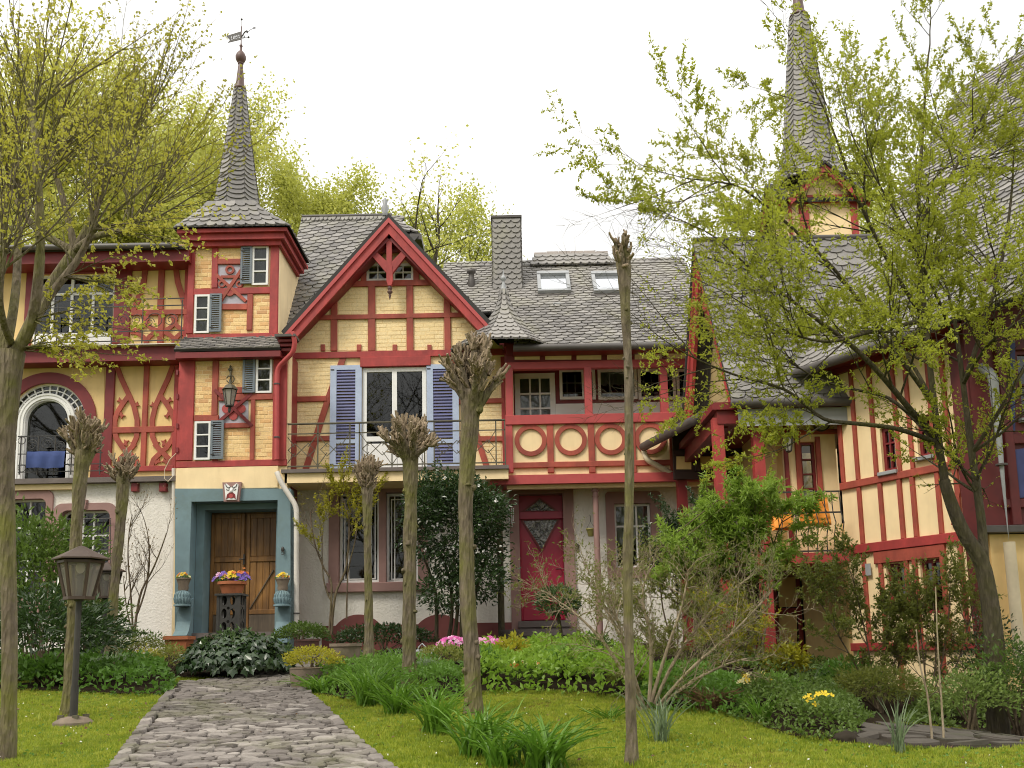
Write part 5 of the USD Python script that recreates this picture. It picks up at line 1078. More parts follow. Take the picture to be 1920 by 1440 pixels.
# ================================================================ porch wing with its steep gable
rng = np.random.default_rng(15)
XG = 3.42; fg = Fr((XG, 17.08), (.43, -1.9)); pw = thing('porch_wing', 'steep slate gable with carved red pendant above the dark timber porch', 'house', (XG + 1, 16.5, 0))
Pg = Fac(pw, fg); q = lambda x, y, w=0.: fg.px(x, y, w)
ap, lb_, rb2 = q(1306, 456, .35), q(1284, 783, .35), q(1376, 748, .35); lb_[1] = rb2[1] + .06; mid = ap[0]
gp = Polygon([(lb_[0] + .25, lb_[1]), (rb2[0] - .2, lb_[1]), (rb2[0] - .1, rb2[1] - .1), (ap[0], ap[1] - .25), (lb_[0] + .15, lb_[1] + .3)])
BOARD = paint('ochre_board', (.42, .31, .15), .8, .16, 4., .2, 40.)
obj(pw, 'gable_wall', fg.prism(MB(), gp, -.25, -.05), BOARD)
nb = 13; zs = np.linspace(lb_[1], ap[1] - .3, nb + 1)
bd = []
for k in range(nb):
    b = sbox(-2, zs[k] + .006, 8, zs[k + 1] - .006).intersection(gp.buffer(-.01))
    if not b.is_empty and b.geom_type == 'Polygon': bd.append(fg.prism(MB(), b, -.05, -.03 - .006 * (k % 2)).arrays())
pieces(pw, 'board', bd, BOARD)
for e in (lb_, rb2):
    d = e - ap; Ln = np.linalg.norm(d); d /= Ln; nr2 = np.array([-d[1], d[0]]); nr2 = nr2 if nr2[1] < 0 else -nr2
    t_ = .19; poly = Polygon([ap, ap + d * Ln, ap + d * Ln + nr2 * t_, (ap[0], ap[1] - t_ / abs(nr2[1]))])
    obj(pw, 'barge_board', fg.prism(MB(), poly, .29, .35), RED); obj(pw, 'verge_trim', fg.prism(MB(), Polygon([ap, ap + d * Ln, ap + d * Ln + nr2 * .06, (ap[0], ap[1] - .06 / abs(nr2[1]))]), .352, .385), REDP)
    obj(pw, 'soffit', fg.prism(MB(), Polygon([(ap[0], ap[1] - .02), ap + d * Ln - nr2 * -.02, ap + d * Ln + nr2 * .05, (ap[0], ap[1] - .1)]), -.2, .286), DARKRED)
u0, u1 = lb_[0], rb2[0]
obj(pw, 'gable_tie_beam', fg.cham(MB(), u0 + .1, u1 - .05, -.25, .10, lb_[1] - .14, lb_[1] + .10), RED)
pzz = lambda py: q(1313, py, .2)[1]; um = ap[0]
obj(pw, 'king_post', fg.prism(MB(), Polygon([(um - .07, pzz(600)), (um + .07, pzz(600)), (um + .06, ap[1] - .2), (um - .06, ap[1] - .2)]), .10, .24), RED)
for k, y in enumerate((520, 545, 572)): obj(pw, 'carved_leaf', fg.prism(MB(), Polygon([(um - .20 + .03 * k, pzz(y)), (um - .05, pzz(y + 22)), (um + .05, pzz(y + 22)), (um + .20 - .03 * k, pzz(y)), (um + .05, pzz(y + 3)), (um, pzz(y - 12)), (um - .05, pzz(y + 3))]), .24, .27), REDP)
c = fg.P(um, .17, 0); mb = MB().lathe([(0, pzz(642)), (.03, pzz(632)), (.09, pzz(626)), (.06, pzz(624)), (.10, pzz(620)), (.07, pzz(617)), (.10, pzz(613)), (.07, pzz(610)), (.10, pzz(606)), (.08, pzz(602)), (.05, pzz(599))], c, 12); obj(pw, 'pendant', mb, DARKRED, True)
for s_, e in ((1, rb2), (-1, lb_)): p0 = lerp(ap, e, .34); p1 = np.array([um, pzz(585)]); obj(pw, 'gable_brace', fg.prism(MB(), strip([p0, p1], .09), .12, .20), RED)
# roof slopes
A3 = fg.P(ap[0], .42, ap[1] + .03); E3 = fg.P(rb2[0] + .06, .42, rb2[1] - .04); F3 = fg.P(lb_[0] - .02, .42, lb_[1])
rl = 3.6; bvec = A3 - E3; Lb = np.linalg.norm(bvec)
slates_flat(pw, pw, E3, (1, 0, 0), bvec, Polygon([(0, 0), (rl, 0), (rl, Lb), (0, Lb)]), .27, .145, .04, rng, th=.06)
b2 = A3 - F3; m_ = MB(); m_.add([F3, A3, A3 + [rl, 0, 0], F3 + [rl, 0, 0], F3 - [0, 0, .08], A3 - [0, 0, .08], A3 + [rl, 0, -.08], F3 + [rl, 0, -.08]], [(0, 1, 2), (0, 2, 3), (4, 6, 5), (4, 7, 6), (0, 4, 5), (0, 5, 1)]); obj(pw, 'rear_roof', m_, SLATEB)
obj(pw, 'ridge_cap', MB().tube([A3 + [0, 0, .02], A3 + [rl, 0, .02]], .05, 8), GUTTER, True)
obj(pw, 'eaves_gutter', MB().tube([E3 + [-.02, -.06, -.07], E3 + [rl - .6, -.06, -.07]], .075, 10), GUTTER, True)
obj(pw, 'eaves_fascia', MB().box(E3[0] + .1, E3[0] + rl - .7, E3[1] + .02, E3[1] + .06, E3[2] - .42, E3[2] - .14), LEAD)
# low side roof with dark gutter and cream downpipe
g0, g1 = at(1206, 838, 18.3), at(1312, 783, 15.95); gz_ = (g0[2] + g1[2]) / 2; g0[2] = g1[2] = gz_
obj(pw, 'side_gutter', MB().tube([g0, g1], .085, 10), GUTTER, True)
dr_ = (g1 - g0) / np.linalg.norm(g1 - g0); up_ = np.array([.86, .18, .36]); mb = MB(); t5 = np.array([0, 0, .09])
a5, b5 = g0 + [.03, 0, .07], g1 + [.03, 0, .07]; mb.hexa([a5 - t5, b5 - t5, b5 + up_ * 1.0 - t5, a5 + up_ * 1.6 - t5, a5, b5, b5 + up_ * 1.0, a5 + up_ * 1.6]); sr = obj(pw, 'side_roof', mb, SLATEB)
slates_patch(sr, lambda z: a5 + up_ * z + [0, 0, .005], lambda z: b5 + up_ * z + [0, 0, .005], np.linspace(0, 1., 8), .22, rng, base=False)
pipe(pw, [g0 + [.02, .1, -.03], at(1212, 862, 18.3), at(1290, 905, 18.5)], .055, CREAMPIPE)
# dark porch: posts, beams, ceiling, back wall
def post(x, y0, d, mt=RED, w=.085, y1=1260):
    c = at(x, 1215, d); zt_ = Z(x, y0, d); zb_ = float(gz(c[0], d)) - .05
    obj(pw, 'porch_post', MB().hexa([(c[0] + sx * w, d + sy * w, z) for z in (zb_, zt_) for sx, sy in ((-1, -1), (1, -1), (1, 1), (-1, 1))]), mt)
post(1367, 785, 15.05); post(1443, 770, 15.05); post(1292, 800, 18.2, DARKRED, .09)
zpc = lb_[1] - .10; bx1_ = 6.3
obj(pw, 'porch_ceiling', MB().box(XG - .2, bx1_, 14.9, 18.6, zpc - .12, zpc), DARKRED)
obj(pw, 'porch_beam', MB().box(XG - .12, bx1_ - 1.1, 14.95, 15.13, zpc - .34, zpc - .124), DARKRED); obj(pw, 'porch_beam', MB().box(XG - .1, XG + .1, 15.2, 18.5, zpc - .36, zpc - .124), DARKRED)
zfl2 = Z(1540, 1046, 15.2)
fd_ = Fr((0, 18.05), (1, 0)); D_ = Fac(pw, fd_); DTIM = paint('dark_stained_timber', (.040, .018, .014), .7, .25, 5., .15, 50.); q4 = D_.r((1262, 780, 1475, 893))  # dark brown timber with the shade of porch and recess in its colour
obj(pw, 'porch_back_screen', fd_.box(MB(), q4[0], q4[1], -.12, 0, q4[2], q4[3]), DTIM)  # dark screen added to stand for the shade deep in the porch
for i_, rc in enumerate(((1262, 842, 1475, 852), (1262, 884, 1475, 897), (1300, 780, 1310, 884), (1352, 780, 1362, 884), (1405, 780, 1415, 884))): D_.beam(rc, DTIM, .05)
for rc in ((1312, 856, 1348, 880), (1366, 856, 1400, 880), (1268, 856, 1296, 880), (1419, 856, 1470, 880)): D_.panel([(rc[0], rc[1]), (rc[2], rc[1]), (rc[2], rc[3]), (rc[0], rc[3])], YELLOW_DEEP, .01)
# ================================================================ right house
rng = np.random.default_rng(16)
C0 = np.array([5.22, 15.0]); dv = np.array([1.1, -1.93]); dv /= np.linalg.norm(dv); fr = Fr(C0, dv)
rh = thing('right_house', 'long yellow house wing with red half timbering and orange balcony facing the garden', 'house', (C0[0] + 1, 14, -.5))
R_ = Fac(rh, fr); q = lambda x, y, w=0.: fr.px(x, y, w)
uN = q(1848, 1000)[0]; zg = -1.1; zE = q(1577, 690)[1]
for rc in ((1652, 800, 1679, 884), (1719, 778, 1748, 856)):
    R_.window(rc, 2, 3, .05, .025, mt=DARKRED, rec=.05, sill=LEAD)
for rc in ((1664, 1056, 1699, 1150), (1728, 1048, 1767, 1150)): R_.window(rc, 2, [0, .5, 1], .05, .025, mt=DARKRED, rec=.05)
R_.wall(sbox(0, zg, uN, zE + .3), YELLOW, .28)
R_.shell(.2, uN, zg, zE + .3, 4.0)
zb1, zb2, zs3 = (q(1577, 915)[1] + q(1817, 850)[1]) / 2, (q(1589, 1034)[1] + q(1831, 982)[1]) / 2, q(1600, 1206)[1]
def rbm(u0, u1, z0, z1, mt=REDB, w=.045, name='timber_beam'): R_.k += 1; return obj(rh, name, fr.cham(MB(), u0, u1, -.02, w + (R_.k % 5) * .0023, z0, z1), mt)
rbm(0, uN, zb1 - .11, zb1, REDB, .055); rbm(0, uN, zb2 - .14, zb2, RED, .06); rbm(0, uN, zs3 - .12, zs3, RED, .055); rbm(0, uN, zE - .1, zE + .08, DARKRED, .06)
rbm(q(1652, 1050)[0] - .1, q(1775, 1040)[0], q(1700, 1052)[1], zb2 - .145, REDB, .05)
for x in (1615, 1655, 1692, 1717, 1764, 1800): u = q(x, 960)[0]; rbm(u - .035, u + .035, zb2 + .002, zb1 - .112, REDB, .04, 'timber_stud')
for x in (1580, 1608, 1643, 1687, 1712, 1755, 1783, 1808): u = q(x, 860)[0]; rbm(u - .032, u + .032, zb1 + .002, zE - .1, REDB, .04, 'timber_stud')
for x in (1626, 1657, 1706, 1722, 1775, 1810): u = q(x, 1120)[0]; rbm(u - .035, u + .035, zs3 + .002, zb2 - .142, REDB, .04, 'timber_stud')
for x in (1618, 1690, 1770): u = q(x, 1240)[0]; rbm(u - .035, u + .035, zg, zs3 - .122, REDB, .04, 'timber_stud')
fr_ = lambda x, y: q(x, y); R_.brace([(1785, 860), (1800, 920), (1790, 985)], 7, REDB)
obj(rh, 'corner_post', fr.cham(MB(), uN - .26, uN, -.2, .09, zg, zE + .1), SHADED_RED)
for x, y in ((1632, 1068), ): u, z = q(x, y); obj(rh, 'house_number_plate', fr.box(MB(), u - .05, u + .05, .045, .055, z - .09, z + .09), LEAD)
# roof over the long wall, rising away from the garden
eo = np.array([*(C0 - dv * .25), zE - .02]) + fr.w * .55; av = np.array([*dv, 0.]); inw = -fr.w; bvec = inw * 1.0 + np.array([0, 0, 1.27])
RL, RW = uN + 2.6, 8.2
slates_flat(rh, rh, eo, av, bvec, Polygon([(0, 0), (RL, 0), (RL, RW), (0, RW)]), .25, .135, .10, rng, th=.08)
obj(rh, 'eaves_soffit', fr.box(MB(), -.2, uN, .02, .5, zE - .02, zE + .03), DARKRED)
obj(rh, 'eaves_gutter', MB().tube([eo + fr.w * .06 + [0, 0, -.05], eo + fr.w * .06 + av * (uN + .3) + [0, 0, -.05]], .075, 10), GUTTER, True)
bn_ = bvec / np.linalg.norm(bvec); obj(rh, 'verge_board', MB().bar(eo - av * .02 + [0, 0, -.10], eo - av * .02 + bn_ * RW + [0, 0, -.10], .05, .14), GUTTER)
mb = MB(); c0 = eo + inw * .75 + av * .2; mb.add([c0, c0 + bn_ * (RW - 1.2), c0 + inw * 5.2, c0 + inw * 5.2 - [0, 0, 5], c0 - [0, 0, 5]], [(0, 1, 2), (0, 2, 3), (0, 3, 4)]); obj(rh, 'end_gable', mb, YELLOW_DEEP)
mb = MB(); top = eo + bn_ * RW; mb.add([top, top + av * RL, top + av * RL + inw * 5 - [0, 0, 7], top + inw * 5 - [0, 0, 7]], [(0, 1, 2), (0, 2, 3)]); obj(rh, 'rear_roof', mb, SLATEB)
# garden front beside the balcony (faces the viewer), recess below
fq = Fr((0, 15.3), (1, 0)); Q = Fac(rh, fq); cx1 = C0[0] + .05; qx0 = fq.px(1478, 900)[0]
Q.window((1503, 828, 1532, 948), 1, 4, .045, .025, mt=DARKRED, rec=.06, name='balcony_door')
Q.wall(sbox(qx0, zb2 - .1, cx1, zE + .3), YELLOW, .25, 'garden_wall')
for rc in ((1493, 812, 1503, 960), (1532, 820, 1541, 960), (1478, 806, 1570, 815)): Q.beam(rc, REDB, .04)
Q.beam((1478, 770, 1572, 780), DARKRED, .05); Q.beam((1474, 780, 1481, 1040), DARKRED, .05)
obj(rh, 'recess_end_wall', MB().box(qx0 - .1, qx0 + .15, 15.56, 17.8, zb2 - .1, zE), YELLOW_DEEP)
obj(rh, 'recess_wall', MB().box(3.3, cx1 + .3, 17.6, 17.8, -1., zb2), DTIM); obj(rh, 'recess_side', MB().box(cx1 + .0, cx1 + .25, 15.3, 17.59, -1.1, zb2 + .4), YELLOW_DEEP)  # shade of the recess put into the back wall by its dark colour
fz_ = Fr((0, 17.6), (1, 0)); Zr = Fac(rh, fz_)
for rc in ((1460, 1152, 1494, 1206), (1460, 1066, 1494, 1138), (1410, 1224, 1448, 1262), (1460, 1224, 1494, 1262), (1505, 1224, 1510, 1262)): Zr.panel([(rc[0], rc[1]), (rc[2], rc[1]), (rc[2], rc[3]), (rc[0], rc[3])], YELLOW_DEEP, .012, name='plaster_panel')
for rc in ((1450, 1060, 1458, 1262), (1496, 1060, 1503, 1262), (1450, 1140, 1500, 1150), (1400, 1208, 1600, 1222), (1566, 1060, 1574, 1240)): Zr.beam(rc, DARKRED, .05)
dq = Zr.r((1512, 1072, 1560, 1262)); dd = obj(rh, 'back_door', fz_.cham(MB(), dq[0], dq[1], .0, .06, dq[2], dq[3]), paint('dark_door', (.02, .017, .014), .5, .2))
for k in range(5): a = lerp(dq[0] + .03, dq[1] - .03, k / 5); obj(dd, 'board', fz_.cham(MB(), a, lerp(dq[0] + .03, dq[1] - .03, (k + 1) / 5) - .008, .06, .072, dq[2] + .05, dq[3] - .05, .004), paint('dark_door', (.02, .017, .014), .5, .2))
# balcony with orange sheets
bz = Z(1540, 1037, 14.6); bxa, bxb = Xp(1482, 1040, 14.55), Xp(1592, 1040, 14.55)
obj(rh, 'balcony_beam', MB().box(bxa, bxb, 14.5, 15.28, bz - .16, bz), RED); obj(rh, 'recess_ceiling', MB().box(3.6, bxb, 15.29, 17.6, bz - .16, bz - .02), DARKRED)
br = thing('orange_balcony_railing', 'curved iron railing of the small first floor balcony on the right', 'railing', (bxa, 14.55, bz)); fo2 = Fr((0, 14.56), (1, 0)); Oq = Fac(br, fo2)
zt_ = fo2.px(1520, 922)[1]; U = lambda x: fo2.px(x, 980)[0]; bxl = U(1462)
for z in (zt_, bz + .62, bz + .03): obj(br, 'rail', fo2.box(MB(), bxl, U(1578), -.012, .012, z - .012, z + .012), IRON)
for x in (1462, 1490, 1512, 1530, 1548, 1562, 1577): u = U(x); obj(br, 'baluster', MB().tube(fo2.M([(u, 0, bz), (u, .02, bz + .25), (u + .015, .09, bz + .45), (u, .03, bz + .62), (u, 0, zt_)]), .009, 5), IRON, True)
for x in (1500, 1537): u = U(x); obj(br, 'bowed_bar', MB().tube(fo2.M([(u - .12, 0, bz + .62), (u, .05, zt_ - .05), (u + .12, 0, bz + .62)]), .008, 5), IRON, True)
ORA = paint('orange_cloth', (.78, .27, .025), .7, .14, 6., .2, 40.)
for nm, lab, (xa_, xb_), (ya_, yb_), w_ in (('orange_sheet', 'bright orange folded sheet on the balcony, the larger right one', (1509, 1560), (936, 984), -.08), ('orange_sheet', 'smaller orange sheet at the left end of the balcony behind the leaves', (1455, 1492), (956, 990), -.12)):
    uu = np.linspace(U(xa_), U(xb_), 16); rows = []
    for t_ in np.linspace(0, 1, 8): rows.append(fo2.P(uu, w_ - .05 * math.cos(t_ * 3) + .018 * np.sin(uu * 14 + t_), np.full(16, fo2.px(1530, ya_ + (yb_ - ya_) * t_)[1]) + .10 * np.linspace(-.5, .5, 16) * (1 - t_)))
    rows.append(rows[-1] + [0, .18, 0]); rows.append(rows[0] + [0, .18, -.02]); rows.append(rows[0]); A_ = np.array(rows); n = 16; ii = (np.arange(len(rows) - 1)[:, None] * n + np.arange(n - 1)).ravel()
    solo(nm, lab, 'sheet', (A_.reshape(-1, 3), np.concatenate([np.stack([ii, ii + n, ii + n + 1], -1), np.stack([ii, ii + n + 1, ii + 1], -1)])), ORA, True)
ck = thing('wall_clock', 'round pale wall clock above the balcony door on the right', 'clock', fq.P(fq.px(1537, 795)[0], .1, fq.px(1537, 795)[1])); u, z = fq.px(1537, 795)
obj(ck, 'dial', fq.prism(MB(), Point(u, z).buffer(.125, 24), .05, .09), paint('clock_dial', (.50, .50, .40), .5, .08)); obj(ck, 'clock_rim', fq.prism(MB(), Point(u, z).buffer(.14, 24).difference(Point(u, z).buffer(.122, 24)), .05, .105), IRON)
obj(ck, 'hand', fq.prism(MB(), strip([(u, z), (u + .005, z + .10)], .012), .092, .096), IRON); obj(ck, 'hand', fq.prism(MB(), strip([(u, z), (u - .06, z + .03)], .014), .097, .101), IRON)
ln_ = thing('porch_lantern', 'small black lantern hanging at the left edge of the clock wall', 'lantern', at(1478, 835, 15.0)); c = at(1478, 832, 15.0)
obj(ln_, 'lantern_cap', MB().lathe([(.09, 0), (.085, .015), (.02, .07), (.0, .10)], c + [0, 0, .10], 6), IRON); mb = MB()
for k in range(6): a = k * math.pi / 3; mb.bar(c + [.08 * math.cos(a), .08 * math.sin(a), .10], c + [.045 * math.cos(a), .045 * math.sin(a), -.12], .011, .011, (0, 1, .1))
mb.lathe([(0, -.15), (.03, -.14), (.05, -.12), (.0, -.11)], c, 6); obj(ln_, 'lantern_cage', mb, IRON); obj(ln_, 'lantern_glass', MB().lathe([(.042, -.115), (.075, .095)], c, 6), MILK); obj(ln_, 'hanger', MB().tube([c + [0, 0, .19], c + [0, .0, .34], c + [0, .3, .36]], .009, 5), IRON)
# ================================================================ spire tower behind
ys_ = 21.0; X0, X1 = Xp(1482, 420, ys_), Xp(1612, 420, ys_); hw = (X1 - X0) / 2; xc, yc = (X0 + X1) / 2, ys_ + hw
rt_thing = thing('spire_tower', 'square yellow tower with red gablets under a tall needle spire behind the right roofs', 'tower', (xc, yc, 4)); sf = Fr((0, ys_), (1, 0)); S_ = Fac(rt_thing, sf)
zt, z0 = Z(1550, 372, ys_), 2.5
obj(rt_thing, 'wall', MB().box(X0, X1, ys_, ys_ + 2 * hw, z0, zt + .2), YELLOW)
for a, b in ((1482, 1488), (1502, 1520), (1600, 1612)): S_.beam((a, 370, b, 560), RED, .05)
S_.beam((1482, 367, 1612, 380), RED, .06)
for k in (0, 1, 3):
    th = k * math.pi / 2; cc, ss = math.cos(th), math.sin(th); F4 = Fr((xc + hw * ss * 1.0 , yc - hw * cc), (cc, ss)); zg0, zg1 = zt + .02, Z(1550, 322, ys_)
    obj(rt_thing, 'gablet_wall', F4.prism(MB(), Polygon([(-hw, zg0), (hw, zg0), (0, zg1)]), -.3, .02), YELLOW)
    for s_ in (-1, 1): obj(rt_thing, 'gablet_rafter', F4.prism(MB(), Polygon([(s_ * (hw + .12), zg0 - .10), (0, zg1 + .06), (0, zg1 - .12), (s_ * (hw + .02), zg0 - .26)]), .18, .26), RED); obj(rt_thing, 'gablet_roof', F4.prism(MB(), Polygon([(s_ * (hw + .18), zg0 - .12), (0, zg1 + .14), (0, zg1 + .07), (s_ * (hw + .16), zg0 - .18)]), -.9, .30), SLATEB)
zs0, zs1 = Z(1550, 352, yc), Z(1519, 30, yc); zk = Z(1535, 240, yc); r1, rk, r0 = .20, hw * .62, hw * 1.04
def rsp(z):
    if z < zk: t = (zk - z) / (zk - zs0); return rk + (r0 - rk) * t ** 1.7
    return r1 + (rk - r1) * (1 - (z - zk) / (zs1 - zk))
for k in range(8):
    A, B = math.pi / 8 + .30 + k * math.pi / 4, math.pi / 8 + .30 + (k + 1) * math.pi / 4
    Lf = lambda z, A=A: (xc + rsp(z) * 1.08 * math.cos(A), yc + rsp(z) * 1.08 * math.sin(A), z); Rf = lambda z, B=B: (xc + rsp(z) * 1.08 * math.cos(B), yc + rsp(z) * 1.08 * math.sin(B), z)
    if math.sin((A + B) / 2) < .5: slates_patch(rt_thing, Lf, Rf, np.linspace(zs0, zs1, 34), .30, rng)
    else: slates_patch(rt_thing, Lf, Rf, np.linspace(zs0, zs1, 8), .8, rng)
obj(rt_thing, 'spire_cap', MB().lathe([(0, zs1 - .06), (.25, zs1 - .06), (.22, zs1 + .02), (.15, zs1 + .1), (.07, zs1 + 1.0), (.03, zs1 + 1.6), (0, zs1 + 1.62)], (xc, yc, 0), 12), COPPER, True)
# ================================================================ corner house at the right edge
nc = fr.P(uN, 0, 0)[:2]; fk = Fr((nc[0] - .06, nc[1] - .02), (1, 0.05)); ch = thing('corner_house', 'dark red corner house with a blue panel at the right edge of the garden', 'house', (nc[0] + 1.5, nc[1], -1))
K = Fac(ch, fk); q = lambda x, y: fk.px(x, y)
K.window((1908, 655, 1990, 785), 2, 2, .06, .03, mt=SHADED_RED, rec=.05, sill=LEAD)
zk0, zk1 = q(1900, 985)[1], q(1900, 560)[1]
K.wall(sbox(.0, zk0, 4.5, zk1), SHADED_RED, .28, 'timber_wall'); K.wall(sbox(.10, -1.6, 4.5, zk0 - .12), YELLOW_DEEP, .2, 'lower_wall', cut=False)
obj(ch, 'rear_wall', fk.box(MB(), .1, 4.5, -5, -4.8, -1.6, zk1), SHELL); obj(ch, 'side_wall', fk.box(MB(), 4.4, 4.55, -4.8, -.3, -1.6, zk1), SHELL)
BLUE = paint('blue_infill_panel', (.045, .055, .17), .7, .2, 4., .2, 50.)
K.panel([(1893, 845), (1990, 830), (1990, 925), (1893, 936)], BLUE, .03); K.panel([(1893, 640), (1902, 640), (1902, 810), (1893, 810)], BLUE, .02)
obj(ch, 'ledge', fk.cham(MB(), -.02, 4.5, -.1, .14, zk0 - .11, zk0 - .01), GUTTER); K.beam((1880, 936, 1990, 952), SHADED_RED, .05); K.beam((1880, 815, 1990, 832), SHADED_RED, .05); K.beam((1876, 600, 1893, 985), SHADED_RED, .06)
pc = fk.P(.10, .16, 0)
def kpt(x, y): r = ray(x, y); return r * ((pc[1]) / r[1])
P0 = kpt(1870, 700); P1 = kpt(1893, 1015); P2 = kpt(1905, 1260); P0[0] = P1[0] = P2[0] = (P0[0] + P1[0] + P2[0]) / 3
pipe(ch, [P0 + [-.1, .35, .25], P0, P1], .065, LEAD, brackets=(lerp(P0, P1, .55),)); pipe(ch, [P1 + [0, 0, -.01], P2], .075, CREAMPIPE)
obj(ch, 'eaves', fk.box(MB(), .1, 4.5, -.2, .6, zk1, zk1 + .18), SHADED_RED)
eo2 = fk.P(-.45, .65, zk1 + .2); slates_flat(ch, ch, eo2, np.array([*fk.u[:2], 0]), -fk.w * 1.0 + np.array([0, 0, 1.0]), Polygon([(.5, 0), (5, 0), (5, 4.5), (4.6, 4.5)]), .28, .15, .05, rng)
# ================================================================ vegetation tools
def unit(v): v = np.asarray(v, float); return v / max(np.linalg.norm(v), 1e-9)
def perp(d, rng):
    a = rng.normal(0, 1, 3); a -= d * (a @ d); return unit(a)
class Tree:
    """wood gathered as tubes, leaf places gathered as points with directions"""
    def __init__(s, seed): s.rng = np.random.default_rng(seed); s.wood = MB(); s.lp, s.ld = [], []; s.tips = []
    def limb(s, P, R, n=8): s.wood.tube(P, R, n)
    def grow(s, p, d, L, r, lev, up=.15, curve=.25, kids=(4, 3), ratio=.6, spread=.8, nl=0, leaf_from=.3, tip=.35, start=.25, sides=(7, 5, 4, 3, 3), seg=6, bias=None):
        rng = s.rng; d = unit(d); P = [np.array(p, float)]; st = L / seg; dirs = [d]
        for k in range(seg):
            d = unit(d + rng.normal(0, curve / seg * 1.6, 3) + np.array([0, 0, up / seg]) + (0 if bias is None else np.asarray(bias) / seg)); P.append(P[-1] + d * st); dirs.append(d)
        P = np.array(P); R = np.linspace(r, r * tip, seg + 1)
        s.wood.tube(P, R, sides[min(len(sides) - 1, max(0, s.top - lev))], cap=lev == 0)
        if lev == 0:
            s.tips.append((P[-1], d))
            if nl:
                t = rng.uniform(leaf_from, 1, nl) * seg; i = np.minimum(t.astype(int), seg - 1); f = (t - i)[:, None]
                s.lp.append(P[i] * (1 - f) + P[i + 1] * f); dd = np.array(dirs)[i] * .6 + rng.normal(0, .7, (nl, 3)); s.ld.append(dd)
            return
        n = kids[min(len(kids) - 1, s.top - lev)] if np.ndim(kids) else kids
        n = max(1, int(round(n * rng.uniform(.8, 1.2))))
        for k in range(n):
            t = (start + (1 - start) * (k + rng.uniform(.2, .9)) / n) * seg; i = min(int(t), seg - 1); f = t - i
            q = P[i] * (1 - f) + P[i + 1] * f; a = perp(dirs[i], rng); sp = spread * rng.uniform(.7, 1.25)
            nd = unit(dirs[i] * math.cos(sp) + a * math.sin(sp) + np.array([0, 0, .12]))
            s.grow(q, nd, L * ratio * rng.uniform(.7, 1.2) * (1.15 - .45 * t / seg), max(R[i] * .62, .0022), lev - 1, up, curve, kids, ratio, spread, nl, leaf_from, tip, start, sides, max(seg - 1, 3), bias)
        s.grow(P[-1], dirs[-1], L * ratio * .9, R[-1], lev - 1, up, curve, kids, ratio, spread, nl, leaf_from, tip, start, sides, max(seg - 1, 3), bias)
    def start(s, lev): s.top = lev; return s
    def leafmesh(s, L, W, spread=.5, fold=.25, drop=None, lift=0):
        if not s.lp: return None
        P, D = np.vstack(s.lp), np.vstack(s.ld)
        if drop is not None: k = drop(P); P, D = P[k], D[k]
        D = D + [0, 0, lift]
        return leaves(P, D, L, W, s.rng, spread, fold)
YG1 = leafm('spring_leaf', [(0, (.24, .27, .022)), (.45, (.40, .43, .045)), (.8, (.52, .53, .085)), (1, (.62, .61, .17))], .5)
YG2 = leafm('far_spring_leaf', [(0, (.27, .30, .045)), (.4, (.43, .45, .085)), (.8, (.56, .56, .14)), (1, (.64, .62, .20))], .55)  # paler than the near leaves: distance haze mixed into the colour
LIME = leafm('lime_bud_leaf', [(0, (.22, .21, .022)), (.5, (.37, .36, .035)), (1, (.52, .49, .09))], .5)
GREEN = leafm('fresh_green_leaf', [(0, (.055, .125, .016)), (.5, (.11, .22, .028)), (1, (.20, .33, .06))], .35)
BLADE = leafm('daylily_leaf', [(0, (.05, .12, .012)), (.5, (.11, .23, .020)), (1, (.21, .35, .05))], .35, .35)
MIDG = leafm('mid_green_leaf', [(0, (.045, .085, .013)), (.5, (.10, .16, .026)), (1, (.20, .27, .065))], .3)
DARKG = leafm('evergreen_leaf', [(0, (.016, .034, .009)), (.5, (.036, .068, .018)), (.85, (.075, .125, .036)), (1, (.15, .20, .085))], .15, .28, spec=.6)
IVY = leafm('ivy_leaf', [(0, (.010, .024, .009)), (.5, (.022, .045, .014)), (.9, (.05, .085, .03)), (1, (.09, .12, .05))], .12, .3, spec=.6)
OLIVE = leafm('olive_leaf', [(0, (.09, .11, .018)), (.5, (.18, .20, .034)), (1, (.32, .33, .085))], .35)
GOLD = leafm('golden_leaf', [(0, (.19, .19, .012)), (.5, (.33, .31, .02)), (1, (.48, .45, .05))], .4)
GREY = leafm('grey_green_leaf', [(0, (.09, .13, .07)), (.5, (.17, .23, .12)), (1, (.30, .36, .22))], .3)
BUD = leafm('brown_bud', [(0, (.10, .065, .035)), (.5, (.20, .15, .07)), (1, (.34, .31, .12))], .3)
DRY = leafm('dry_grass', [(0, (.12, .065, .035)), (.5, (.24, .14, .075)), (1, (.40, .27, .16))], .3)
def flat_paint(name, c, rough=.6): return leafm(name, [(0, mul(c, .75)), (.5, c), (1, mul(c, 1.2))], .3, rough)
PINK = flat_paint('pink_petal', (.68, .13, .42)); PINKL = flat_paint('pale_pink_petal', (.80, .48, .66)); YEL = flat_paint('yellow_petal', (.82, .60, .04)); ORG = flat_paint('orange_petal', (.72, .22, .04)); VIO = flat_paint('violet_petal', (.22, .13, .50)); CRE = flat_paint('cream_petal', (.80, .76, .42)); WHT = flat_paint('white_petal', (.85, .83, .80))
def curve(pts, depth=None, n=5):
    """a smooth line through pixels (px, py, distance)"""
    P = np.array([at(x, y, d) for x, y, d in pts]); t = np.arange(len(P)); f = PchipInterpolator(t, P); return f(np.linspace(0, len(P) - 1, (len(P) - 1) * n + 1))
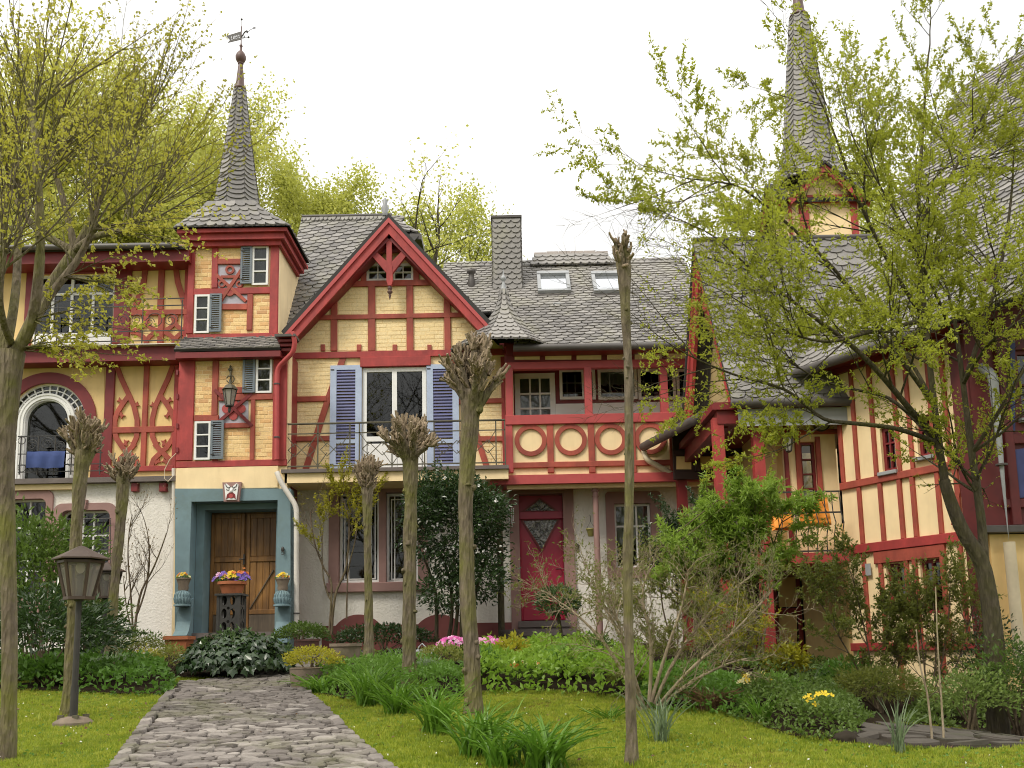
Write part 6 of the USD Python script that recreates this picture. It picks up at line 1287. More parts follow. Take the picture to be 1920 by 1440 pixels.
def tree_thing(name, label, base, t, wm, lm, L, W, spread=.5, group=None, cat='tree', drop=None, fold=.25, lift=0, trunk='trunk', crown='crown', cut=None):
    o = thing(name, label, cat, base, group)
    obj(o, trunk, t.wood, wm, True)
    m = t.leafmesh(L, W, spread, fold, drop, lift)
    if m is not None: obj(o, crown, m, lm)
    return o
# ---------------------------------------------------------------- pollarded trees along the path
FEET = []
def pollard(label, trunk, radii, head, nfist, stub, seed, stubr=.014, spreadz=.5, bm=BARK, knob=.5, nstub=9, flat=1.0):
    t = Tree(seed); rng = t.rng; P = curve(trunk); P[0] = [P[0][0], P[0][1], float(gz(P[0][0], P[0][1])) - .05]; n = len(P)
    R = np.interp(np.linspace(0, 1, n), np.linspace(0, 1, len(radii)), radii) * (1 + .05 * np.sin(np.arange(n) * 1.7)); R[0] *= 1.5; R[1] *= 1.12; FEET.append((P[0], R[0]))
    o = thing('pollarded_tree', label, 'tree', P[0], 'pollarded trees along the cobbled path')
    mb = MB(); mb.tube(P, R, 14); V, Fc = mb.arrays(); c = P[np.clip(np.searchsorted(P[:, 2], V[:, 2]), 0, n - 1)]
    rad = V - c; rad[:, 2] = 0; ln = np.maximum(np.linalg.norm(rad, axis=1, keepdims=True), 1e-6); V = V + rad / ln * ((meshkit.fbm(V * [14, 14, 3.], 3, seed) - .5) * .055 * min(1, R.mean() / .12))[:, None]
    obj(o, 'trunk', (V, Fc), bm, True)
    kn = MB()
    for k in range(int(5 + len(P) * .35)):                                # old pruning scars and knots along the trunk
        i = rng.integers(2, n - 2); a = rng.uniform(0, 6.283); d = np.array([math.cos(a), math.sin(a), 0]); r = R[i] * rng.uniform(.22, .42); kn.ball(P[i] + d * R[i] * .93 + [0, 0, rng.uniform(-.05, .05)], r, 2, (1, 1, rng.uniform(.6, 1.3)))
    V, Fc = kn.arrays(); V = V + ((meshkit.noise(V * 40) - .5) * .014)[:, None]; obj(o, 'knots', (V, Fc), bm, True)
    top = P[-1] - [0, 0, .10]; hw, hh = head; hh *= 1.12; wood = MB(); stubs = MB(); Rt = R[-1]
    for k in range(nfist):                                                # arms fan out from the crotch, each ends in a knuckle
        a = k * 2.39996 + rng.uniform(-.35, .35); f = (k + .5) / nfist; el = math.radians(85 - 72 * f ** .8 * spreadz * 1.6); el = max(el, math.radians(12))
        dr = np.array([math.cos(a) * math.cos(el), math.sin(a) * math.cos(el) * flat, math.sin(el)]); Lk = .72 * rng.uniform(.7, 1.1); e = top + dr * [hw * 1.15, hw * 1.15, hh] * Lk
        m = top + np.array([dr[0] * hw * .55, dr[1] * hw * .55, dr[2] * hh * .30]) * Lk * 1.1 + rng.normal(0, .012, 3); bb = PchipInterpolator([0, 1, 2], np.array([top - [0, 0, .10], m, e]))(np.linspace(0, 2, 7)); ra = Rt * (.50 if nfist < 12 else .42)
        wood.tube(bb, ra * np.array([1, .95, .85, .72, .62, .66, .45]) * rng.uniform(.85, 1.15), 8)
        for j in range(int(nstub * 1.7)):
            i = 6 if j < nstub * .45 else rng.integers(3, 7); d = unit(dr * .9 + rng.normal(0, .36, 3) + [0, 0, .42]); q = bb[i] + rng.normal(0, ra * .25, 3); L = stub * rng.uniform(.30, .95)
            q2 = q + d * L * .5 + rng.normal(0, .008, 3); q3 = q2 + unit(d + rng.normal(0, .22, 3) + [0, 0, .2]) * L * .5; r_ = stubr * rng.uniform(.75, 1.5); r_ *= 1.2; stubs.tube([q, q2, q3], [r_ * 1.5, r_, r_ * .85], 5)
    obj(o, 'pollard_head', wood, bm, True); obj(o, 'cut_stubs', stubs, STUB, True)
    return o
pollard('thick pollarded tree with a broad stubbly head in front of the right blue shutter', [(888, 1350, 9.2), (884, 1230, 9.2), (876, 1080, 9.2), (874, 940, 9.2), (881, 800, 9.2), (886, 735, 9.2)], [.085, .076, .072, .072, .084, .125], (.36, .66), 16, .19, 101, .0105, .55, nstub=15)
pollard('pollarded tree with a bowl shaped stubbly head in front of the French window', [(766, 1292, 11.3), (768, 1180, 11.3), (768, 1040, 11.3), (770, 920, 11.3), (768, 840, 11.3)], [.092, .082, .078, .076, .115], (.43, .52), 15, .19, 102, .0115, .62, nstub=13)
pollard('slim pollarded tree with a small stubbly head left of the stone framed window', [(692, 1246, 13.6), (691, 1130, 13.6), (689, 1000, 13.6), (689, 915, 13.6)], [.070, .056, .055, .085], (.22, .56), 13, .18, 103, .011, .4, nstub=11)
pollard('tall thin pollarded tree with a knotty bare top above the loggia roof', [(1184, 1436, 7.0), (1182, 1280, 7.0), (1177, 1100, 7.0), (1180, 900, 7.0), (1178, 700, 7.0), (1172, 560, 7.0), (1170, 500, 7.0)], [.042, .037, .035, .034, .035, .040, .056], (.125, .40), 8, .09, 104, .0085, .38, nstub=4)
pollard('leaning pollarded tree with a reddish stubbly head beside the arched garden door', [(129, 1336, 9.7), (133, 1220, 9.7), (139, 1080, 9.7), (147, 940, 9.7), (158, 845, 9.7)], [.062, .054, .054, .060, .082], (.24, .52), 14, .15, 105, .009, .5, nstub=13)
pollard('short leaning pollarded tree with a small round stubbly head left of the teal doorway', [(207, 1246, 13.8), (213, 1120, 13.8), (224, 1000, 13.8), (232, 890, 13.8)], [.078, .064, .070, .095], (.27, .42), 12, .18, 106, .010, .6, nstub=12)
# ---------------------------------------------------------------- big lime at the left edge: pollard knob with long whips
t = Tree(201).start(2); rng = t.rng; D = 7.6
Pt = curve([(14, 1410, D), (18, 1240, D), (14, 1000, D), (12, 800, D), (22, 660, D)]); Pt[0][2] = gz(Pt[0][0], Pt[0][1]) - .05
t.limb(Pt, np.interp(np.arange(len(Pt)), [0, 3, 12, len(Pt) - 1], [.070, .058, .062, .105]), 14)
for pts, r0 in (([(22, 665, D), (60, 600, D - .1), (75, 480, D - .2), (70, 330, D - .2), (60, 210, D)], .050), ([(14, 670, D), (-10, 560, D), (-30, 420, D + .2), (-20, 300, D + .3)], .046), ([(30, 660, D), (90, 560, D + .2), (150, 480, D + .3), (175, 430, D + .3)], .042), ([(10, 660, D), (30, 540, D + .3), (35, 420, D + .5), (40, 380, D + .5)], .042), ([(24, 650, D), (0, 560, D - .4), (10, 470, D - .5)], .032)):
    P = curve(pts); t.limb(P, np.linspace(r0, r0 * .55, len(P)), 9)
    for c_ in (P[-1],): t.wood.ball(c_, r0 * .85, 1)
    for k in range(13):
        p = P[-1] if k % 3 else P[rng.integers(len(P) // 2, len(P))]; d = unit(np.array([rng.normal(.16, .42), rng.normal(0, .35), rng.uniform(.5, 1.2)])); t.grow(p, d, rng.uniform(.75, 1.35), rng.uniform(.007, .013), 1, .25, .22, (7,), .40, .62, 9, .15, .3, .2, (5, 4), 7)
for k in range(26):                                                       # low drooping shoots with larger young leaves
    p = [at(175, 430, D + .3), at(22, 655, D), at(60, 600, D - .1), at(120, 520, D + .2)][k % 4]; d = unit(np.array([rng.uniform(.5, 1.3), rng.normal(-.05, .3), rng.uniform(-.25, .35)])); t.grow(p, d, rng.uniform(.5, 1.05), .007, 1, -.25, .25, (6,), .38, .6, 11, .1, .3, .2, (5, 4), 7)
tree_thing('lime_tree', 'tall old lime tree with many thin upright whips at the left edge', Pt[0], t, BARK, LIME, .040, .028, .6, fold=.3)
# second lime behind it, its whips fanning over the roof
t = Tree(202).start(2); rng = t.rng; D = 12.5
Pt = curve([(128, 1236, D), (118, 1000, D), (105, 800, D), (112, 640, D), (122, 470, D)]); Pt[0][2] = gz(Pt[0][0], D) - .1
Pt = curve([(-40, 1240, D), (-30, 1000, D), (0, 760, D), (60, 600, D), (140, 470, D)]); Pt[0][2] = gz(Pt[0][0], D) - .1
t.limb(Pt, np.linspace(.11, .065, len(Pt)), 12)
for pts in ([(140, 470, D), (120, 380, D), (95, 300, D)], [(140, 470, D), (175, 400, D), (200, 330, D)], [(140, 470, D), (60, 420, D), (20, 350, D)], [(140, 470, D), (190, 440, D - .3), (240, 430, D - .3)]):
    P = curve(pts); t.limb(P, np.linspace(.055, .035, len(P)), 8); t.wood.ball(P[-1], .06, 1)
    for k in range(20):
        d = unit(np.array([rng.normal(.22, .5), rng.normal(0, .35), rng.uniform(.35, 1.2)])); t.grow(P[-1] + rng.normal(0, .06, 3), d, rng.uniform(1.3, 2.5), rng.uniform(.009, .015), 1, .22, .2, (9,), .36, .55, 8, .1, .3, .2, (5, 4), 8)
tree_thing('lime_tree', 'second lime tree behind it with whips fanning out over the left roof', Pt[0], t, BARK, LIME, .052, .037, .6, fold=.3)
# ---------------------------------------------------------------- the fresh green tree on the right
t = Tree(203).start(3); rng = t.rng; D = 9.6
def limbs(segs, t, sub, D):
    for pts, r0, r1 in segs:
        P = curve(pts, n=6); t.limb(P, np.linspace(r0, r1, len(P)), 10)
        d_ = np.gradient(P, axis=0)
        for k in range(sub):
            f = rng.uniform(.30, 1.0); i = int(f * (len(P) - 1)); r = np.interp(f, [0, 1], [r0, r1])
            a = perp(unit(d_[i]), rng); nd = unit((unit(d_[i]) * .75 + a * rng.uniform(.5, 1.0) + [-.10, -.1, .08]) * [1, 1, .75])
            t.grow(P[i], nd, rng.uniform(.8, 1.35), max(r * .5, .007), 2, .06, .32, (5, 6), .52, .72, 30, .1, .3, .2, (6, 4, 3), 6)
        t.grow(P[-1], unit(d_[-1]), 1.0, r1, 2, .06, .3, (5, 6), .55, .7, 30, .1, .3, .2, (6, 4, 3), 6)
base = GD(1868, D); trunk = curve([(1868, 1330, D), (1862, 1180, D), (1845, 1070, D), (1800, 985, D), (1770, 900, D)]); trunk[0][2] = base[2] - .1
t.limb(trunk, np.interp(np.linspace(0, 1, len(trunk)), [0, .3, .6, 1], [.11, .088, .075, .055]), 14)
limbs([([(1845, 1070, D), (1838, 960, D + .1), (1822, 850, D + .2), (1806, 720, D + .3), (1790, 600, D + .4)], .050, .020),
       ([(1772, 905, D), (1755, 830, D), (1700, 760, D - .2), (1610, 660, D - .4), (1520, 590, D - .5), (1440, 530, D - .6), (1370, 470, D - .7)], .040, .009),
       ([(1770, 900, D), (1752, 760, D + .1), (1735, 600, D + .2), (1722, 420, D + .3), (1730, 250, D + .3), (1740, 110, D + .3)], .038, .010),
       ([(1755, 830, D), (1660, 800, D - .4), (1560, 790, D - .7), (1470, 730, D - .9), (1370, 700, D - 1.), (1290, 665, D - 1.1)], .026, .006),
       ([(1735, 600, D + .2), (1660, 480, D), (1600, 350, D - .1), (1560, 240, D - .2), (1500, 110, D - .3)], .024, .006),
       ([(1752, 760, D + .1), (1650, 620, D - .2), (1560, 500, D - .4), (1440, 390, D - .6), (1370, 345, D - .7), (1290, 335, D - .8)], .024, .006),
       ([(1806, 720, D + .3), (1860, 560, D + .3), (1890, 420, D + .4), (1900, 300, D + .5)], .028, .009),
       ([(1822, 850, D + .2), (1880, 760, D), (1930, 680, D), (1990, 620, D)], .024, .009),
       ([(1722, 420, D + .3), (1800, 300, D + .2), (1850, 200, D + .2)], .024, .009),
       ([(1752, 760, D + .1), (1690, 650, D + .2), (1620, 570, D + .2), (1530, 480, D)], .022, .006), ([(1755, 830, D), (1650, 740, D + .2), (1560, 720, D), (1470, 670, D - .2)], .022, .006), ([(1806, 720, D + .3), (1850, 650, D - .2), (1900, 610, D - .5), (1970, 570, D - .6)], .022, .006), ([(1790, 640, D + .3), (1740, 520, D - .3), (1680, 400, D - .6), (1620, 300, D - .7)], .022, .006),
       ([(1735, 600, D - .2), (1640, 620, D - .8), (1540, 640, D - 1.1), (1440, 600, D - 1.3)], .024, .007)], t, 8, D)
def dropr(P):
    q = proj(P); return (~((q[:, 1] > 870) & (q[:, 0] > 1480)) | (t.rng.random(len(P)) < .25)) & ~((q[:, 0] < 1200) & (q[:, 1] > 380)) & ~((q[:, 0] < 1285) & (q[:, 1] > 400) & (q[:, 1] < 630) & (t.rng.random(len(P)) < .8)) & (t.rng.random(len(P)) < np.where((q[:, 0] < 1490) & (q[:, 1] > 430) & (q[:, 1] < 760), .34, np.where((q[:, 0] > 1470) & (q[:, 0] < 1625) & (q[:, 1] < 500), .42, .72)))
tree_thing('serviceberry_tree', 'spreading small tree with fresh yellow green leaves before the right house', trunk[0], t, BARKD, YG1, .040, .019, .6, drop=dropr)
# ---------------------------------------------------------------- trees behind the houses
def bgtree(label, px, py_top, D, width, seed, n1=9, nl=26, lm=YG2, L=.16, trunkr=.22, kids=(5, 5), up=.10, gap=0., thin=1.0):
    t = Tree(seed).start(3); rng = t.rng; b = np.array([at(px, 1100, D)[0], D, 0.]); b[2] = gz(b[0], b[1]) - .1; top = at(px, py_top, D); H = top[2] - b[2]; W = width / F_PX * D / 2
    P = np.array([b + [rng.normal(0, .15) * k, 0, H * .8 * k / 6] for k in range(7)]); t.limb(P, np.linspace(trunkr, trunkr * .35, 7), 10)
    for k in range(n1):
        f = .35 + .65 * (k + rng.uniform(0, .7)) / n1; a = k * 2.4 + rng.uniform(-.4, .4); i = min(int(f * 6), 5); p = P[i] + (P[i + 1] - P[i]) * (f * 6 - i if f < 1 else 1)
        sp = W * (.55 + .6 * math.sin(math.pi * min(f, 1) * .9)); d = np.array([math.cos(a) * sp, math.sin(a) * sp, H * .20 * rng.uniform(.5, 1.3)]); Lb_ = np.linalg.norm(d) * .8
        t.grow(p, d, Lb_, trunkr * .38 * (1.2 - f * .6), 2, up, .3, kids, .55, .95, int(nl * thin), .05, .3, .2, (6, 4, 3), 6)
    t.grow(P[-1], [0, 0, 1], H * .16, trunkr * .3, 2, up, .3, kids, .6, .7, int(nl * thin), .05, .3, .2, (6, 4, 3), 6)
    if t.lp:                               # soft rounded clouds of young leaves about the twig ends
        Q = np.vstack(t.lp); Q = Q + rng.normal(0, 1, Q.shape) * np.array([.34, .34, .20]) * (W / 3.0) ** .5; t.lp = [Q]
    return tree_thing('spring_tree', label, b, t, BARKD, lm, L, L * .62, .9, fold=.35)
for x_, y_, H_, sd in ((-6.4, -9.5, 21.0, 331), (-.8, -12.0, 20.0, 332), (5.2, -10.5, 20.0, 333), (-13.5, -9., 20., 334), (-21.5, -10., 20., 335)):   # bare trees on the camera's side, seen mirrored in the window panes
    t = Tree(sd).start(3); b = np.array([x_, y_, float(gz(x_, y_)) - .1]); P = np.array([b + [.12 * math.sin(k), .1 * math.cos(k * 1.3), H_ * .6 * k / 6] for k in range(7)]); t.limb(P, np.linspace(.26, .14, 7), 9)
    for k in range(17): i_ = 2 + k % 5; a = k * 2.4; t.grow(P[i_], [math.cos(a), math.sin(a), .9], H_ * .28, .10, 2, .25, .35, (5, 5), .6, .7, 0, 0, .3, .25, (6, 4, 3), 6)
    tree_thing('bare_tree', {331: 'bare tree mirrored in the balcony window panes', 332: 'bare tree mirrored in the middle window panes', 333: 'bare tree mirrored in the loggia window panes', 334: 'bare tree mirrored in the tower window panes', 335: 'bare tree mirrored in the arched door panes'}[sd], b, t, BARKD, BUD, .05, .02)
bgtree('tall yellow green tree furthest left behind the roofs', 30, 170, 30, 560, 301, 15, 105, L=.14)
bgtree('broad yellow green tree behind the roof left of the tower spire', 200, 260, 32, 520, 302, 16, 110, L=.14)
bgtree('feathery light green tree just left of the tower spire', 330, 250, 35, 330, 303, 14, 100, L=.14)
bgtree('yellow green tree between the tower spire and the gable', 535, 350, 34, 260, 304, 14, 105, L=.14)
bgtree('slender half bare tree top right beside the tower spire', 492, 215, 36, 90, 305, 9, 14, lm=OLIVE, L=.16, kids=(4, 4))
bgtree('bare branched dark tree behind the gable peak', 745, 360, 30, 300, 306, 12, 9, L=.14, kids=(5, 4), trunkr=.30)
bgtree('golden green tree left of the slate chimney', 840, 420, 36, 260, 307, 14, 100, L=.13)
bgtree('low bright green tree left of the gable peak', 640, 420, 40, 220, 308, 13, 105, L=.145)
bgtree('pale green tree showing behind the right roofs', 1700, 330, 34, 440, 309, 13, 60, L=.13)
# ================================================================ garden things
def lamp(label, px, py, d, ytop, rotz, half, seed):
    b = GD(px, d); 
    if py: b = G(px, py)
    d = b[1]; S = d / F_PX; t = thing('garden_lamp', label, 'lamp', b, 'garden lamps on posts left of the path'); zt = Z(px, ytop, d); c = np.array([b[0] - .02, d, 0.])
    H = .52; zb = zt - H; LM = paint('lamp_brown_metal', (.060, .038, .026), .5, .3, 6., .12, 60.)
    obj(t, 'post', MB().lathe([(.036, b[2] - .05), (.036, b[2] + .35), (.029, b[2] + .38), (.027, zb - .02), (.045, zb - .01), (.045, zb + .01)], c, 12), IRON, True)
    obj(t, 'foot', MB().lathe([(.19, b[2] - .1), (.18, b[2] + .03), (.12, b[2] + .075), (.04, b[2] + .085)], c, 14), POTSTONE, 40); mb = MB()
    for k in range(4): a = k * 1.57 + .6; mb.box(c[0] + .11 * math.cos(a) - .025, c[0] + .11 * math.cos(a) + .025, d + .11 * math.sin(a) - .02, d + .11 * math.sin(a) + .02, b[2] + .05, b[2] + .10)
    obj(t, 'anchor_plates', mb, IRONG)
    rb, rt = .125, .205
    obj(t, 'lantern_roof', MB().lathe([(rt + .058, zt - .135), (rt + .058, zt - .122), (.05, zt - .015), (.02, zt), (0, zt + .004)], c, 6, rotz), LM); mb = MB()
    cor = lambda r, z, k: c + [r * math.cos(rotz + k * math.pi / 3), r * math.sin(rotz + k * math.pi / 3), z]
    for k in range(6): mb.bar(cor(rt, zt - .146, k), cor(rb, zb + .02, k), .024, .024, (0, 1, .1))
    mb.lathe([(0, zb), (rb + .02, zb), (rb + .02, zb + .03), (.0, zb + .03)], c, 6, rotz); mb.lathe([(rt - .02, zt - .17), (rt + .012, zt - .17), (rt + .012, zt - .146), (rt - .02, zt - .146)], c, 6, rotz)
    lc = obj(t, 'lantern_cage', mb, LM)
    LG = mat('frosted_lamp_glass', {'t': ('transparent_bsdf', {'color': (.72, .68, .60)}), 'p': ('principled_bsdf', {'base_color': (.50, .46, .40), 'roughness': .35}), 'm': ('mix_closure', {'fac': .20})}, [('t.BSDF', 'm.closure1'), ('p.BSDF', 'm.closure2')], 'm.closure')
    for k in range(6): A = [cor(rt - .012, zt - .17, k), cor(rt - .012, zt - .17, k + 1), cor(rb - .008, zb + .03, k + 1), cor(rb - .008, zb + .03, k)]; obj(lc, 'pane', MB().add(A, [(0, 2, 1), (0, 3, 2)]), LG)
    obj(t, 'candle_tube', MB().lathe([(.028, zb + .03), (.028, zb + .20), (.038, zb + .21), (.038, zb + .24), (0, zb + .25)], c, 10), IRON, True); obj(t, 'bulb', MB().ball(c + [0, 0, zb + .31], .042, 2, (1, 1, 1.35)), WHITE, True)
lamp('larger nearer garden lamp on a tall post beside the leaning trunk', 141, 1360, 9.6, 1024, .25, 0, 1)
lamp('smaller farther garden lamp half hidden behind the leaning trunk', 196, None, 14.0, 1055, .25, 0, 2)
# pots, pedestal and scrolls before the oak door
fT = Fr((0, 18.0), (1, 0))
def flowers(t, c, r, h, n, mats, rng, size=.035, name='blossom'):
    """round blossoms of five petals"""
    per = {}
    for i in range(n):
        a, q = rng.uniform(0, 6.28), math.sqrt(rng.random()); p = c + [r * q * math.cos(a), r * q * math.sin(a) * .8, h * (1 - q * q * .75) + rng.uniform(-.015, .02)]
        d = unit(np.array([math.cos(a) * q * .9, math.sin(a) * q * .8 - .5, .7])); u = perp(d, rng); v = np.cross(d, u); V, Fc = [p - d * .006], []
        s = size * rng.uniform(.75, 1.2)
        for k in range(5):
            b = k * 1.2566; e = [p + (u * math.cos(b + o_) + v * math.sin(b + o_)) * s * q_ + d * s * .3 * q_ for o_, q_ in ((-.5, .75), (0, 1.0), (.5, .75))]; j = len(V); V += e; Fc += [(0, j, j + 1), (0, j + 1, j + 2)]
        per.setdefault(i % len(mats), []).append((np.array(V), np.array(Fc)))
    for k, it in per.items(): pieces(t, name, it, mats[k], cap=150)
def leafdome(c, rx, ry, rz, n, L, W, rng, low=.0, shell=.55, droop=0., noisy=.5, ns=3.):
    """leaves filling the outer part of an uneven dome"""
    d = rng.normal(0, 1, (n * 2, 3)); d /= np.linalg.norm(d, axis=1, keepdims=True); d = d[d[:, 2] > -low][:n]; r = shell + (1 - shell) * rng.random(len(d)) ** .6
    r *= 1 + noisy * (meshkit.fbm(d * ns + rng.uniform(0, 50), 3, 7) - .5) * 1.4
    P = np.asarray(c) + d * r[:, None] * [rx, ry, rz]; D = d * [1, 1, .6] + [0, 0, .25 - droop]
    return leaves(P, D, L, W, rng, .55, .3)
def twigs(base, w, h, n, r, rng, spread=.8, lean=(0, 0, 0)):
    mb = MB()
    for k in range(n):
        a = rng.uniform(0, 6.28); q = rng.random(); e = np.array([math.cos(a) * w * q, math.sin(a) * w * q * .8, h * rng.uniform(.6, 1.)]) + lean; m = e * .5 + rng.normal(0, .05, 3) + [0, 0, .1 * h]; P = PchipInterpolator([0, 1, 2], np.array([base + rng.normal(0, .03, 3) * [1, 1, 0], base + m, base + e]))(np.linspace(0, 2, 6)); mb.tube(P, np.linspace(r, r * .4, 6), 5)
    return mb
def bush(name, label, base, rx, ry, h, n, L, W, lm, seed, wm=TWIG, low=.3, shell=.5, droop=0., noisy=.5, stems=9, lift=.0, group=None, cat='shrub', ns=3.):
    rng = np.random.default_rng(seed); o = thing(name, label, cat, base, group); c = np.asarray(base) + [0, 0, lift + (h - lift) * .5]
    obj(o, 'stems', twigs(np.asarray(base), rx * .6, h * .8, stems, .014, rng), wm, True); V = leafdome(c, rx, ry, (h - lift) * .5, n, L, W, rng, 1.0 if low >= 1 else low, shell, droop, noisy, ns); obj(o, 'foliage', V, lm); return o
rng = np.random.default_rng(40)
for x, lab in ((345, 'left'), (531, 'right')):
    side = 'left of the oak door, above a terracotta trough' if lab == 'left' else 'right of the oak door'
    u = fT.px(x, 1140)[0]; F_ = Fr((0, 17.85), (1, 0)); z = lambda py: F_.px(x, py)[1]
    t = thing('scroll_console', f'teal stone scroll with a rolled top {side}', 'console', (u, 17.9, z(1190))); 
    prof = [(.0, z(1205)), (-.34, z(1205)), (-.34, z(1192)), (-.22, z(1183)), (-.13, z(1165)), (-.11, z(1135)), (-.13, z(1128)), (.0, z(1120))]
    sd = Fr((u, 18.13), (0, 1)); mb = MB(); sd.prism(mb, Polygon([(a - .0, b) for a, b in prof]), -.13, .13); obj(t, 'scroll_body', mb, TEAL)
    mb = MB(); cyl = [(u + dx, 17.93, z(1120)) for dx in (-.15, -.13, .13, .15)]; mb.tube(cyl, [.10, .125, .125, .10], 18); 
    for k in range(9): a = k / 9 * 6.283; mb.tube([(u - .135, 17.93 + .122 * math.cos(a), z(1120) + .122 * math.sin(a)), (u + .135, 17.93 + .122 * math.cos(a), z(1120) + .122 * math.sin(a))], .02, 6)
    mb = MB(); rp_ = [(.03, -.135), (.09, -.125), (.13, -.07), (.145, 0), (.135, .065), (.10, .115), (.04, .14), (.0, .145)]; mb.lathe(rp_, (u, 17.90, z(1122)), 20)
    for k in range(16): a = k / 16 * 6.283; mb.tube([(u + (r_ + .002) * math.cos(a), 17.90 + (r_ + .002) * math.sin(a), z(1122) + h__) for r_, h__ in rp_[1:7]], .016, 5)
    obj(t, 'rolled_top', mb, TEAL, 40); obj(t, 'scroll_band', MB().lathe([(.10, -.15), (.155, -.14), (.155, -.11), (.12, -.10)], (u, 17.90, z(1122)), 20), TEAL, 40)
    p = thing('stone_flower_pot', f'small stone pot of yellow and orange pansies on the scroll {side.split(",")[0]}', 'flower pot', (u, 17.93, z(1107))); c = np.array([u, 17.93, z(1107)])
    obj(p, 'pot_body', MB().lathe([(0, 0), (.085, 0), (.10, .05), (.09, .09), (.125, .20), (.135, .205), (.135, .235), (.115, .235), (.10, .20), (0, .20)], c, 16), POTSTONE, 40)
    flowers(p, c + [0, 0, .22], .13, .10, 34, [YEL, ORG, YEL, CRE], rng, .032); obj(p, 'foliage', leafdome(c + [0, 0, .22], .12, .1, .06, 60, .05, .03, rng, 0), GREEN)
b = GD(432, 14.6); c0 = b.copy(); zt = Z(432, 1114, 14.6); t = thing('pierced_pedestal', 'dark pierced iron pedestal carrying the flower bowl before the oak door', 'pedestal', b); F_ = Fr((c0[0], 14.6), (1, 0)); hw_ = .155
mb = MB()
for sx in (-1, 1):
    for sy in (-1, 1): mb.box(c0[0] + sx * hw_ - .02, c0[0] + sx * hw_ + .02, 14.6 + sy * hw_ - .02, 14.6 + sy * hw_ + .02, b[2] - .05, zt - .03)
obj(t, 'corner_bars', mb, IRON)
obj(t, 'top_plate', MB().box(c0[0] - .20, c0[0] + .20, 14.4, 14.8, zt - .03, zt), IRON); obj(t, 'foot_plate', MB().box(c0[0] - .19, c0[0] + .19, 14.41, 14.79, b[2] - .04, b[2] + .06), IRON)
for s_ in range(4):
    th = s_ * math.pi / 2; G_ = Fr((c0[0] + math.sin(th) * hw_, 14.6 - math.cos(th) * hw_), (math.cos(th), math.sin(th))); H = zt - b[2] - .1; pl = sbox(-hw_ + .02, b[2] + .06, hw_ - .02, zt - .03)
    hol = []
    for r_ in range(5):
        for k in (-1, 1): hol.append(affinity.scale(Point(k * .062, b[2] + .12 + H * (r_ + .4) / 5).buffer(.05, 6), .8, 1.5))
        hol.append(Point(0, b[2] + .10 + H * (r_ + .9) / 5).buffer(.022, 5))
    obj(t, 'pierced_panel', G_.prism(MB(), pl.difference(shapely.union_all(hol)), -.012, .012), IRON)
bw = thing('flower_bowl', 'terracotta bowl of violet and orange flowers on the iron pedestal', 'flower pot', (c0[0], 14.6, zt)); c = np.array([c0[0], 14.6, zt + .002])
obj(bw, 'bowl', MB().lathe([(0, 0), (.14, 0), (.15, .02), (.19, .14), (.215, .14), (.215, .185), (.18, .185), (.16, .14), (0, .14)], c, 20), TERRA, 40)
flowers(bw, c + [-.14, 0, .18], .15, .13, 60, [VIO, VIO, PINKL], rng, .034); flowers(bw, c + [.13, 0, .18], .15, .13, 60, [VIO, VIO, VIO], rng, .034); flowers(bw, c + [0, -.05, .19], .14, .14, 34, [ORG, YEL], rng, .034); flowers(bw, c + [.16, 0, .24], .08, .14, 12, [ORG], rng, .03); obj(bw, 'foliage', leafdome(c + [0, 0, .19], .24, .17, .09, 220, .05, .028, rng, .0), GREEN)
def pot(name, label, c, prof, m, cat='pot', n=20): t = thing(name, label, cat, c); obj(t, 'pot_body', MB().lathe(prof, c, n), m, 40); return t
ptz = at(336, 1210, 16.9); ptz[2] = max(float(gz(ptz[0], ptz[1])), Z(336, 1228, 16.9))
t = thing('terracotta_trough', 'square terracotta trough below the left teal scroll', 'planter', ptz); c = ptz; mb = MB(); z0, z1 = Z(336, 1228, 16.9), Z(336, 1194, 16.9); mb.hexa([(c[0] + sx * w, c[1] + sy * w, z) for z, w in ((z0, .15), (z1, .20)) for sx, sy in ((-1, -1), (1, -1), (1, 1), (-1, 1))]); obj(t, 'trough_body', mb, TERRA); mb = MB(); mb.box(c[0] - .215, c[0] + .215, c[1] - .215, c[1] + .215, z1 - .05, z1 + .01); obj(t, 'rim', mb, TERRA); obj(t, 'soil', MB().box(c[0] - .18, c[0] + .18, c[1] - .18, c[1] + .18, z1 + .011, z1 + .016), SOIL)
# ivy bush before the door: its leaves are single pieces
rng = np.random.default_rng(41); b = GD(446, 13.2); iv = thing('ivy_bush', 'dark glossy ivy bush at the end of the cobbled path', 'shrub', b); obj(iv, 'stems', twigs(b, .6, .6, 16, .016, rng), TWIG, True)
it = []
sh = np.array([(0, 0), (-.30, .10), (-.52, .42), (-.26, .52), (-.14, .72), (0, 1.0), (.14, .72), (.26, .52), (.52, .42), (.30, .10)])
for k in range(1150):
    d = rng.normal(0, 1, 3); d = unit(d); d[2] = abs(d[2]) * 1.1 - .32; r = rng.uniform(.80, 1.0) * (1 + .35 * (meshkit.fbm(d * 2.6 + 9, 3, 3) - .5)); p = b + [0, 0, .26] + d * r * [.80, .62, .46]
    if p[2] < gz(p[0], p[1]) + .02: continue
    nrm = unit(d + rng.normal(0, .35, 3) + [0, -.2, .5]); dn = unit(np.array([d[0] * .5, d[1] * .5 - .3, -.55]) + rng.normal(0, .35, 3)); dn = unit(dn - nrm * (dn @ nrm)); a = np.cross(dn, nrm); s_ = rng.uniform(.075, .135)
    V = p + a * sh[:, :1] * s_ + dn * sh[:, 1:] * s_ + nrm * (-.25 * np.abs(sh[:, :1]) + .12 * sh[:, 1:] * (1 - sh[:, 1:])) * s_; it.append((V, np.array([(0, i, i + 1) for i in range(1, 9)])))
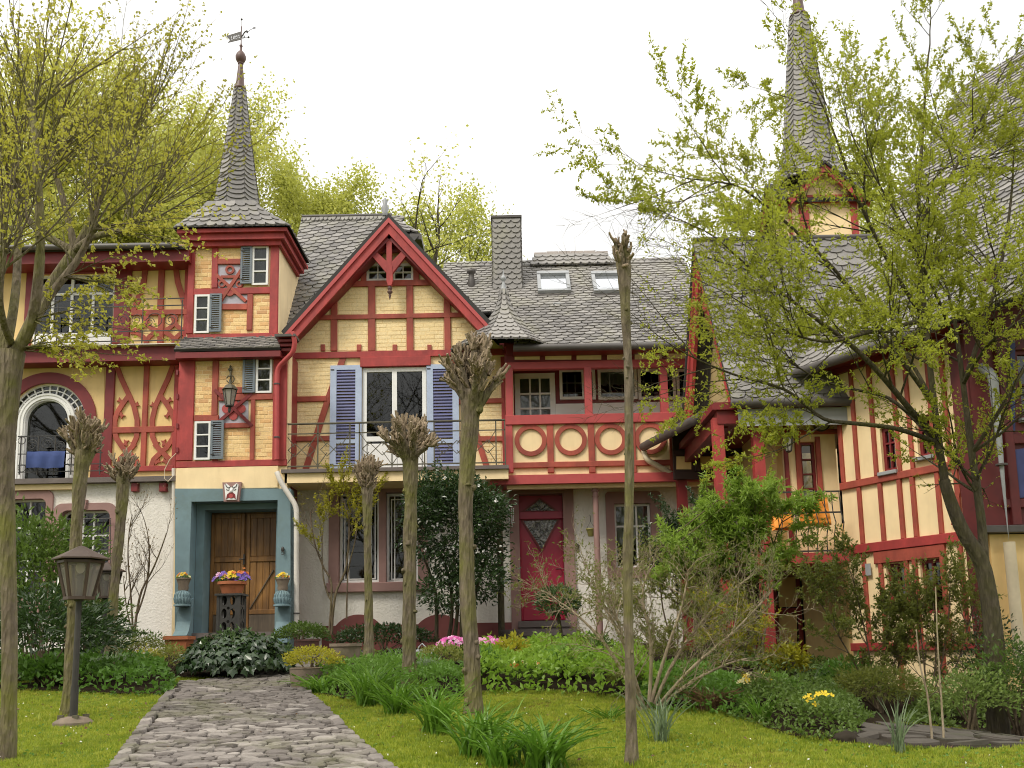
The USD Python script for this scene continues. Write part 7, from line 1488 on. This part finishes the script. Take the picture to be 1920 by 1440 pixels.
pieces(iv, 'ivy_leaf', it, IVY)
obj(iv, 'inner_foliage', leafdome(b + [0, 0, .25], .70, .52, .36, 1500, .07, .05, rng, .5, .3), DARKG)
# daylilies: every blade a piece
def daylily(label, px, py, w, h, n, seed, lm=BLADE, wid=.022, group='daylily clumps beside the path', name='daylily', cat='plant', bend=1.0, d=None):
    rng = np.random.default_rng(seed); b = G(px, py) if d is None else GD(px, d); t = thing(name, label, cat, b, group); it = []
    if name == 'daylily': h, w, n = h * 1.3, w * 1.2, int(n * 1.25)
    for k in range(n):
        a = rng.uniform(0, 6.283); L = h * rng.uniform(.75, 1.3); out = w * rng.uniform(.25, 1.0); s = np.linspace(0, 1, 6); bd = bend * rng.uniform(.5, 1.2)
        x = out * (s ** 1.4); z = L * (s - .38 * bd * s ** 2.6) ; dirn = np.array([math.cos(a), math.sin(a), 0]); side = np.array([-math.sin(a), math.cos(a), 0]); p0 = b + np.array([rng.normal(0, w * .14), rng.normal(0, w * .14), -.02])
        C = p0 + dirn * x[:, None] + np.array([0, 0, 1.]) * z[:, None] + side * (rng.normal(0, .04) * s ** 2)[:, None]; ww = wid * rng.uniform(.75, 1.2) * np.array([.8, 1, 1, .85, .55, .04])
        V = np.stack([C - side * ww[:, None] / 2 + [0, 0, .004], C - [0, 0, .003], C + side * ww[:, None] / 2 + [0, 0, .004]], 1).reshape(-1, 3); Fc = []
        for i in range(5):
            for j in range(2): q = i * 3 + j; Fc += [(q, q + 1, q + 4), (q, q + 4, q + 3)]
        it.append((V, np.array(Fc)))
    pieces(t, 'leaf_blade', it, lm, smooth=True); return t
for i, (px, py, w, h, n, lab) in enumerate(((600, 1300, .34, .20, 70, 'low daylily clump beside the golden potted shrub'), (655, 1296, .30, .24, 60, 'small daylily clump at the corner of the lawn'), (692, 1322, .38, .40, 85, 'tall arching daylily clump left of the bowl headed pollard'), (745, 1340, .30, .30, 75, 'daylily clump at the foot of the bowl headed pollard'),
        (815, 1378, .32, .36, 80, 'daylily clump left of the thickest pollard trunk'), (898, 1418, .36, .36, 85, 'dense daylily clump in front of the thickest pollard trunk'), (1020, 1446, .42, .34, 95, 'daylily clump nearest the camera at the bottom of the lawn'), (940, 1440, .30, .28, 50, 'smaller daylily tuft between the two nearest clumps'))):
    daylily(lab, px, py, w, h, n, 500 + i)
for i, (px, py, w, h, n, lab) in enumerate(((1238, 1392, .30, .42, 46, 'upright narcissus leaves in the lawn by the bare shrub'), (1140, 1350, .25, .14, 30, 'low leaf tuft in the middle of the lawn'), (1685, 1412, .16, .42, 26, 'narrow narcissus leaves in front of the flagstone path'), (742, 1258, .25, .36, 44, 'grey green iris leaves between the two slimmer pollards'), (1430, 1356, .22, .26, 55, 'dark green grassy clump below the yellow primroses'), (1510, 1296, .35, .36, 50, 'grey bladed clump below the balcony recess'), (1590, 1306, .35, .40, 46, 'grey bladed clump at the right corner of the recess'))):
    daylily(lab, px, py, w, h, n, 540 + i, GREY if i not in (1, 4) else BLADE, .014, None, 'narcissus_leaves', 'plant', .6)
# left bed
bush('rhododendron', 'tall light green rhododendron at the left edge below the ledge', GD(55, 14.5), 1.15, .9, 2.55, 4300, .13, .04, MIDG, 601, shell=.35, noisy=.9)
bush('rhododendron', 'dark rhododendron behind the larger garden lamp', GD(75, 12.2), 1.05, .8, 1.2, 3000, .12, .036, DARKG, 602, shell=.35, noisy=.8)
bush('rhododendron', 'mid green shrub between the two garden lamps', GD(160, 15.6), .70, .6, 1.25, 1400, .11, .034, MIDG, 603, shell=.35, noisy=.8)
bush('heather_shrub', 'low olive heather mound right of the short pollard', GD(262, 14.6), .55, .5, .50, 1500, .045, .014, OLIVE, 604)
bush('heather_shrub', 'dark spreading shrub below the bare shrub on the white wall', GD(235, 16.5), .7, .5, .55, 1300, .06, .02, MIDG, 605)
bush('silver_plant', 'pale silvery plant at the foot of the short pollard', GD(215, 13.4), .32, .3, .30, 500, .07, .02, GREY, 606, cat='plant')
bush('low_shrub', 'low green shrub left of the ivy bush', GD(322, 13.4), .30, .3, .42, 700, .05, .02, OLIVE, 607)
def cover(name, label, pts, n, L, W, lm, h, seed, hump=.0):
    rng = np.random.default_rng(seed); pg = gpoly(pts); x0, y0, x1, y1 = pg.bounds; Q = np.stack([rng.uniform(x0, x1, n * 3), rng.uniform(y0, y1, n * 3)], -1); Q = Q[shapely.contains_xy(pg, Q[:, 0], Q[:, 1])][:n]
    hh = h * (.35 + 1.1 * meshkit.fbm(np.column_stack([Q * 2.6, Q[:, 0] * 0]), 3, seed)) ; ed = np.clip(shapely.distance(shapely.points(Q), pg.exterior) / .18, .25, 1); zz = gz(Q[:, 0], Q[:, 1]) + hh * ed * rng.uniform(.35, 1.0, len(Q)) ** .5
    P = np.column_stack([Q, zz]); D = rng.normal(0, .6, (len(Q), 3)) + [0, -.15, .25]; o = solo(name, label, 'ground cover', leaves(P, D, L, W, rng, .3, .25), lm, kind='stuff'); return o
cover('ground_cover', 'thick green leafy ground cover edging the left lawn', [(-80, 1300), (40, 1298), (170, 1302), (255, 1310), (318, 1304), (330, 1282), (300, 1258), (230, 1244), (120, 1246), (20, 1250), (-80, 1252)], 5200, .085, .055, GREEN, .30, 611)
cover('bright_perennials', 'bright green young perennials filling the bed before the steps', [(870, 1306), (960, 1302), (1060, 1304), (1170, 1318), (1260, 1330), (1220, 1250), (1100, 1228), (985, 1232), (905, 1238), (868, 1262)], 8000, .085, .05, leafm('perennial_leaf', [(0, (.10, .19, .016)), (.5, (.20, .33, .032)), (1, (.34, .46, .08))], .4), .36, 612)
cover('bed_plants', 'low mixed green planting between the pollard trunks', [(562, 1292), (640, 1314), (720, 1326), (850, 1316), (880, 1290), (870, 1268), (820, 1256), (700, 1250), (620, 1254)], 5600, .07, .028, GREEN, .24, 613)
cover('bed_plants', 'low clipped green edging along the right flower bed', [(1370, 1350), (1440, 1370), (1530, 1398), (1600, 1388), (1640, 1350), (1570, 1322), (1460, 1312), (1390, 1318)], 4200, .045, .025, MIDG, .30, 614)
cover('bed_plants', 'mixed low leaves under the pale twig shrub', [(1180, 1328), (1260, 1340), (1340, 1344), (1400, 1352), (1420, 1300), (1330, 1270), (1200, 1270)], 3200, .07, .035, GREEN, .22, 619)
cover('bed_plants', 'dull green low plants in the border before the porch', [(1280, 1270), (1420, 1300), (1560, 1310), (1700, 1320), (1660, 1270), (1500, 1250), (1330, 1240)], 4200, .07, .03, MIDG, .30, 620)
cover('bed_plants', 'shady low planting at the right edge of the garden', [(1700, 1362), (1800, 1366), (1930, 1372), (1990, 1350), (1930, 1325), (1800, 1325), (1700, 1330)], 3000, .06, .035, MIDG, .25, 615)
bush('ferny_shrub', 'feathery olive juniper spreading over the flagstone path', GD(1640, 10.6), .55, .5, .50, 2300, .075, .016, OLIVE, 616, droop=.3)
bush('round_shrub', 'bushy dark green peony below the balcony corner', GD(1590, 12.0), .42, .4, .50, 900, .09, .03, GREEN, 617, cat='plant')
# pots and shrubs right of the door
bush('pot_shrub', 'spreading green shrub in the brown pot right of the ivy', at(565, 1212, 15.2), .42, .4, .36, 1100, .06, .03, MIDG, 621)
c = GD(576, 15.0); c[2] = Z(576, 1228, 15.0); pot('brown_pot', 'brown glazed pot behind the golden shrub', c, [(0, 0), (.13, 0), (.18, .12), (.185, .21), (.20, .21), (.20, .24), (.17, .24), (.16, .19), (0, .19)], POTBROWN)
c = G(574, 1292); S_ = 1; pot('stone_tub', 'mossy stone tub under the golden shrub at the path', c, [(0, 0), (.17, 0), (.19, .10), (.20, .24), (.21, .25), (.18, .26), (.17, .20), (0, .20)], POTSTONE)
bush('golden_shrub', 'bright golden leaved shrub growing in the mossy stone tub', c + [.06, .05, .16], .36, .3, .36, 1500, .035, .018, GOLD, 622); bush('red_stem_shrub', 'small shrub with reddish shoots beside the golden shrub', GD(630, 12.6), .16, .16, .34, 260, .04, .014, leafm('red_shoot', [(0, (.10, .03, .015)), (1, (.26, .10, .04))], .2), 623)
c = GD(648, 13.0); c[2] = Z(648, 1256, 13.0); pot('stone_planter', 'large weathered planter left of the slim pollard trunk', c, [(0, 0), (.15, 0), (.19, .14), (.205, .31), (.22, .31), (.22, .35), (.185, .35), (.17, .28), (0, .28)], POTSTONE)
bush('low_hedge', 'dark low hedge in front of the arched plinth', GD(720, 17.6), .95, .4, .50, 2400, .07, .03, DARKG, 624)
wcn = thing('watering_can', 'grey zinc watering can beside the bowl headed pollard trunk', 'watering can', GD(789, 14.4)); c = GD(789, 14.4); ZINC = paint('zinc', (.36, .38, .38), .4, .15, 6., .05)
obj(wcn, 'can_body', MB().lathe([(0, 0), (.10, 0), (.10, .20), (.09, .22), (.085, .22), (.085, .19), (0, .19)], c, 16), ZINC, 40); obj(wcn, 'handle', MB().tube([c + [-.09, 0, .05], c + [-.03, -.0, .26], c + [.02, 0, .31], c + [.09, 0, .24]], .011, 6), ZINC, True); obj(wcn, 'spout', MB().tube([c + [.09, 0, .05], c + [.20, -.03, .22], c + [.24, -.04, .27]], [.022, .016, .014], 8), ZINC, True); obj(wcn, 'rose', MB().tube([c + [.24, -.04, .27], c + [.27, -.05, .30]], [.015, .035], 8), ZINC, True)
bush('round_shrub', 'round twiggy green shrub between the two thicker pollards', GD(828, 13.0), .36, .32, .40, 1100, .04, .018, OLIVE, 625)
rng = np.random.default_rng(42)
for x, lab in ((850, 'pink flower clump left of the thickest pollard trunk'), (915, 'pink flower clump right of the thickest pollard trunk')):
    c = GD(x, 14.2); c[2] = Z(x, 1232, 14.2); t = thing('pink_flowers', lab, 'flowers', c); obj(t, 'foliage', leafdome(c + [0, 0, .06], .25, .2, .16, 420, .07, .045, rng, .3), GREEN); flowers(t, c + [0, -.02, .12], .26, .16, 120, [PINK, PINKL, PINK, PINKL], rng, .032)
# shrubs on the house wall
t = Tree(630).start(3); b = GD(632, 17.9); t.rng = rng = np.random.default_rng(630)
for pts, r0 in (([(622, 1190, 17.9), (628, 1120, 17.9), (650, 1060, 17.9), (655, 990, 17.9), (640, 930, 17.8)], .028), ([(616, 1190, 17.9), (622, 1100, 17.9), (605, 1060, 17.9), (588, 1010, 17.9), (582, 960, 17.9)], .024), ([(622, 1130, 17.9), (606, 1080, 17.9), (604, 1030, 17.9), (606, 985, 17.9)], .016), ([(650, 1160, 17.9), (652, 1080, 17.9), (668, 1000, 17.9), (672, 930, 17.9)], .018)):
    P = curve(pts); t.limb(P, np.linspace(r0, r0 * .5, len(P)), 7)
    for k in range(7 if pts[0][0] in (622, 650) and pts[1][1] != 1080 - 0 else 3):
        i = rng.integers(len(P) // 2, len(P)); t.grow(P[i], [rng.normal(.1, .5), rng.normal(-.1, .3), .8], .55, .008, 2, .2, .3, (4, 4), .6, .5, 19 if pts[0][0] != 616 else 1, 0, .3, .1, (5, 4, 3), 5)
tree_thing('wall_shrub', 'yellow green budding shrub with a forked bare stem by the stone framed window', b, t, TWIG, GOLD, .045, .022, .5, cat='shrub', trunk='stems', crown='foliage')
rng = np.random.default_rng(631); b = GD(850, 17.6); cm = thing('camellia', 'tall dense dark green camellia with small white blossoms left of the crimson door', 'shrub', b); mb = MB()
for x in (818, 838, 850, 866, 885): P = curve([(x, 1205, 17.6), (x + rng.normal(0, 6), 1130, 17.6), (x + (x - 850) * .8, 1040, 17.6)]); mb.tube(P, np.linspace(.04, .02, len(P)), 8)
obj(cm, 'stems', mb, BARKD, True); VV, FF, q = [], [], 0
for cx, cy, rx, rz, n in ((855, 985, 95, 105, 5600), (800, 945, 46, 55, 1400), (900, 1080, 58, 48, 1300), (835, 1110, 52, 42, 900), (915, 960, 42, 60, 1000), (850, 915, 52, 36, 900)):
    S = 17.6 / F_PX; V, Fc = leafdome(at(cx, cy, 17.5 + rng.uniform(-.1, .1)), rx * S, .75, rz * S, n, .10, .042, rng, 1.0, .35, .2, .9); VV.append(V); FF.append(Fc + q); q += len(V)
obj(cm, 'foliage', (np.vstack(VV), np.vstack(FF)), DARKG)
it = []
for k in range(34): 
    a = rng.uniform(0, 6.28); r = math.sqrt(rng.random()); p = at(858 + 88 * r * math.cos(a), 990 + 105 * r * math.sin(a), 16.85 + rng.uniform(0, .25)); V, Fc = leaves(np.repeat(p[None], 5, 0), rng.normal(0, 1, (5, 3)) + [0, -.6, 0], .045, .04, rng, .3, .2); it.append((V, Fc))
pieces(cm, 'blossom', it, WHT)
t = Tree(632).start(3); t.rng = rng = np.random.default_rng(632); b = GD(255, 17.6)
for pts, r0 in (([(252, 1195, 17.6), (262, 1120, 17.6), (290, 1060, 17.6), (312, 1000, 17.6)], .026), ([(250, 1195, 17.6), (245, 1110, 17.6), (240, 1030, 17.6), (248, 965, 17.6)], .02), ([(250, 1190, 17.6), (236, 1130, 17.6), (232, 1080, 17.6)], .014), ([(258, 1150, 17.6), (280, 1060, 17.6), (272, 980, 17.6)], .018)):
    P = curve(pts); t.limb(P, np.linspace(r0, r0 * .4, len(P)), 7)
    for k in range(5): i = rng.integers(len(P) // 3, len(P)); t.grow(P[i], [rng.normal(.15, .5), rng.normal(-.1, .25), .9], .55, .009, 2, .2, .35, (3, 3), .6, .5, 1, .9, .3, .2, (5, 4, 3), 5)
tree_thing('bare_shrub', 'bare brown branched shrub against the white wall left of the teal doorway', b, t, TWIG, BUD, .05, .018, .3, cat='shrub', trunk='branches', crown='buds')
# small standard tree and wide bare shrub before the front door
rng = np.random.default_rng(640); b = GD(1052, 15.6); st_ = thing('topiary_bush', 'small round evergreen bush on a leaning stem before the door steps', 'shrub', b); obj(st_, 'stem', MB().tube(curve([(1050, 1225, 15.6), (1052, 1190, 15.6), (1044, 1150, 15.6)]), .028, 8), BARKD, True); obj(st_, 'foliage', leafdome(at(1045, 1128, 15.6), .36, .32, .24, 1100, .085, .034, rng, 1., .4), DARKG)
t = Tree(641).start(3); t.rng = rng = np.random.default_rng(641); b = G(1215, 1332); D = b[1]
for k, pts in enumerate(([(1200, 1335, D), (1150, 1230, D), (1095, 1165, D), (1050, 1130, D)], [(1205, 1335, D), (1170, 1210, D), (1130, 1130, D), (1110, 1085, D)], [(1215, 1335, D), (1220, 1210, D), (1205, 1120, D), (1225, 1060, D)], [(1222, 1335, D), (1270, 1230, D), (1330, 1150, D), (1395, 1090, D)], [(1225, 1335, D), (1300, 1250, D - .2), (1370, 1190, D - .3), (1445, 1110, D - .4)], [(1215, 1335, D), (1250, 1220, D), (1280, 1130, D), (1290, 1070, D)], [(1210, 1335, D), (1180, 1240, D - .3), (1160, 1170, D - .5), (1140, 1110, D - .6)], [(1225, 1335, D), (1320, 1265, D - .2), (1400, 1235, D - .3)])):
    P = curve(pts); t.limb(P, np.linspace(.020, .008, len(P)), 7)
    for j in range(15): i = rng.integers(len(P) // 5, len(P)); dd = unit(P[min(i + 1, len(P) - 1)] - P[i - 1]); t.grow(P[i], dd + rng.normal(0, .6, 3), rng.uniform(.26, .48), .0065, 2, .15, .55, (5, 4), .58, .65, 2, .5, .35, .2, (5, 4, 3), 5)
tree_thing('wide_bare_shrub', 'wide shrub of pale crooked twigs with few catkins in front of the lawn bed', b, t, barkm('pale_twig', (.22, .165, .11), (.48, .39, .28), (.26, .26, .08), .35), OLIVE, .038, .015, .4, cat='shrub', trunk='branches', crown='buds', lift=-.4)
def leafshrub(name, label, stems, seed, lm, L, W, n=10, r=.012, sub=6, len_=.5, lev=2, spread=.5, wm=TWIG, kids=(4, 4), lift=0.):
    t = Tree(seed).start(lev + 1); t.rng = rng = np.random.default_rng(seed); base = None
    for pts in stems:
        P = curve(pts); base = P[0] if base is None else base; t.limb(P, np.linspace(r, r * .5, len(P)), 6)
        for j in range(sub): i = rng.integers(len(P) // 4, len(P)); t.grow(P[i], unit(P[min(i + 1, len(P) - 1)] - P[i - 1]) + rng.normal(0, .55, 3), len_ * rng.uniform(.7, 1.2), r * .5, lev, .1, .35, kids, .6, .65, n, .1, .35, .2, (5, 4, 3), 5)
    return tree_thing(name, label, [base[0], base[1], float(gz(base[0], base[1]))], t, wm, lm, L, W, spread, cat='shrub', trunk='stems', crown='foliage', lift=lift)
leafshrub('bamboo_shrub', 'tall light green shrub leaning before the porch posts', [[(1420, 1240, 13.4), (1400, 1120, 13.3), (1385, 1050, 13.2), (1405, 985, 13.2)], [(1425, 1240, 13.4), (1430, 1100, 13.3), (1448, 1030, 13.2), (1465, 980, 13.2)], [(1415, 1240, 13.4), (1360, 1120, 13.3), (1330, 1085, 13.2), (1300, 1060, 13.2)], [(1425, 1240, 13.4), (1440, 1100, 13.3), (1420, 1010, 13.2), (1410, 945, 13.2)], [(1425, 1240, 13.4), (1410, 1120, 13.3), (1360, 1040, 13.3), (1345, 1005, 13.3)]], 650, leafm('bamboo_leaf', [(0, (.09, .17, .018)), (.5, (.20, .31, .035)), (1, (.36, .46, .09))], .4), .10, .024, 13, .016, 10, .50, lift=-.2)
leafshrub('dark_shrub', 'dark blue green shrub under the cream downpipe', [[(1270, 1240, 15.5), (1270, 1120, 15.4), (1264, 1050, 15.3), (1270, 1010, 15.3)], [(1275, 1240, 15.5), (1300, 1100, 15.4), (1316, 1040, 15.3), (1322, 1000, 15.3)], [(1272, 1240, 15.5), (1240, 1120, 15.4), (1236, 1040, 15.3)]], 651, DARKG, .06, .02, 16, .016, 9, .5)
leafshrub('dark_shrub', 'mid green tangled shrub behind the pale twigs', [[(1330, 1270, 13.8), (1310, 1180, 13.8), (1260, 1110, 13.8)], [(1335, 1270, 13.8), (1360, 1180, 13.8), (1380, 1110, 13.8)], [(1320, 1270, 13.8), (1250, 1200, 13.8), (1200, 1150, 13.8)], [(1335, 1270, 13.8), (1320, 1150, 13.8), (1310, 1070, 13.8)]], 652, OLIVE, .055, .022, 10, .014, 9, .55)
leafshrub('golden_bush', 'yellow green upright shrub beside the dry grass tuft', [[(1360, 1300, 12.0), (1350, 1230, 12.0), (1335, 1180, 12.0)], [(1365, 1300, 12.0), (1372, 1230, 12.0), (1380, 1170, 12.0)], [(1362, 1300, 12.0), (1390, 1240, 12.0), (1405, 1190, 12.0)]], 653, GOLD, .035, .016, 13, .010, 8, .35)
daylily('brown dry cut back grass tuft below the pale twig shrub', 1330, 1334, .34, .26, 150, 654, DRY, .010, None, 'dry_grass_tuft', 'plant', .9)
leafshrub('garden_shrub', 'twiggy green shrub in front of the yellow wall windows', [[(1640, 1320, 11.2), (1630, 1230, 11.2), (1612, 1140, 11.2), (1600, 1090, 11.2)], [(1645, 1320, 11.2), (1660, 1230, 11.2), (1668, 1150, 11.2)], [(1640, 1320, 11.2), (1600, 1240, 11.2), (1560, 1170, 11.2), (1535, 1120, 11.2)], [(1655, 1320, 11.2), (1690, 1230, 11.2), (1705, 1160, 11.2)]], 655, OLIVE, .05, .022, 11, .011, 9, .45)
leafshrub('garden_shrub', 'denser green shrub below the right ground floor window', [[(1740, 1320, 11.0), (1730, 1220, 11.0), (1720, 1140, 11.0)], [(1745, 1320, 11.0), (1770, 1220, 11.0), (1780, 1130, 11.0)], [(1750, 1320, 11.0), (1800, 1230, 11.0), (1815, 1160, 11.0)], [(1740, 1320, 11.0), (1755, 1220, 11.0), (1750, 1130, 11.0)]], 656, OLIVE, .045, .020, 9, .011, 8, .42)
bush('garden_shrub', 'dark rounded shrub in the right corner before the cream pipe', GD(1900, 9.4), .55, .5, .95, 2300, .05, .024, MIDG, 657, shell=.3, noisy=.8); bush('garden_shrub', 'low dark shrub around the foot of the serviceberry trunk', GD(1815, 9.2), .42, .4, .62, 1500, .045, .022, MIDG, 658, shell=.3, noisy=.8); bush('garden_shrub', 'shadowy tall bush between the serviceberry trunk and the corner post', GD(1846, 11.6), .45, .4, 1.25, 1300, .05, .024, DARKG, 659, shell=.3, noisy=.9)
for x0, x1, y1, lab in ((1748, 1718, 1180, 'thin bare sapling leaning left by the flagstones'), (1770, 1754, 1100, 'taller thin bare sapling right of the leaning one')):
    b = G(x0, 1388); t = thing('sapling', lab, 'sapling', b); P = curve([(x0, 1390, b[1]), (x0 - 2 + (x1 - x0) * .2, 1310, b[1]), (x1 + 6, 1240, b[1]), (x1, y1, b[1])]); obj(t, 'stem', MB().tube(P, np.linspace(.0095, .005, len(P)), 6), barkm('pale_twig', (.22, .165, .11), (.48, .39, .28), (.26, .26, .08), .35), True)
    mb = MB(); 
    for k in range(5): i = rng.integers(5, len(P) - 2); mb.tube([P[i], P[i] + unit(rng.normal(0, 1, 3) + [0, 0, 1.2]) * rng.uniform(.1, .25)], [.004, .002], 4)
    obj(t, 'twigs', mb, TWIG)
rng = np.random.default_rng(43)
for x, y, m, n, lab in ((1420, 1322, [CRE, YEL, CRE], 26, 'pale yellow primroses at the edge of the right bed'), (1542, 1368, [YEL], 9, 'small yellow daffodils near the flagstones'), (985, 1290, [ORG, CRE], 12, 'few pale orange tulips among the bright perennials')):
    c = G(x, y); t = thing('spring_flowers', lab, 'flowers', c); obj(t, 'foliage', leafdome(c + [0, 0, .10], .2, .18, .13, 240, .07, .02, rng, .3), MIDG); flowers(t, c + [0, -.04, .20], .18, .10, n, m, rng, .034)
rk = trimesh.creation.icosphere(subdivisions=3, radius=1.); V = np.asarray(rk.vertices); V = V * (1 + .35 * (meshkit.fbm(V * 1.8, 3, 4) - .5))[:, None] * [.11, .09, .065] + G(1588, 1392) + [0, 0, .02]; solo('rock', 'small dark stone at the end of the flagstone path', 'rock', (V, rk.faces), GROUT, True)
for i, (x, y, r_, h_, n, L, W, lm, lab) in enumerate(((905, 1282, .22, .40, 420, .08, .035, GREEN, 'columbine clump right of the thickest pollard trunk'), (960, 1262, .24, .46, 460, .09, .04, GOLD, 'lime green leafy clump behind the orange tulips'), (1065, 1278, .26, .42, 520, .10, .05, GREEN, 'broad leaved clump in the middle of the bright bed'), (1120, 1262, .22, .50, 420, .08, .025, MIDG, 'taller darker clump at the right of the bright bed'), (800, 1282, .20, .30, 360, .07, .02, GREY, 'grey green lavender between the thicker pollard trunks'), (1180, 1300, .22, .34, 380, .07, .03, OLIVE, 'olive clump at the foot of the tall thin pollard'),
        (1460, 1330, .24, .34, 420, .06, .03, GREEN, 'fresh green clump right of the pale primroses'), (1480, 1290, .26, .55, 480, .08, .04, GOLD, 'yellow green leafy clump before the porch recess'), (90, 1290, .3, .36, 420, .10, .06, GREEN, 'leafy clump in the left bed behind the leaning trunk'), (275, 1262, .24, .34, 420, .06, .02, GOLD, 'small yellow green shrub at the right end of the left bed'))):
    bush('leafy_plant', lab, G(x, y), r_, r_ * .9, h_, n, L, W, lm, 700 + i, shell=.3, noisy=.9, cat='plant')
for i, (xa, ya, xb, yb, lab) in enumerate(((1178, 1068, 1346, 938, 'upper pale cane leaning through the shrubs'), (1192, 1078, 1360, 948, 'lower pale cane leaning beside the other one'))):
    t = solo('leaning_cane', lab, 'cane', MB().tube([at(xa, ya, 12.9), at((xa + xb) / 2, (ya + yb) / 2 + 1, 13.0), at(xb, yb, 13.1)], .008, 6), TWIG, True)
c = np.array([Xp(957, 1196, 18.15), 18.15, Z(957, 1198, 18.15)]); pot('stone_bowl', 'grey stone bowl at the foot of the left column by the steps', c, [(0, 0), (.09, 0), (.11, .03), (.17, .13), (.18, .17), (.16, .17), (.13, .10), (0, .06)], STEP)
rng = np.random.default_rng(44)
for nm, lab, n, L, W, lm, hh in (('clover', 'clover leaves and weeds scattered through the lawn', 2600, .028, .022, GREEN, .022), ('fallen_petals', 'small pale petals and daisies lying on the lawn', 170, .020, .015, WHT, .032), ('dry_leaves', 'few brown dry leaves lying on lawn and path', 150, .045, .025, DRY, .03)):
    Q = np.column_stack([rng.uniform(-5.5, 7.5, n * 3), 6. + 7.2 * rng.random(n * 3) ** 1.3]); ok = np.ones(len(Q), bool)
    for b in ([] if nm == 'dry_leaves' else [PATH.buffer(.05)]) + [SIDEP] + BEDS: ok &= ~shapely.contains_xy(b, Q[:, 0], Q[:, 1])
    if nm == 'clover': ok &= meshkit.fbm(np.column_stack([Q * 1.7, Q[:, 0] * 0]), 3, 11) > .52
    Q = Q[ok][:n]; P = np.column_stack([Q, gz(Q[:, 0], Q[:, 1]) + hh]); solo(nm, lab, nm.replace('_', ' '), leaves(P, rng.normal(0, .6, (len(P), 3)) * [1, 1, .25], L, W, rng, .3, .3), lm, kind='stuff')
# ---------------------------------------------------------------- lawn grass
rng = np.random.default_rng(50); GRASS = leafm('lawn_blade', [(0, (.105, .16, .012)), (.35, (.195, .265, .020)), (.65, (.31, .36, .032)), (1, (.44, .41, .07))], .35, .5, .9)
path = '/World/lawn_grass'; pi = UsdGeom.PointInstancer.Define(stage, path); data(path, label='short mown lawn grass on both sides of the path', category='grass', kind='stuff'); protos = []
for k in range(5):
    n = 16; P = np.column_stack([rng.normal(0, .020, (n, 2)), np.zeros(n)]); V, Fc = leaves(P, np.column_stack([rng.normal(0, .45, (n, 2)), np.ones(n)]), .030, .0045, rng, .15, .1); rawmesh(path + f'/tuft_{k:03d}', V, Fc, GRASS); protos.append(path + f'/tuft_{k:03d}')
pi.CreatePrototypesRel().SetTargets([Sdf.Path(p) for p in protos])
N = 90000; Q = np.column_stack([rng.uniform(-6.5, 8.5, N), 5.6 + 8.2 * rng.random(N) ** 1.35]); keep = np.ones(N, bool)
for b in [PATH.buffer(.02), SIDEP] + [x.buffer(-.06) for x in BEDS]: keep &= ~shapely.contains_xy(b, Q[:, 0], Q[:, 1])
Q3 = np.column_stack([Q, gz(Q[:, 0], Q[:, 1])]); s = proj(Q3); keep &= (s[:, 0] > -60) & (s[:, 0] < 1980) & (s[:, 1] < 1500)
dn = meshkit.fbm(np.column_stack([Q * 1.3, Q[:, 0] * 0]), 3, 5); keep &= rng.random(N) < .45 + 1.1 * dn; Q3 = Q3[keep]; n = len(Q3)
ft = np.vstack([p + np.column_stack([(r * rng.uniform(.95, 1.6, 46)) * np.cos(a_), (r * rng.uniform(.95, 1.6, 46)) * np.sin(a_), np.zeros(46)]) for (p, r) in FEET for a_ in [rng.uniform(0, 6.283, 46)]]); ft[:, 2] = gz(ft[:, 0], ft[:, 1]); NF = len(ft); Q3 = np.vstack([Q3, ft]); n = len(Q3)
pi.CreatePositionsAttr(Vt.Vec3fArray.FromNumpy(Q3.astype(np.float32))); pi.CreateProtoIndicesAttr(Vt.IntArray.FromNumpy(rng.integers(0, 5, n).astype(np.int32))); sc = np.concatenate([rng.uniform(.6, 1.35, n - NF) * (.7 + .6 * dn[keep]), rng.uniform(1.4, 2.8, NF)]); pi.CreateScalesAttr(Vt.Vec3fArray.FromNumpy(np.repeat(sc[:, None], 3, 1).astype(np.float32)))
th = rng.uniform(0, 2 * math.pi, n); pi.CreateOrientationsAttr(Vt.QuathArray([Gf.Quath(float(math.cos(a / 2)), 0, 0, float(math.sin(a / 2))) for a in th]))
